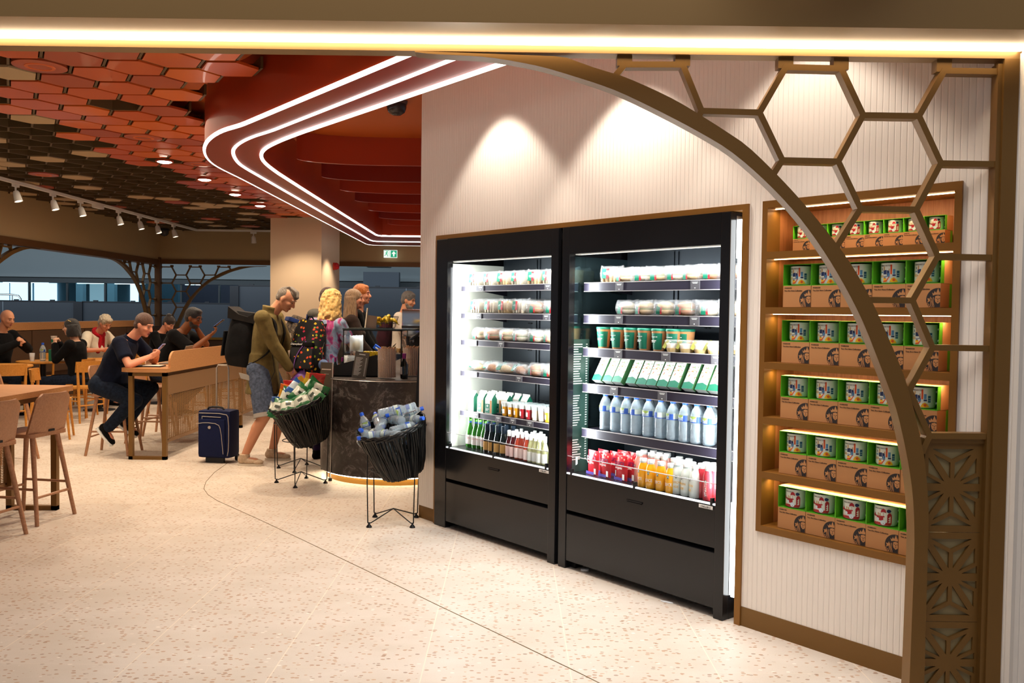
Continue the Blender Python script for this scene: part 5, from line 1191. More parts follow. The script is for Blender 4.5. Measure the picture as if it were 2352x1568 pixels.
# bottles heaped in the right basket
Mb = Matrix.Translation(BR) @ Euler(rotB).to_matrix().to_4x4()
r3 = random.Random(21); k = 0
WPOS = ['low on the left rim', 'at the front left rim', 'at the front centre rim', 'at the front right rim', 'at the right rim', 'left of the middle', 'right of the middle', 'at the back left', 'at the back centre', 'at the back right', 'topmost on the heap', 'second highest on the heap', 'upright on the far left', 'poking up at the left front', 'seen between the canes high on the right', 'seen between the canes high on the left', 'halfway down behind the canes', 'low down behind the canes', 'at the very bottom']
for (u, v, z, yaw, pit) in ((-0.17, -0.02, 0.34, 0.3, 0.35), (-0.10, -0.13, 0.38, 3.4, 0.15), (0.0, -0.15, 0.37, 2.7, 0.1), (0.10, -0.10, 0.38, 0.5, -0.1), (0.16, 0.0, 0.39, 5.6, 0.2), (-0.05, 0.0, 0.42, 1.0, 0.5), (0.05, -0.02, 0.43, 2.2, -0.05),
                        (-0.10, 0.10, 0.40, 1.8, 0.2), (0.02, 0.12, 0.43, 0.1, 0.0), (0.12, 0.10, 0.42, 0.2, 0.0), (0.03, 0.03, 0.485, 0.05, 0.0), (0.12, 0.02, 0.475, 3.3, -0.05), (-0.19, 0.06, 0.37, 1.9, 1.1), (-0.15, -0.10, 0.36, 4.2, 0.9),
                        (0.05, -0.08, 0.25, 1.2, 0.3), (-0.06, -0.06, 0.26, 2.5, 0.5), (0.0, 0.05, 0.20, 0.4, 0.2), (0.06, -0.03, 0.13, 2.0, 0.3), (-0.04, -0.04, 0.12, 1.0, -0.2)):
    dirv = Vector((math.cos(yaw)*math.cos(pit), math.sin(yaw)*math.cos(pit), math.sin(pit)))
    q = dirv.to_track_quat('Z', 'Y'); m = Mb @ Matrix.Translation(Vector((u, v, z))-dirv*0.10) @ q.to_matrix().to_4x4() @ Matrix.Rotation(r3.random()*6, 4, 'Z')
    ly = 'on top of the heap' if z > 0.45 else ('at the rim of the heap' if z > 0.3 else 'deep inside the basket')
    o = dup(PROTO['water'], m.to_translation(), None, 'blue-capped water bottle %s, right basket' % WPOS[k], 'water bottles heaped in the basket', 1.1, m.to_euler()); k += 1
# crisp packets
def packet(cols, seed, logo):
    t = thing('crisp_packet', '', 'packet'); r4 = random.Random(seed); w_, h_ = 0.15, 0.19
    rs = []
    for i in range(13):
        z = h_*(i/12-0.5); e = (1-abs(2*i/12-1)**3.0); th = 0.002+0.030*e
        sx = w_/2*(1-0.06*e); rs.append([Vector((x*sx, -th*(1-abs(x)**2.5)-0.004*math.sin(9*x+i*seed), z+0.004*math.sin(x*8+seed))) for x in (-1, -.8, -.4, 0, .4, .8, 1)]+[Vector((x*sx, th*(1-abs(x)**2.5)+0.002, z+0.004*math.sin(x*8+seed))) for x in (1, .8, .4, 0, -.4, -.8, -1)])
    mb = MB(); mb.rings(rs[:5], 0, True); mb.rings(rs[4:10], 1, False); mb.rings(rs[9:], 0, True)
    mb.build('foil_bag', [mat(c, c2, 0.28, coat=0.4) for c, c2 in cols], t, smooth=50)
    o = MB().b2((-0.024, -0.0365, -0.005), (0.024, -0.0355, 0.018)).build('print', logo, t)
    return t
PG = packet((('bag_green', '#1f6a3a'), ('bag_silver', '#c9cfc0')), 2, mat('print_dark', '#2a3a2c', 0.5)); PG2 = PG
PO = packet((('bag_orange', '#d96a14'), ('bag_amber', '#e8a21e')), 3, M_LWH); PY = packet((('bag_gold', '#d9a21a'), ('bag_yellow', '#e8c83a')), 4, mat('packet_red')); PB = packet((('bag_blue', '#2a62b0'), ('bag_pale', '#c3d3de')), 5, M_LWH); PR = packet((('bag_red', '#b52420'), ('bag_rose', '#d9503a')), 6, M_LWH)
Ml = Matrix.Translation(BL) @ Euler(rotL).to_matrix().to_4x4(); first = set(); k = 0
for (kd, u, v, z, rx, ry, rz_) in ((PB, -0.20, 0.02, 0.40, 0.5, 0.5, 0.4), (PB, -0.13, 0.12, 0.43, -0.3, 0.8, 0.2), (PG, -0.16, -0.12, 0.41, -0.9, 0.3, -0.4), (PG, -0.05, -0.17, 0.42, -1.1, 0.2, 0.1), (PG, 0.07, -0.16, 0.43, -1.0, -0.2, 0.2), (PG, 0.17, -0.08, 0.43, -0.9, -0.5, 0.4),
                           (PG, -0.07, -0.04, 0.46, -0.6, 0.7, 0.1), (PG, 0.05, -0.05, 0.47, -0.8, 0.9, -0.3), (PG, 0.15, 0.02, 0.48, -0.5, 1.1, 0.2), (PB, 0.0, 0.04, 0.50, -0.6, 1.2, 0.3), (PO, -0.10, 0.06, 0.46, -0.1, 0.5, 0.2), (PR, -0.06, 0.12, 0.48, 0.1, 0.3, -0.2), (PY, 0.04, 0.12, 0.48, 0.1, -0.4, 0.1),
                           (PY, 0.13, 0.12, 0.49, 0.0, 0.6, 0.2), (PR, 0.18, 0.10, 0.49, 0.1, 0.5, 0.3), (PG, 0.20, -0.02, 0.45, -0.4, -0.8, 0.5), (PG, -0.20, -0.05, 0.38, -0.9, 0.9, 0.3)):
    m = Ml @ Matrix.Translation((u, v, z)) @ Euler((rx, ry, rz_)).to_matrix().to_4x4()
    nm = {PG: 'silver and green', PB: 'blue and pale', PO: 'orange', PY: 'yellow', PR: 'red'}[kd]; WH = 0; lab = '%s crisp packet %s, in the heaped basket' % (nm, ('lying at the very left', 'tucked at the left back', 'at the front left', 'at the front, left of centre', 'at the front, right of centre', 'at the front right', 'in the middle left', 'in the very middle', 'in the middle right', 'just behind the middle', 'standing at the back left', 'standing behind the orange one', 'upright at the back centre', 'upright at the back right', 'at the very back right', 'at the right rim', 'at the left rim')[k])
    if kd.name in first: dup(kd, m.to_translation(), None, lab, 'crisp packets heaped in the basket', 1.0, m.to_euler())
    else: first.add(kd.name); kd.location = m.to_translation(); kd.rotation_euler = m.to_euler(); kd['label'] = lab; kd['group'] = 'crisp packets heaped in the basket'
    k += 1
# signs on the stands
t = thing('chalkboard', 'narrow black chalkboard with white writing beside the basket of water bottles', 'sign', (-0.700, 6.86, 0), rot=(0, 0.02, -0.12))
MB().prism([(-0.080, 0.70), (0.050, 0.70), (0.080, 1.325), (-0.062, 1.335)], 0.0, 0.010, lambda u, v, h: Vector((u, h, v))).build('board', mat('chalk_black', '#1d1e20', 0.7), t)
MB().b2((-0.004, 0.010, 0.03), (0.004, 0.016, 0.9)).build('post', M_WIRE, t); MB().cyl((0, 0.013, 0), (0, 0.013, 0.03), 0.02, n=12).build('foot', M_WIRE, t)
M_CHK = mat('chalk_white', '#e6e6e2', 0.8)
for b_, x, z, s in (('Take', -0.022, 1.212, 0.058), ('me', 0.026, 1.162, 0.052), ('on', -0.028, 1.117, 0.050), ('board!', 0.022, 1.075, 0.050), ('\u00a32.80', -0.006, 0.975, 0.058)): text_mesh(b_, s, M_CHK, t, (x, -0.001, z), shear=0.12, xs=0.62)
t = thing('stand_sign', 'grey sign on a thin post rising behind the crisp basket', 'sign', (-1.755, 8.16, 0), rot=(0, 0.02, -0.25))
MB().b2((-0.062, 0, 0.72), (0.062, 0.006, 1.115)).build('board', mat('menu_grey', '#55524b', 0.5), t); MB().b2((0.058, -0.003, 0.03), (0.066, 0.007, 1.115)).build('post', mat('post_white', '#c9c5bd', 0.4), t); MB().cyl((0.062, 0.002, 0), (0.062, 0.002, 0.03), 0.018, n=12).build('foot', M_WIRE, t)
MB().b2((-0.05, -0.001, 1.045), (0.045, 0, 1.054)).build('heading', M_TXT, t); MB().b2((-0.022, -0.001, 1.005), (0.022, 0, 1.008)).build('rule', M_TXT, t)

lamp('AREA', 'case_fill_light', (-1.40, 8.98, ZC+0.425), 2.2, (1.0, 0.96, 0.88), (-1.40, 8.98, ZC), shape='RECTANGLE', size=0.5, size_y=0.3)  # lamp added under the case top to brighten its contents
# ================================================================== SEATING
M_MESH = mat('bronze_mesh', '#9a7448', 0.5, 0.3)
def perf_panel(x, y0, y1, z0, z1, parent, name='mesh_panel'):
    """woven bronze mesh: fine crossing bars with real gaps"""
    mb = MB(); n = int((z1-z0)/0.0125)
    for k in range(n): z = z0+(z1-z0)*(k+0.5)/n; mb.b2((x-0.002, y0, z-0.0036), (x+0.002, y1, z+0.0036))
    m = int((y1-y0)/0.05)
    for k in range(m+1): y = y0+(y1-y0)*k/m; mb.b2((x-0.003, y-0.003, z0), (x+0.003, y+0.003, z1))
    return mb.build(name, M_MESH, parent)
def high_table(loc, L, lab, screen=True, W_=0.50):
    """runs along +y from the near end, screen panels on the +x side"""
    t = thing('high_table', lab, 'table', loc, group='high oak tables with bronze legs')
    n = 10; P = []
    for i in range(n+1): a = PI+PI/2*i/n; P.append((-W_+0.16+0.16*math.cos(a), 0.10+0.10*math.sin(a)))
    P += [(0.012, 0.0), (0.012, L), (-W_, L)]
    MB().prism(P, 0.925, 0.968).build('table_top', M_OAK, t, smooth=30)
    nb = max(1, round(L/2.45)); seg = L/nb
    ys = [0.02+i*(L-(0.06 if screen else 0.26))/nb for i in range(nb+1)]
    for y in ys:
        mb = MB()
        for x in (-0.40, -0.045): mb.b2((x, y, 0.0), (x+0.045, y+0.045, 0.925))
        mb.b2((-0.40, y, 0), (0.0, y+0.045, 0.035)); mb.b2((-0.40, y, 0.885), (0.0, y+0.045, 0.925)); mb.build('leg_frame', M_GOLD2, t)
    mb = MB()
    for x in (-0.05, -0.40): mb.b2((x, 0.06, 0.885), (x+0.03, L-0.04, 0.92))
    mb.build('rail', M_GOLD2, t)
    for i in range(nb):
        a, b = ys[i]+0.045, ys[i+1]; m = (a+b)/2
        for c, d in ((a, m), (m, b)):
            fr = MB(); fr.b2((-0.014, c, 0.70), (0.0, d, 0.885)); fr.b2((-0.018, c, 0.20), (0.0, c+0.02, 0.70)); fr.b2((-0.018, d-0.02, 0.20), (0.0, d, 0.70)); fr.b2((-0.018, c, 0.18), (0.0, d, 0.215)); fr.b2((-0.018, c, 0.685), (0.002, d, 0.705))
            dx = 0 if screen else -0.39; f = fr.build('modesty_panel', mat('panel_taupe', '#8a6744', 0.5, 0.2), t, M=Matrix.Translation((dx, 0, 0))); perf_panel(-0.009+dx, c+0.02, d-0.02, 0.215, 0.69, f)
    if screen:
        pts = [(0.10, 0.968)]
        for i in range(9): a = PI-PI/2*i/8; pts.append((0.22+0.12*math.cos(a)-0.0, 1.03+0.12*math.sin(a)*0.95))
        pts += [(L, 1.144), (L, 0.968)]
        MB().prism(pts, -0.010, 0.012, lambda u, v, h: Vector((h, u, v))).build('privacy_screen', M_OAK, t, smooth=30)
    return t
high_table((-3.64, 9.14, 0), 5.2, 'long high oak counter table with mesh front where the man in navy sits')
high_table((-3.57, 4.2, 0), 2.85, 'high oak table in the left foreground with empty stools', False, 0.62)

def bar_stool_mesh(lab, loc, rz):
    """front = +x, backrest on -x"""
    t = thing('bar_stool', lab, 'stool', loc, rz, 'pale oak bar stools')
    P = []
    for cx, cy, a0 in ((0.15, 0.15, 0), (-0.13, 0.15, 90), (-0.13, -0.15, 180), (0.15, -0.15, 270)):
        for i in range(5): a = math.radians(a0+22.5*i); P.append((cx+0.05*math.cos(a), cy+0.05*math.sin(a)))
    MB().prism(P, 0.640, 0.668).build('seat', M_OAKP, t, smooth=30)
    rs = []                                           # curved plywood back, wide and rounded
    for k in range(9):
        u = k/8; z = 0.668+0.295*u; hw = 0.20*(1-0.12*u) if u < 0.8 else 0.20*(1-0.12*u)*(1-((u-0.8)/0.2)**2*0.28)
        xs = -0.165-0.075*u; ring = []
        for i in range(9): v = -1+2*i/8; ring.append(Vector((xs+0.035*v*v, hw*v, z)))
        for i in range(9): v = 1-2*i/8; ring.append(Vector((xs-0.016+0.035*v*v, hw*v, z)))
        rs.append(ring)
    MB().rings(rs).build('backrest', M_OAKP, t, smooth=45)
    MB().b2((-0.190, -0.03, 0.672), (-0.1655, 0.03, 0.688)).build('back_slot', M_BLACKM, t)
    for sx in (-1, 1):
        for sy in (-1, 1): MB().cyl((sx*0.13, sy*0.13, 0.645), (sx*0.225, sy*0.205, 0.0), 0.019, 0.0145, n=14).build('leg', M_OAKP, t, smooth=40)
    f = lambda sx, sy, z: Vector((sx*(0.225-0.095*z/0.645), sy*(0.205-0.075*z/0.645), z))
    for a, b in (((-1, -1, .26), (1, -1, .26)), ((-1, 1, .26), (1, 1, .26)), ((-1, -1, .20), (-1, 1, .20)), ((1, -1, .22), (1, 1, .22))):
        MB().cyl(f(*a), f(*b), 0.010, n=8).build('stretcher', M_OAKP, t, smooth=40)
    return t
stool = bar_stool_mesh('pale bar stool under the seated man in the navy shirt', (-4.37, 9.56, 0), 0.05)
dup(stool, (-4.33, 10.45, 0), 0.0, 'empty pale bar stool tucked under the long high table'); dup(stool, (-4.38, 11.05, 0), 0.0, 'pale bar stool under the man in the black T-shirt')
dup(stool, (-4.35, 12.3, 0), 0.1, 'pale bar stool far along the long high table'); dup(stool, (-4.35, 13.3, 0), -0.1, 'farthest pale bar stool of the long high table')
dup(stool, (-3.63, 6.54, 0), math.radians(170), 'pale bar stool seen whole beside the foreground high table'); dup(stool, (-3.66, 5.92, 0), math.radians(171), 'pale bar stool cut by the left photo edge, nearest the viewer')
dup(stool, (-5.25, 9.0, 0), math.radians(70), 'pale bar stool showing only its rounded back beyond the foreground high table')
# round tables
def round_table(loc, r, lab, h=0.80):
    t = thing('round_table', lab, 'table', loc, group='small round oak tables')
    MB().lathe([(0, h-0.032), (r-0.015, h-0.032), (r, h-0.022), (r, h-0.006), (r-0.006, h), (0, h)], n=40).build('table_top', M_BEECH, t, smooth=35)
    MB().lathe([(0, 0.015), (0.04, 0.02), (0.04, h-0.032), (0, h-0.032)], n=18).build('column', M_BLACKM, t, smooth=40)
    MB().lathe([(0, 0), (0.23, 0), (0.235, 0.008), (0.05, 0.022), (0, 0.022)], n=30).build('base', M_BLACKM, t, smooth=40); return t
round_table((-7.02, 11.85, 0), 0.44, 'round oak table nearest the left edge, in front of the bald man')
round_table((-6.98, 12.95, 0), 0.36, 'round oak table with the water bottle between the couple')
round_table((-6.45, 13.60, 0), 0.38, 'round oak table in front of the woman with the red scarf')
round_table((-5.95, 14.7, 0), 0.36, 'round oak table in front of the dark-haired woman behind')
round_table((-5.02, 13.4, 0), 0.36, 'round oak table beyond the long high table', 0.80)
def cafe_chair(lab, loc, rz):
    t = thing('dining_chair', lab, 'chair', loc, rz, 'golden beech cafe chairs')
    P = [(0.20*math.cos(a)*(1.05 if math.cos(a) > 0 else 0.95), 0.21*math.sin(a)) for a in [2*PI*i/28 for i in range(28)]]
    MB().prism(P, 0.465, 0.49).build('seat', M_BEECH, t, smooth=40)
    rs = []
    for k in range(5):
        z = 0.70+0.15*k/4; ring = []
        for i in range(11): v = -1+2*i/10; ring.append(Vector((-0.215-0.02*k/4+0.06*v*v, 0.215*v, z)))
        for i in range(11): v = 1-2*i/10; ring.append(Vector((-0.237-0.02*k/4+0.06*v*v, 0.215*v, z)))
        rs.append(ring)
    MB().rings(rs).build('backrest', M_BEECH, t, smooth=45)
    for sy in (-1, 1):
        MB().tube([(-0.24, sy*0.20, 0.0), (-0.19, sy*0.185, 0.46), (-0.185, sy*0.20, 0.84)], [0.014, 0.020, 0.015], 10).build('leg', M_BEECH, t, smooth=True)
        MB().tube([(0.21, sy*0.19, 0.0), (0.165, sy*0.165, 0.47)], [0.013, 0.018], 10).build('leg', M_BEECH, t, smooth=True)
        MB().cyl((-0.215, sy*0.19, 0.30), (0.18, sy*0.175, 0.30), 0.010, n=8).build('stretcher', M_BEECH, t)
    MB().cyl((-0.22, -0.19, 0.24), (-0.22, 0.19, 0.24), 0.010, n=8).build('stretcher', M_BEECH, t)
    return t
ch = cafe_chair('golden beech chair carrying the black coat of the woman with the cup', (-6.05, 12.25, 0), math.radians(150))
dup(ch, (-6.62, 11.45, 0), math.radians(118), 'golden beech chair pulled up to the leftmost round table'); dup(ch, (-5.82, 13.15, 0), math.radians(150), 'golden beech chair just behind the navy-shirted man')
dup(ch, (-7.35, 14.1, 0), math.radians(0), 'golden beech chair with pale seat seen between the table column and coat'); dup(ch, (-5.3, 14.2, 0), math.radians(140), 'golden beech chair beyond the long high table, nearer one'); dup(ch, (-4.55, 14.0, 0), math.radians(200), 'golden beech chair beyond the long high table, farther one')
dup(ch, (-6.85, 14.2, 0), math.radians(-40), 'golden beech chair under the woman with the red scarf'); dup(ch, (-7.55, 12.95, 0), 0.0, 'golden beech chair under the bald man'); dup(ch, (-6.35, 15.2, 0), math.radians(-30), 'golden beech chair under the dark-haired woman'); dup(ch, (-6.40, 12.75, 0), math.radians(185), 'golden beech chair under the woman holding the cup')
dup(ch, (-5.6, 10.6, 0), math.radians(20), 'golden beech chair glimpsed between the two high tables')

# things on the tables
dup(PROTO['water'], (-6.93, 12.85, 0.801), 0.5, 'half-empty water bottle with blue cap on the couple table', None, 1.25)
t = thing('paper_bag', 'dark green paper bag standing on the couple table', 'bag', (-6.80, 12.9, 0.801), 0.3); MB().b2((-0.06, -0.035, 0), (0.06, 0.035, 0.17), bev=0.008).build('bag_body', M_GRN, t); MB().tube([(-0.03, 0, 0.17), (-0.02, 0, 0.22), (0.02, 0, 0.22), (0.03, 0, 0.17)], 0.003, 6).build('handle', M_KRAFT, t)
t = thing('napkin', 'crumpled white napkin on the couple table', 'napkin', (-6.64, 12.86, 0.801)); film_bag(0.14, 0.12, 0.05, 77).build('paper', mat('napkin_white', '#d9d0c2', 0.8), t, smooth=50); MB().ell((0, -0.01, 0.05), (0.035, 0.03, 0.012), n=10).build('fold', mat('stripe_brown', '#5a4636', 0.8), t)
t = thing('tumbler', 'clear plastic tumbler left of the water bottle on the couple table', 'cup', (-7.06, 12.80, 0.801)); MB().lathe([(0, 0), (0.03, 0), (0.038, 0.12), (0.036, 0.12), (0.028, 0.004), (0, 0.004)], n=18).build('cup_wall', M_FILM2, t, smooth=40); MB().lathe([(0, 0.004), (0.028, 0.004), (0.033, 0.07), (0, 0.07)], n=18).build('drink', mat('milky', '#c9c2b8', 0.4), t, smooth=40)
t = thing('laptop', 'open silver laptop on the high table in front of the man in black', 'laptop', (-3.90, 9.98, 0.969), rot=(0, 0, 0.1)); MB().b2((-0.10, -0.15, 0), (0.12, 0.15, 0.014), bev=0.004).build('keyboard_base', mat('laptop_grey', '#8e8478', 0.35, 0.6), t)
o = MB().b2((0, -0.15, 0), (0.008, 0.15, 0.21), bev=0.003).build('lid', mat('laptop_grey'), t); o.location = (0.12, 0, 0.012); o.rotation_euler = (0, 0.35, 0); MB().b2((-0.0015, -0.14, 0.012), (-0.0005, 0.14, 0.20)).build('screen', M_BLACK, o)
t = thing('magazine', 'dark open magazine under the forearms of the navy-shirted man', 'magazine', (-3.92, 9.42, 0.969), 0.1); MB().b2((-0.14, -0.10, 0), (0.14, 0.10, 0.012)).build('cover', M_BLACKM, t); MB().b2((-0.05, -0.095, 0.012), (0.13, 0.095, 0.015)).build('page', mat('napkin_white'), t)
t = thing('drinks_bottle', 'small clear bottle with pale cap on the far end of the high table', 'bottle', (-3.86, 12.1, 0.969)); MB().lathe([(0, 0), (0.033, 0), (0.035, 0.008), (0.035, 0.14), (0.02, 0.17), (0.02, 0.18), (0, 0.18)], n=20).build('bottle_body', M_FILM2, t, smooth=45); MB().lathe([(0.03, 0.175), (0.03, 0.205), (0, 0.206)], n=18).build('cap', mat('cap_cream', '#d9cdb8', 0.5), t, smooth=40); mb = MB(); cyl_patch(mb, -0.05, 0.05, 0.05, 0.11, 0.0352, 0, 10); mb.build('label', M_LWH, t)
t = thing('lanyard', 'thin black and yellow lanyard hanging above the clear bottle', 'lanyard', (-3.66, 12.0, 1.146)); MB().tube([(0, 0, 0), (0.01, 0, 0.08), (-0.01, 0, 0.14), (0.03, 0, 0.22)], 0.004, 6).build('cord', M_BLACKM, t)
mb = MB(); mb.tube([(0.008, -0.005, 0.05), (0.0, -0.005, 0.10)], 0.004, 6).build('yellow_stitching', mat('bar_yellow'), t)

# suitcase
t = thing('suitcase', 'navy blue wheeled cabin suitcase with raised silver handle', 'suitcase', (-3.07, 9.12, 0), math.radians(-8))
sw, sd, sh = 0.36, 0.23, 0.50; z0 = 0.05
M_NAVY = cloth('suitcase_navy', '#141d45', '#101838', 0.65, 200, 0.0006); M_PIPE = mat('piping_grey', '#a9a096', 0.5)
MB().b2((-sw/2, -sd/2, z0), (sw/2, sd/2, z0+sh), bev=0.045).build('case_body', M_NAVY, t, smooth=50)
MB().b2((-sw/2+0.02, -sd/2-0.022, z0+0.02), (sw/2-0.05, -sd/2+0.02, z0+sh-0.09), bev=0.02).build('front_pocket', M_NAVY, t, smooth=50)
P = lambda pts, y: [Vector((u, y, v)) for u, v in pts]
MB().tube(roundc(P([(-sw/2+0.02, z0+sh-0.03), (sw/2-0.045, z0+sh-0.03), (sw/2-0.015, z0+sh-0.08), (sw/2-0.015, z0+0.10), (sw/2-0.03, z0+0.03)], -sd/2-0.001), 1), 0.004, 6).build('piping', M_PIPE, t)
MB().tube(roundc(P([(-sw/2+0.0, z0+0.36), (-0.08, z0+0.375), (0.06, z0+0.365), (0.09, z0+0.30), (0.115, z0+0.05)], -sd/2-0.022), 1), 0.0035, 6).build('pocket_zip', M_PIPE, t)
o = MB().tube(P([(-sw/2+0.05, z0+0.435), (0.08, z0+0.43)], -sd/2-0.0015), 0.004, 6).build('zip', M_PIPE, t); MB().tube(P([(-sw/2+0.055, z0+0.432), (-sw/2+0.055, z0+0.39)], -sd/2-0.006), 0.004, 6).build('zip_pull', M_STEEL, o)
MB().cyl((-0.035, -sd/2-0.024, z0+0.325), (-0.035, -sd/2-0.028, z0+0.325), 0.016, n=18).build('round_badge', M_PIPE, t, smooth=40)
MB().tube(roundc([Vector(p) for p in ((-0.10, -0.05, z0+sh-0.002), (-0.08, -0.05, z0+sh+0.03), (0.06, -0.05, z0+sh+0.03), (0.085, -0.05, z0+sh-0.002))], 1), 0.010, 8).build('carry_handle', M_BLACKM, t, smooth=True)
mb = MB(); mb.tube([(-0.062, 0.07, z0+sh-0.01), (-0.062, 0.07, 0.98), (-0.045, 0.07, 1.01), (0.055, 0.07, 1.01), (0.072, 0.07, 0.98), (0.072, 0.07, z0+sh-0.01)], 0.009, 8); mb.build('telescopic_handle', mat('handle_silver', '#b9ada0', 0.3, 0.7), t, smooth=40)
for x in (-sw/2+0.02, sw/2-0.02):
    o = MB().cyl((x-0.012, sd/2-0.02, 0.036), (x+0.012, sd/2-0.02, 0.036), 0.036, n=20).build('wheel', M_BLACKM, t, smooth=40); MB().cyl((x-0.0135, sd/2-0.02, 0.036), (x+0.0135, sd/2-0.02, 0.036), 0.018, n=8).build('hub', M_PIPE, o)
MB().b2((-0.10, -sd/2+0.02, 0.0), (0.10, -sd/2+0.06, 0.055), bev=0.006).build('front_foot', M_BLACKM, t)
# ================================================================== TERMINAL HALL BEHIND
M_HOARD = mat('hoarding_blue', '#2c333b', 0.45); M_POST = mat('hoarding_post', '#10151d', 0.5)
def hoarding(x0, x1, h, lab, seam=1.85):
    t = thing('hoarding', lab, 'hoarding', (x0, 24.0, 0), group='blue site hoardings beyond the cafe')
    n = max(1, round((x1-x0)/seam)); w_ = (x1-x0)/n
    for k in range(n): MB().b2((k*w_+0.008, 0, 0.02), ((k+1)*w_-0.008, 0.05, h)).build('board', M_HOARD, t)
    MB().b2((0, -0.01, h), (x1-x0, 0.06, h+0.035)).build('cap_rail', M_POST, t)
    for k in range(2*n): MB().b2((k*w_/2+0.3, 0.0, h+0.035), (k*w_/2+0.42, 0.05, h+0.065)).build('clip', M_POST, t)
    for k in range(n): MB().b2((k*w_-0.006, -0.004, 0.02), (k*w_+0.006, 0.0, h)).build('seam_strip', mat('seam_pale', '#7d8a94', 0.5), t)
    return t
hoarding(-20.0, -12.05, 1.74, 'blue hoarding seen through the left opening, left of the black post', 1.95)
hoarding(-11.85, -7.75, 1.74, 'lower blue hoarding between the black posts behind the corner arch', 1.95)
hoarding(-7.55, 4.0, 2.24, 'taller blue hoarding running behind the pillar and the counter queue', 2.3)
for k, (x, h, lab) in enumerate(((-11.95, 1.76, 'black post between the two lower blue hoardings'), (-7.65, 2.25, 'black post where the taller hoarding begins'))):
    t = thing('post', lab, 'post', (x, 23.98, 0)); MB().b2((-0.12, -0.03, 0), (0.12, 0.09, h)).build('post_body', M_POST, t)
# glazed offices
struct('wall_terminal', MB().b2((-26, 30.0, 2.62), (6, 30.3, 9.0)).b2((-26, 29.7, 2.62), (6, 30.0, 2.74)), mat('terminal_grey', '#8d9aa0', 0.6))
struct('trim_8', MB().b2((-26, 29.9, 2.44), (6, 30.1, 2.62)), mat('soffit_dark', '#3c464c', 0.5))
struct('wall_terminal_upper', MB().b2((-30, 22.5, 3.95), (6, 30.0, 4.2)), mat('soffit_blue', '#8fa3ad', 0.6))
mb = MB()
for k in range(24): mb.b2((-24.55+1.31*k, 30.02, 0), (-24.49+1.31*k, 30.10, 2.62))
mb.b2((-26, 30.02, 0.9), (6, 30.08, 0.95)); struct('window_1', mb, mat('mullion', '#1c2a33', 0.4))
struct('window_2', MB().b2((-26, 30.05, 0.0), (6, 30.06, 2.62)), mat('office_glass', '#a9c4cc', 0.03, trans=1.0, ior=1.08))
struct('wall_office_back', MB().b2((-40, 42, -0.1), (12, 42.2, 9)), mat('office_back', '#4a6672', 0.7))
struct('ceiling_office', MB().b2((-40, 30.3, 3.45), (12, 42, 3.6)), mat('office_ceiling', '#7d98a4', 0.7))
M_SKYW = mat('bright_window', (1, 1, 1), emit=(0.78, 0.88, 1.0), es=2.6); M_SKYD = mat('dim_window', (1, 1, 1), emit=(0.30, 0.45, 0.52), es=0.8)
def win(x0, x1, z0, z1, Y, m, k): struct('window_%d' % k, MB().b2((x0, Y-0.02, z0), (x1, Y, z1)), m)
xx = lambda px, Y: (px-1176)*Y/2000
for k, (a, b, m) in enumerate(((-60, 21, M_SKYW), (24, 74, M_SKYW), (79, 131, M_SKYW), (299, 318, M_SKYW), (206, 240, M_SKYD))): win(xx(a, 41.9), xx(b, 41.9), 1.0, 2.75, 41.9, m, 3+k)
for k, (a, b) in enumerate(((174, 190), (246, 262), (418, 430), (450, 460), (480, 498), (520, 528))): struct('wall_office_%d' % (k+1), MB().b2((xx(a, 38), 38, 0), (xx(b, 38), 38.3, 3.2)), mat('office_pale', '#7fa0ac', 0.5))
struct('wall_office_dark', MB().b2((xx(318, 36), 36, 0), (xx(408, 36), 36.3, 3.4)), mat('office_dk', '#35505e', 0.6))
struct('wall_office_red', MB().b2((xx(410, 37.5), 37.6, 0), (xx(545, 37.5), 37.9, 2.75)), mat('office_plum', '#3c3440', 0.6))
M_TUBE = mat('office_tube', (1, 1, 1), emit=(0.82, 0.93, 1.0), es=5)
k = 0
for Y0, Y1, pxs in ((31.2, 31.2, ((-30, 98), (150, 222), (238, 318), (408, 430), (432, 458), (568, 622), (778, 800), (806, 828))),):
    for a, b in pxs:
        X0, X1 = xx(a, 31.5), xx(b, 31.5); k += 1
        t = thing('office_light', 'linear ceiling light seen through the office glazing, %s' % ORD[k-1], 'light', ((X0+X1)/2, 32.2, 2.50), -0.33, 'office ceiling lights beyond the glass')
        L = (X1-X0)/math.cos(0.33); MB().b2((-L/2, -0.04, -0.02), (L/2, 0.04, 0.02)).build('tube', M_TUBE, t); MB().b2((-L/2, -0.05, 0.02), (L/2, 0.05, 0.05)).build('housing', mat('office_pale'), t)
        MB().cyl((0, 0, 0.05), (0, 0, 0.97), 0.01, n=6).build('hanger', mat('office_pale'), t)
t = thing('guard_rail', 'tubular steel guard rail silhouetted against the bright far windows', 'railing', (xx(-10, 29), 29, 0))
mb = MB(); P = roundc([Vector(p) for p in ((-1, 0, 2.0), (0.55, 0, 2.0), (0.82, 0, 1.95), (0.86, 0, 1.6), (0.86, 0, 0.0))], 1); mb.tube(P, 0.03, 8); mb.build('top_rail', M_STEEL, t, smooth=True)
MB().cyl((0.55, 0, 0), (0.55, 0, 2.0), 0.02, n=8).build('upright', M_STEEL, t); MB().cyl((-1, 0, 1.7), (0.86, 0, 1.7), 0.015, n=8).build('mid_rail', M_STEEL, t)
struct('wall_terminal_box', MB().b2((xx(833, 28), 28.0, 2.2), (xx(915, 28), 28.3, 2.86)), mat('box_slate', '#3d4a58', 0.5))
struct('ceiling_terminal_fin', MB().prism([(xx(835, 27), 27.0), (xx(885, 27), 27.0), (xx(885, 27), 28.2), (xx(830, 27), 28.2)], 3.0, 3.25), mat('fin_slate', '#44525c', 0.4))
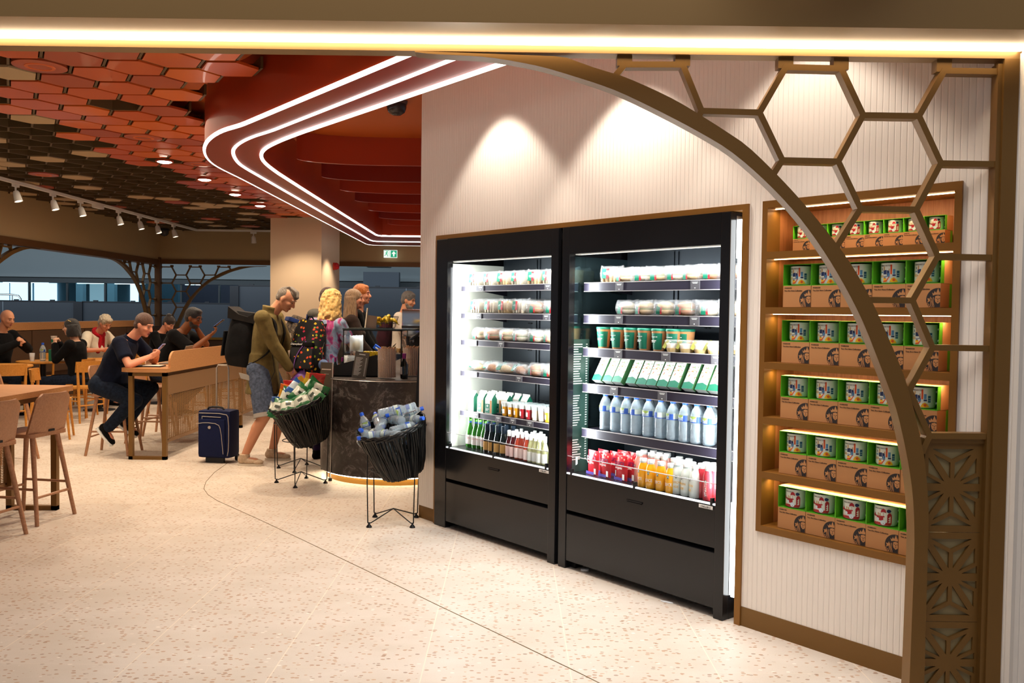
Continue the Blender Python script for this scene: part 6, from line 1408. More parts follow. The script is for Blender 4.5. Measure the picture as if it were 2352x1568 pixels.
# ================================================================== PEOPLE  (front = local +x, left = +y)
SK = {'fair': mat('skin_fair', '#c98d6c', 0.5, spec=0.35), 'pink': mat('skin_pink', '#cf8d70', 0.5, spec=0.35), 'brown': mat('skin_brown', '#7a4a2c', 0.5, spec=0.35), 'pale': mat('skin_pale', '#d8a688', 0.5, spec=0.35)}
M_EYE = mat('eye_white', '#8f8378', 0.5); M_PUP = mat('eye_dark', '#241a14', 0.2); M_LIP = mat('lip_tone', '#a85a4c', 0.45)
def hairm(name, c1, c2, sc=(60, 60, 6)):
    if name in MATS: return MATS[name]
    m = mat(name, c1, 0.5, sheen=0.2); v = texmap(m, sc); f = noise(m, v, 3, 4, 0.6, 0.4); base(m, ramp(m, f, [(0.35, c1), (0.65, c2)])); bump(m, f, 0.010, 0.9); return m
def ik(S, T, a, b, pole):
    S, T = Vector(S), Vector(T); d = T-S; L = min(d.length, (a+b)*0.995); d.normalize(); T = S+d*L
    x = (a*a-b*b+L*L)/(2*L); h = math.sqrt(max(0, a*a-x*x)); p = Vector(pole); p = (p-d*p.dot(d)).normalized()
    return S+d*x+p*h, T
def oring(mb_rings, c, R, w, d, n=20):
    mb_rings.append([c+R @ Vector((math.cos(2*PI*i/n)*d, math.sin(2*PI*i/n)*w, 0)) for i in range(n)])
class Fig:
    def __init__(s, lab, loc, yaw, sc=1.0):
        s.root = thing('person', lab, 'person', loc, yaw); s.root.scale = (sc,)*3
    def pose(s, pelvis, lean1, lean2, head, hands, feet, twist=0.0, elbow=((-0.3, 1, -0.5), (-0.3, -1, -0.5)), knee=((1, 0.15, 0.3), (1, -0.15, 0.3)), fem=False, belly=0.0, neckf=0.0):
        s.P = Vector(pelvis); s.fem = fem; s.belly = belly
        R1 = Matrix.Rotation(lean1, 3, 'Y'); R2 = Matrix.Rotation(twist, 3, 'Z') @ Matrix.Rotation(lean2, 3, 'Y'); s.R1, s.R2 = R1, R2
        s.W = s.P+R1 @ Vector((0, 0, 0.20)); s.Cc = s.W+R2 @ Vector((0, 0, 0.20)); s.N = s.W+R2 @ Vector((0, 0, 0.37))
        hw = 0.175 if fem else 0.195; s.sh = [s.W+R2 @ Vector((0, y, 0.305)) for y in (hw, -hw)]
        hp, hy, hr = head; s.RH = Matrix.Rotation(hy, 3, 'Z') @ Matrix.Rotation(hp, 3, 'Y') @ Matrix.Rotation(hr, 3, 'X')
        s.HB = s.N+Matrix.Rotation((lean2+hp)/2, 3, 'Y') @ Vector((0.015+neckf, 0, 0.075)); s.H = s.HB+s.RH @ Vector((0.028, 0, 0.115))
        s.el, s.ha = [], []
        for k in range(2): e, h = ik(s.sh[k], hands[k], 0.285, 0.255, elbow[k]); s.el.append(e); s.ha.append(h)
        s.hip = [s.P+Vector((0, y, -0.02)) for y in (0.095, -0.095)]; s.kn, s.an = [], []
        for k in range(2): e, h = ik(s.hip[k], feet[k], 0.44, 0.425, knee[k]); s.kn.append(e); s.an.append(h)
        return s
    def torso(s, mb, infl=0.0, top=0.37, bottom=-0.10):
        f = s.fem; R = []
        for z, w, d, xo in ((bottom, 0.150, 0.105, 0), (-0.02, 0.165 if not f else 0.175, 0.12, -0.01), (0.08, 0.150 if not f else 0.145, 0.112+s.belly*0.5, 0.01+s.belly*0.6), (0.19, 0.145 if not f else 0.130, 0.105+s.belly*0.3, 0.01+s.belly*0.5)):
            oring(R, s.P+s.R1 @ Vector((xo, 0, z)), s.R1, w+infl, d+infl)
        for z, w, d, xo in ((0.07, 0.155 if not f else 0.14, 0.112+0.01*f, 0.01+0.012*f), (0.17, 0.172 if not f else 0.152, 0.118+0.02*f, 0.012+0.015*f), (0.25, 0.178 if not f else 0.158, 0.105, 0.0), (0.315, 0.150 if not f else 0.13, 0.085, -0.005), (0.345, 0.095, 0.068, -0.005), (top, 0.060, 0.056, 0.0)):
            oring(R, s.W+s.R2 @ Vector((xo, 0, z)), s.R2, w+infl, d+infl)
        mb.rings(R); return mb
    def arm(s, mb, k, infl=0.0, upto=1.0, fore=True, endflat=False):
        sh, e, h = s.sh[k], s.el[k], s.ha[k]; ru = 0.046 if not s.fem else 0.040
        mb.ell(sh, (0.058+infl,)*3, n=14)
        if upto < 1.0: m = sh.lerp(e, upto); mb.cyl(sh, m, 0.055+infl, ru+infl*1.2+0.004, n=16); return mb
        mb.capsule(sh, e, 0.052+infl, ru*0.82+infl)
        if fore: mb.capsule(e, e.lerp(h, 0.3), ru*0.84+infl, ru*0.86+infl); mb.capsule(e.lerp(h, 0.3), h, ru*0.86+infl, 0.026+infl)
        return mb
    def hand(s, mb, k, curl=0.5, palm=(0, 0, -1), spread=0.0):
        e, h = s.el[k], s.ha[k]; d = (h-e).normalized(); n = Vector(palm); n = (n-d*n.dot(d)).normalized(); sd = d.cross(n)*(1 if k == 0 else -1)
        c = h+d*0.048; R = Matrix((d, sd, n)).transposed()
        mb.ell(h+d*0.005, (0.03, 0.026, 0.02), R, n=12); mb.ell(c, (0.052, 0.040, 0.016), R, n=14); mb.box(c, (0.07, 0.066, 0.022), R, bev=0.008)
        for q, (o, L) in enumerate(((0.030, 0.072), (0.010, 0.082), (-0.011, 0.076), (-0.031, 0.060))):
            b = c+d*0.040+sd*o; cu = curl+0.12*q; r = 0.0088
            d1 = (d*math.cos(cu*0.8)+n*math.sin(cu*0.8)+sd*o*spread*10).normalized(); p1 = b+d1*L*0.45; d2 = (d*math.cos(cu*2.0)+n*math.sin(cu*2.0)); p2 = p1+d2*L*0.32; d3 = (d*math.cos(cu*2.9)+n*math.sin(cu*2.9)); p3 = p2+d3*L*0.25
            mb.capsule(b, p1, r*1.08, r, 8); mb.capsule(p1, p2, r, r*0.92, 8); mb.capsule(p2, p3, r*0.92, r*0.8, 8)
        tb = h+d*0.022+sd*0.030; t1 = tb+(d*0.6+sd*0.65+n*(0.3+curl*0.5)).normalized()*0.036; t2 = t1+(d*0.9+sd*0.1+n*(0.25+curl*0.6)).normalized()*0.030
        mb.capsule(tb, t1, 0.0125, 0.0105, 8); mb.capsule(t1, t2, 0.0105, 0.0085, 8); s.tip = t2
        return c, d, n, sd
    def leg(s, mb, k, infl=0.0, frac=1.0, flat=False):
        hp, kn, an = s.hip[k], s.kn[k], s.an[k]
        mb.ell(hp+Vector((-0.01, 0, 0.01)), (0.098+infl*0.8,)*3, n=14)
        if frac < 1: m = hp.lerp(kn, frac/0.5*1.0 if frac <= 0.5 else 1.0); mb.cyl(hp, m, 0.092+infl, 0.068+infl*1.6, n=18); return mb
        mb.capsule(hp, kn, 0.088+infl, 0.058+infl)
        cf = kn.lerp(an, 0.32)+Vector((-0.014, 0, 0)); mb.capsule(kn, cf, 0.056+infl, 0.057+infl); mb.capsule(cf, an, 0.055+infl, 0.036+infl*1.3)
        return mb
    def footv(s, k, yaw=0.0, pitch=0.0): return Matrix.Translation(s.an[k]) @ Matrix.Rotation(yaw, 4, 'Z') @ Matrix.Rotation(pitch, 4, 'Y')
    def head(s, mb, wide=1.0, chin=0.0):
        M = lambda p: s.H+s.RH @ Vector(p); R = s.RH
        mb.ell(M((-0.012, 0, 0.022)), (0.097, 0.076*wide, 0.095), R, n=24); mb.ell(M((0.012, 0, -0.02)), (0.078, 0.068*wide, 0.085), R, n=20)
        mb.ell(M((0.030, 0, -0.070)), (0.052, 0.050*wide, 0.045+chin), R, n=18); mb.ell(M((0.066, 0, -0.095)), (0.020, 0.024, 0.018), R, n=12)
        mb.capsule(M((0.086, 0, 0.012)), M((0.108, 0, -0.026)), 0.0085, 0.0125, 10); mb.ell(M((0.100, 0.010, -0.032)), 0.009, n=8); mb.ell(M((0.100, -0.010, -0.032)), 0.009, n=8)
        mb.ell(M((0.074, 0, 0.030)), (0.018, 0.052*wide, 0.010), R, n=12)
        for y in (1, -1):
            mb.ell(M((0.058, y*0.040*wide, -0.022)), (0.026, 0.024, 0.022), R, n=12); mb.ell(M((-0.004, y*0.077*wide, -0.006)), (0.019, 0.009, 0.030), R, n=12); mb.ell(M((0.004, y*0.079*wide, -0.026)), (0.009, 0.007, 0.010), R, n=8)
        mb.ell(M((0.080, 0, -0.058)), (0.012, 0.024, 0.006), R, n=10); mb.ell(M((0.077, 0, -0.070)), (0.012, 0.020, 0.007), R, n=10)
        mb.capsule(s.N-s.R2 @ Vector((0, 0, 0.05)), M((-0.022, 0, -0.055)), 0.060, 0.054)
        return mb
    def face(s, brow, beard=None, glasses=None):
        M = lambda p: s.H+s.RH @ Vector(p)
        for y in (1, -1):
            o = MB().ell(M((0.0775, y*0.031, 0.006)), (0.0075, 0.010, 0.0045), s.RH, n=12).build('eye', M_EYE, s.root, smooth=True); MB().ell(M((0.0855, y*0.031, 0.005)), (0.0025, 0.0055, 0.0055), s.RH, n=10).build('iris', M_PUP, o, smooth=True)
            MB().tube([M((0.089, y*0.014, 0.027)), M((0.089, y*0.03, 0.033)), M((0.076, y*0.049, 0.027))], 0.0035, 6).build('eyebrow', brow, s.root, smooth=True)
        mb = MB(); mb.ell(M((0.086, 0, -0.0585)), (0.009, 0.022, 0.0045), s.RH, n=10); mb.ell(M((0.084, 0, -0.0675)), (0.009, 0.019, 0.005), s.RH, n=10); mb.build('lips', M_LIP, s.root, smooth=True)
        if glasses:
            mb = MB()
            for y in (1, -1):
                mb.tube([M((0.098-0.02*abs(math.cos(a)), y*0.033+0.021*math.cos(a), 0.004+0.017*math.sin(a))) for a in [2*PI*i/16 for i in range(16)]], 0.0022, 6, closed=True); mb.tube([M((0.085, y*0.056, 0.01)), M((0.0, y*0.082, 0.012))], 0.002, 6)
            mb.tube([M((0.098, -0.012, 0.008)), M((0.098, 0.012, 0.008))], 0.002, 6); mb.build('glasses', glasses, s.root)
        if beard:
            mb = MB(); mb.ell(M((0.028, 0, -0.082)), (0.062, 0.056, 0.045), s.RH, n=18); mb.ell(M((0.012, 0, -0.05)), (0.050, 0.069, 0.048), s.RH, n=18); remeshed('beard', mb, beard, s.root, 0.008, 2)
    def hair(s, style, m, wide=1.0):
        M = lambda p: s.H+s.RH @ Vector(p); R = s.RH; mb = MB(); r5 = random.Random(len(style))
        if style == 'short':
            mb.ell(M((-0.017, 0, 0.038)), (0.103, 0.084*wide, 0.096), R, n=24); mb.ell(M((-0.045, 0, -0.01)), (0.070, 0.076*wide, 0.074), R, n=20); mb.ell(M((0.035, 0, 0.085)), (0.048, 0.056*wide, 0.034), R, n=14)
        elif style == 'crew':
            mb.ell(M((-0.016, 0, 0.037)), (0.100, 0.0815*wide, 0.092), R, n=24); mb.ell(M((-0.046, 0, -0.015)), (0.064, 0.074*wide, 0.064), R, n=20)
        elif style == 'swept':
            mb.ell(M((-0.024, 0, 0.026)), (0.088, 0.0775, 0.084), R, n=22); mb.ell(M((-0.050, 0, -0.015)), (0.056, 0.067, 0.055), R, n=20)
            mb.ell(M((0.0, 0, 0.066)), (0.088, 0.058, 0.055), R, n=22); mb.ell(M((0.052, 0, 0.066)), (0.046, 0.044, 0.036), R, n=14)
            for k in range(9): y = -0.04+0.01*k; mb.tube([M((0.092, y*0.8, 0.062)), M((0.05, y, 0.112)), M((-0.03, y*1.1, 0.116)), M((-0.085, y, 0.07))], [0.006, 0.011, 0.011, 0.006], 6)
        elif style == 'tight':
            mb.ell(M((-0.016, 0, 0.038)), (0.100, 0.083, 0.092), R, n=24); mb.ell(M((-0.045, 0, -0.005)), (0.068, 0.075, 0.075), R, n=20); mb.ell(M((0.03, 0, 0.09)), (0.055, 0.06, 0.036), R, n=14)
        elif style in ('long', 'curly', 'bob'):
            mb.ell(M((-0.018, 0, 0.036)), (0.103, 0.088, 0.094), R, n=24); mb.ell(M((-0.050, 0, -0.03)), (0.070, 0.086, 0.085), R, n=20)
            L = {'long': 0.36, 'curly': 0.26, 'bob': 0.17}[style]; wv = 0.011 if style == 'curly' else 0.004; n = 34 if style != 'bob' else 20; rad = 0.016
            for k in range(n):
                a = PI*0.40+PI*1.20*k/(n-1); pts = []; top = M((-0.02+0.085*math.cos(a), 0.085*math.sin(a), 0.02)); j = r5.random()*6; down = (Vector((0, 0, -1))*0.75+R @ Vector((0, 0, -1))*0.25)
                for i in range(7): f = i/6; flare = 1+0.25*f; pts.append(s.H+R @ Vector((-0.02+0.086*math.cos(a)*flare+wv*math.sin(j+i*1.7), (0.086 if style != 'curly' else 0.10)*math.sin(a)*flare+wv*math.cos(j+i*1.3), 0.03))+down*(L*f))
                mb.tube(pts, [rad, rad*1.15, rad*1.2, rad*1.2, rad*1.1, rad*0.9, rad*0.5], 7)
            if style == 'curly':
                for k in range(90):
                    a, f = r5.uniform(PI*0.42, PI*1.58), r5.uniform(0, 1); q_ = s.H+R @ Vector((-0.02+0.105*math.cos(a)*(1+0.25*f), 0.118*math.sin(a)*(1+0.25*f), 0.03))+(Vector((0, 0, -1))*0.75+R @ Vector((0, 0, -1))*0.25)*(0.25*f); mb.ell(q_, (r5.uniform(0.010, 0.018), r5.uniform(0.010, 0.018), r5.uniform(0.016, 0.03)), n=8)
                for k in range(90): a, b = r5.uniform(0.6, 5.7), r5.uniform(0.0, 1.5); mb.ell(M((-0.02+0.10*math.cos(a)*math.cos(b), 0.088*math.sin(a)*math.cos(b), 0.036+0.092*math.sin(b))), r5.uniform(0.014, 0.022), n=8)
        elif style == 'grey_tuft':
            mb.ell(M((-0.018, 0, 0.036)), (0.102, 0.086, 0.095), R, n=24); mb.ell(M((-0.048, 0, -0.01)), (0.070, 0.078, 0.085), R, n=20); mb.ell(M((0.045, 0, 0.082)), (0.052, 0.066, 0.040), R, n=14)
            for k in range(50): a, b = r5.uniform(0, 6.28), r5.uniform(0.1, 1.5); mb.ell(M((-0.018+0.10*math.cos(a)*math.cos(b), 0.084*math.sin(a)*math.cos(b), 0.036+0.094*math.sin(b))), 0.013, n=7)
        o = remeshed('hair', mb, m, s.root, 0.008, 1 if style in ('curly', 'long', 'grey_tuft') else 2); return o
    def body(s, skin, curl=(0.5, 0.5), palms=((0, -1, -0.2), (0, 1, -0.2)), legs=True, vox=0.008, wide=1.0, feet=True):
        mb = MB(); s.torso(mb); s.hi = []
        for k in range(2): s.arm(mb, k); s.hi.append(s.hand(mb, k, curl[k], palms[k]))
        if legs:
            for k in range(2): s.leg(mb, k)
            if feet:
                for k in range(2): M = s.footv(k, s.fy[k], s.fp[k]); mb.ell(M @ Vector((0.05, 0, -0.045)), (0.095, 0.034, 0.024), (M.to_3x3()), n=14)
        s.head(mb, wide); return remeshed('body', mb, SK[skin], s.root, vox, 3)
    fy = (0.0, 0.0); fp = (0.0, 0.0)
    def top(s, m, name='shirt', infl=0.014, upto=0.55, full=False, top=0.35, bottom=-0.10, extra=None, vox=0.010, it=5, fore_infl=None):
        mb = MB(); s.torso(mb, infl, top, bottom)
        for k in range(2):
            if full: s.arm(mb, k, infl*1.15); 
            else: s.arm(mb, k, infl*1.1, upto)
        if extra: extra(mb)
        return remeshed(name, mb, m, s.root, vox, it)
    def trousers(s, m, name='trousers', infl=0.014, frac=1.0, vox=0.010, hi=0.03):
        mb = MB(); R = []
        for z, w, d in ((-0.09, 0.155, 0.11), (-0.02, 0.170, 0.122), (hi, 0.160, 0.118)): oring(R, s.P+s.R1 @ Vector((-0.005+s.belly*0.3, 0, z)), s.R1, w+infl, d+infl)
        mb.rings(R)
        for k in range(2): s.leg(mb, k, infl, frac)
        return remeshed(name, mb, m, s.root, vox, 4)
    def shoe(s, k, m, sole, name='shoe', L=1.0):
        M = s.footv(k, s.fy[k], s.fp[k]); R = M.to_3x3(); mb = MB()
        mb.ell(M @ Vector((-0.02, 0, -0.045)), (0.055, 0.042, 0.048), R, n=16); mb.ell(M @ Vector((0.05, 0, -0.060)), (0.085, 0.045, 0.036), R, n=16); mb.ell(M @ Vector((0.125*L, 0, -0.066)), (0.055, 0.042, 0.028), R, n=16); mb.cyl(M @ Vector((-0.008, 0, -0.05)), M @ Vector((-0.005, 0, 0.012)), 0.050, 0.050, n=16)
        o = remeshed(name, mb, m, s.root, 0.007, 3)
        mb = MB(); P = [(0.055+0.125*L*math.cos(a), (0.048-0.008*math.cos(a))*math.sin(a)) for a in [2*PI*i/28 for i in range(28)]]; mb.prism(P, -0.102, -0.082, lambda u, v, h: M @ Vector((u, v, h)))
        for i in range(9): mb.box(M @ Vector((-0.06+0.028*i, 0, -0.104)), (0.014, 0.075, 0.012), R)
        mb.build('sole', sole, o, smooth=30); return o
def pack(root, c, R, w, h, d, m, straps=None, flap=True, pocket=None, name='backpack'):
    """backpack as its own thing is worn, so top-level"""
    t = thing(name, '', 'bag'); t.location = c; t.rotation_euler = R.to_euler()
    mb = MB(); rs = []
    for k in range(9):
        z = h*(k/8-0.5); e = 1-abs(2*k/8-1)**3.5*0.30; n = 20
        rs.append([Vector((-d/2+math.copysign(abs(math.cos(a))**0.7, math.cos(a))*d/2*e*(1.12-0.25*k/8), math.copysign(abs(math.sin(a))**0.7, math.sin(a))*w/2*e, z)) for a in [2*PI*i/n for i in range(n)]])
    mb.rings(rs); mb.build('main_compartment', m, t, smooth=50)
    return t
def strap_tube(t, pts, m, w_=0.024, name='shoulder_strap'):
    P = resample(roundc([Vector(p) for p in pts], 2), 16); mb = MB(); rs = []
    for i, p in enumerate(P):
        tg = (P[min(i+1, 15)]-P[max(i-1, 0)]).normalized(); sd = Vector((0, 1, 0)); sd = (sd-tg*sd.dot(tg)).normalized(); n = tg.cross(sd)
        rs.append([p+sd*w_+n*0.004, p-sd*w_+n*0.004, p-sd*w_-n*0.004, p+sd*w_-n*0.004])
    mb.rings(rs); o = mb.build(name, m, t, smooth=40); return o
M_DENIM = cloth('denim_blue', '#3d4656', '#59647a', 0.9, 40, 0.003); M_JEAN = cloth('dark_jeans', '#101724', '#1b2536', 0.9, 40, 0.003)
M_OLIVE = cloth('olive_jacket', '#75653c', '#5f522f', 0.8, 9, 0.012); M_BLKC = cloth('black_cloth', '#070708', '#0e0e10', 0.9, 10, 0.008); M_NAVYC = cloth('navy_cloth', '#0a0f1f', '#0f1629', 0.85, 10, 0.008)
M_SHOE = cloth('shoe_cream', '#cbb49a', '#b89f84', 0.8, 60, 0.002)

# 1 ---- standing man with olive jacket
f = Fig('grey-haired man standing in olive jacket and denim shorts wearing a black rolltop backpack', (-2.60, 9.08, 0), math.radians(-4), 1.06)
f.fy = (0.1, -0.05)
f.pose((0.0, 0, 0.93), 0.02, 0.20, (0.62, -0.05, 0.0), ((0.33, 0.13, 0.90), (0.32, -0.06, 0.89)), ((0.04, 0.17, 0.102), (-0.11, -0.17, 0.102)), elbow=((-0.6, 0.8, -0.3), (-0.8, -0.6, -0.3)), neckf=0.03)
f.body('fair', (0.7, 0.8), ((0, -1, -0.3), (0, 1, -0.3)), vox=0.007)
HG = hairm('hair_grey', '#6f6459', '#b3a89c'); f.hair('swept', hairm('hair_grey_dark', '#4f453a', '#8a7d6e')); f.face(HG)
def jk(mb):
    R = []
    for z, w, d, xo in ((-0.24, 0.215, 0.165, 0.01), (-0.14, 0.20, 0.155, 0.01), (0.0, 0.185, 0.145, 0.005), (0.15, 0.175, 0.135, 0.005)): oring(R, f.P+f.R1 @ Vector((xo, 0, z)), f.R1, w, d)
    mb.rings(R); R = []
    for z, w, d in ((0.33, 0.085, 0.075), (0.385, 0.082, 0.078), (0.42, 0.086, 0.084)): oring(R, f.W+f.R2 @ Vector((-0.005, 0, z)), f.R2, w, d)
    mb.rings(R)
o = f.top(M_OLIVE, 'jacket', 0.020, full=True, extra=jk, vox=0.009, it=3)
mb = MB(); 
for k in (0, 1): e, h = f.el[k], f.ha[k]; d = (h-e).normalized(); mb.cyl(h-d*0.035, h-d*0.005, 0.044, 0.042, n=18)
mb.build('cuffs', mat('olive_dark', '#544623', 0.8), o, smooth=40)
MB().tube([f.W+f.R2 @ Vector((0.115, -0.09, 0.02)), f.P+Vector((0.16, -0.11, -0.02)), f.P+Vector((0.10, -0.18, -0.19))], 0.003, 6).build('drawcord', M_BLACKM, o)
s_ = f.trousers(M_DENIM, 'denim_shorts', 0.022, 0.5)
mb = MB()
for k in (0, 1): m = f.hip[k].lerp(f.kn[k], 0.93); m2 = f.hip[k].lerp(f.kn[k], 1.02); mb.cyl(m, m2, 0.104, 0.106, n=22)
mb.build('rolled_hem', mat('hem_pale', '#9a948c', 0.9), s_, smooth=40)
MB().prism([(-0.19, 0.02), (-0.10, 0.0), (-0.02, -0.07), (-0.17, -0.035)], -0.185, -0.175, lambda u, v, h: f.P+Vector((u+0.02, h, v-0.05))).build('shirt_tail', mat('shirt_grey', '#a39c92', 0.8), f.root)
for k in (0, 1): f.shoe(k, M_SHOE, mat('sole_cream', '#d9cdbb', 0.6), 'trainer', 1.05)
mb = MB(); mb.tube([f.ha[0]+Vector((0.05, 0, 0.02)), f.ha[1]+Vector((0.05, 0.02, 0.03))], 0.004, 6)
Mw = f.root.matrix_world if False else Matrix.Translation(f.root.location) @ Matrix.Rotation(math.radians(-4), 4, 'Z') @ Matrix.Scale(1.06, 4)
RP = Matrix.Rotation(math.radians(-4), 3, 'Z') @ Matrix.Rotation(0.13, 3, 'Y')
t = pack(None, Mw @ Vector((-0.035, 0, 1.20)), RP, 0.31, 0.57, 0.33, cloth('pack_black', '#0d0d0e', '#171718', 0.6, 6, 0.01))
t['label'] = 'black rolltop backpack worn by the man in the olive jacket'; t['category'] = 'backpack'
mb = MB(); mb.prism([(-0.31, 0.20), (-0.01, 0.18), (-0.03, 0.29), (-0.10, 0.24), (-0.20, 0.255), (-0.32, 0.32)], -0.15, 0.15, lambda u, v, h: Vector((u, h, v))); mb.build('roll_top', cloth('pack_flap', '#221f1d', '#171514', 0.6, 6, 0.006), t, smooth=20)
MB().b2((-0.350, -0.11, -0.20), (-0.335, 0.11, 0.06), bev=0.004).build('front_pocket', MATS['pack_black'], t)
for y in (-0.10, 0.10): strap_tube(t, [(-0.02, y, 0.20), (0.05, y, 0.305), (0.16, y, 0.27), (0.225, y*1.3, 0.12), (0.20, y*1.7, -0.05), (0.10, y*1.8, -0.17), (-0.02, y*1.5, -0.24)], M_BLKC)

# 2 ---- blonde woman with patterned backpack
f = Fig('blonde curly-haired woman in tie-dye T-shirt and dark leggings wearing a patterned backpack', (-2.02, 9.30, 0), math.radians(62), 1.0)
f.pose((0.0, 0, 0.95), 0.10, 0.16, (0.15, -0.2, 0.0), ((0.30, 0.12, 1.0), (0.30, -0.16, 1.04)), ((0.04, 0.10, 0.08), (0.0, -0.10, 0.08)), elbow=((-0.4, 1, -0.4), (-0.3, -1, -0.4)), fem=True)
f.body('pale', (0.6, 0.6), vox=0.009)
f.hair('curly', hairm('hair_blonde', '#d9a44e', '#f0cf86')); f.face(mat('brow_blonde', '#a3752f', 0.6))
mt = mat('tie_dye', '#7a88a0', 0.85); v = texmap(mt); nn = noise(mt, v, 5, 3, 0.5, 1.5); base(mt, ramp(mt, nn, [(0.36, '#5a2360'), (0.45, '#a8386e'), (0.52, '#8a9ab3'), (0.62, '#6c7c94'), (0.7, '#8a2f68')])); bump(mt, noise(mt, v, 9), 0.008, 0.6)
f.top(mt, 'tshirt', 0.016, upto=0.75, bottom=-0.12, vox=0.009); f.trousers(cloth('leggings', '#1c1230', '#2c1a48', 0.8, 8, 0.004), 'leggings', 0.008)
for k in (0, 1): f.shoe(k, M_BLKC, M_LWH, 'shoe')
mp = mat('confetti_cloth', '#0c0b0d', 0.75); v = texmap(mp); vc = voro(mp, v, 26, 'Color'); vd = voro(mp, v, 26); sx = sepxyz(mp, vc)
hue = ramp(mp, sx[0], [(0.0, '#d94a1e'), (0.3, '#e8c22a'), (0.5, '#c22a50'), (0.7, '#8aa52a'), (0.85, '#d9642a'), (1.0, '#5a8a9a')], 'CONSTANT')
base(mp, mixc(mp, mathn(mp, 'MULTIPLY', mathn(mp, 'LESS_THAN', mathn(mp, 'MULTIPLY_ADD', noise(mp, v, 60, 2), 0.35, vd), 0.52), mathn(mp, 'GREATER_THAN', sx[1], 0.35)), '#0c0b0d', hue))
Mw = Matrix.Translation(f.root.location) @ Matrix.Rotation(math.radians(62), 4, 'Z'); RP = Matrix.Rotation(math.radians(62+10), 3, 'Z') @ Matrix.Rotation(0.15, 3, 'Y')
t = pack(None, Mw @ Vector((-0.09, 0.04, 1.19)), RP, 0.36, 0.58, 0.22, mp); t['label'] = 'black backpack with bright confetti print on the blonde woman'; t['category'] = 'backpack'
MB().b2((-0.262, -0.135, -0.235), (-0.20, 0.135, 0.0), bev=0.03).build('front_pocket', mp, t, smooth=50)
o = MB().b2((-0.268, -0.13, 0.0), (-0.21, 0.13, 0.045), bev=0.015).build('pocket_band', M_BLKC, t, smooth=50)
text_mesh('Disneyland', 0.030, M_LWH, o, (-0.271, 0.055, 0.012), (PI/2, 0, -PI/2), shear=0.2)
MB().tube([(-0.12, -0.04, 0.29), (-0.14, -0.02, 0.33), (-0.14, 0.02, 0.33), (-0.12, 0.04, 0.29)], 0.008, 8).build('grab_handle', M_NAVYC, t, smooth=True)
for y in (-0.10, 0.10): strap_tube(t, [(-0.03, y, 0.22), (0.04, y, 0.33), (0.15, y, 0.28), (0.20, y*1.2, 0.1), (0.12, y*1.6, -0.15), (-0.02, y*1.5, -0.22)], M_BLKC)
t = thing('pompom_keyring', 'small fluffy blue pompom keyring hanging from the confetti backpack', 'keyring', Mw @ Vector((-0.21, -0.17, 1.03)))
mb = MB(); mb.ell((0.01, 0, 0.01), (0.055, 0.05, 0.055)); remeshed('pompom', mb, cloth('plush_blue', '#5a6f9a', '#7487ab', 0.95, 60, 0.004), t, 0.008, 2)
MB().tube([(0, 0, 0.05), (0.0, 0, 0.16), (0.02, 0, 0.24)], 0.003, 6).build('chain', M_STEEL, t); MB().b2((0.045, -0.06, -0.05), (0.085, -0.055, -0.02)).build('pink_tag', mat('tag_pink', '#c98aa8', 0.7), t, smooth=True)

# 3 ---- man in grey hooded top with camouflage pack
f = Fig('brown-haired man in grey hooded top seen from behind between the two travellers', (-2.26, 10.0, 0), math.radians(35), 1.03)
f.pose((0.0, 0, 0.95), 0.06, 0.14, (0.3, 0.1, 0.0), ((0.30, 0.14, 0.95), (0.30, -0.14, 0.95)), ((0.04, 0.11, 0.08), (0.0, -0.11, 0.08)))
f.body('fair', vox=0.010); f.hair('crew', hairm('hair_brown', '#3a2517', '#55382a')); f.face(mat('brow_brown', '#3a2517', 0.6))
MGH = cloth('grey_hoodie', '#5c5850', '#4a4741', 0.9, 9, 0.01)
def hd(mb): mb.ell(f.N+Vector((-0.07, 0, 0.0)), (0.08, 0.12, 0.06)); mb.ell(f.N+Vector((-0.03, 0.08, 0.0)), (0.07, 0.05, 0.045)); mb.ell(f.N+Vector((-0.03, -0.08, 0.0)), (0.07, 0.05, 0.045))
f.top(MGH, 'hooded_top', 0.026, full=True, extra=hd, bottom=-0.16); f.trousers(M_JEAN)
for k in (0, 1): f.shoe(k, M_BLKC, M_LWH)
mc = mat('camo_cloth', '#2a2520', 0.85); v = texmap(mc); base(mc, ramp(mc, noise(mc, v, 14, 3, 0.6, 1.0), [(0.38, '#14120f'), (0.48, '#5a4a3a'), (0.55, '#241f1a'), (0.66, '#8a7a66')]))
Mw = Matrix.Translation(f.root.location) @ Matrix.Rotation(math.radians(35), 4, 'Z') @ Matrix.Scale(1.03, 4); RP = Matrix.Rotation(math.radians(35-12), 3, 'Z') @ Matrix.Rotation(0.35, 3, 'Y')
t = pack(None, Mw @ Vector((-0.12, 0.08, 1.22)), RP, 0.34, 0.48, 0.24, mc); t['label'] = 'camouflage rucksack with blue trim behind the olive-jacketed man'; t['category'] = 'backpack'
M_BTR = cloth('blue_trim', '#16264f', '#203468', 0.8, 20, 0.003)
MB().b2((-0.25, -0.155, 0.15), (0.0, 0.155, 0.20), bev=0.015).build('trim_band', M_BTR, t, smooth=50); MB().tube([(-0.03, 0, 0.23), (-0.05, 0, 0.29), (0.02, 0, 0.28)], 0.014, 8).build('grab_loop', M_BTR, t, smooth=True)
for y in (-0.11, 0.11): strap_tube(t, [(-0.02, y, 0.20), (0.05, y, 0.28), (0.17, y, 0.20), (0.18, y*1.4, 0.0), (0.05, y*1.6, -0.2)], M_BTR)

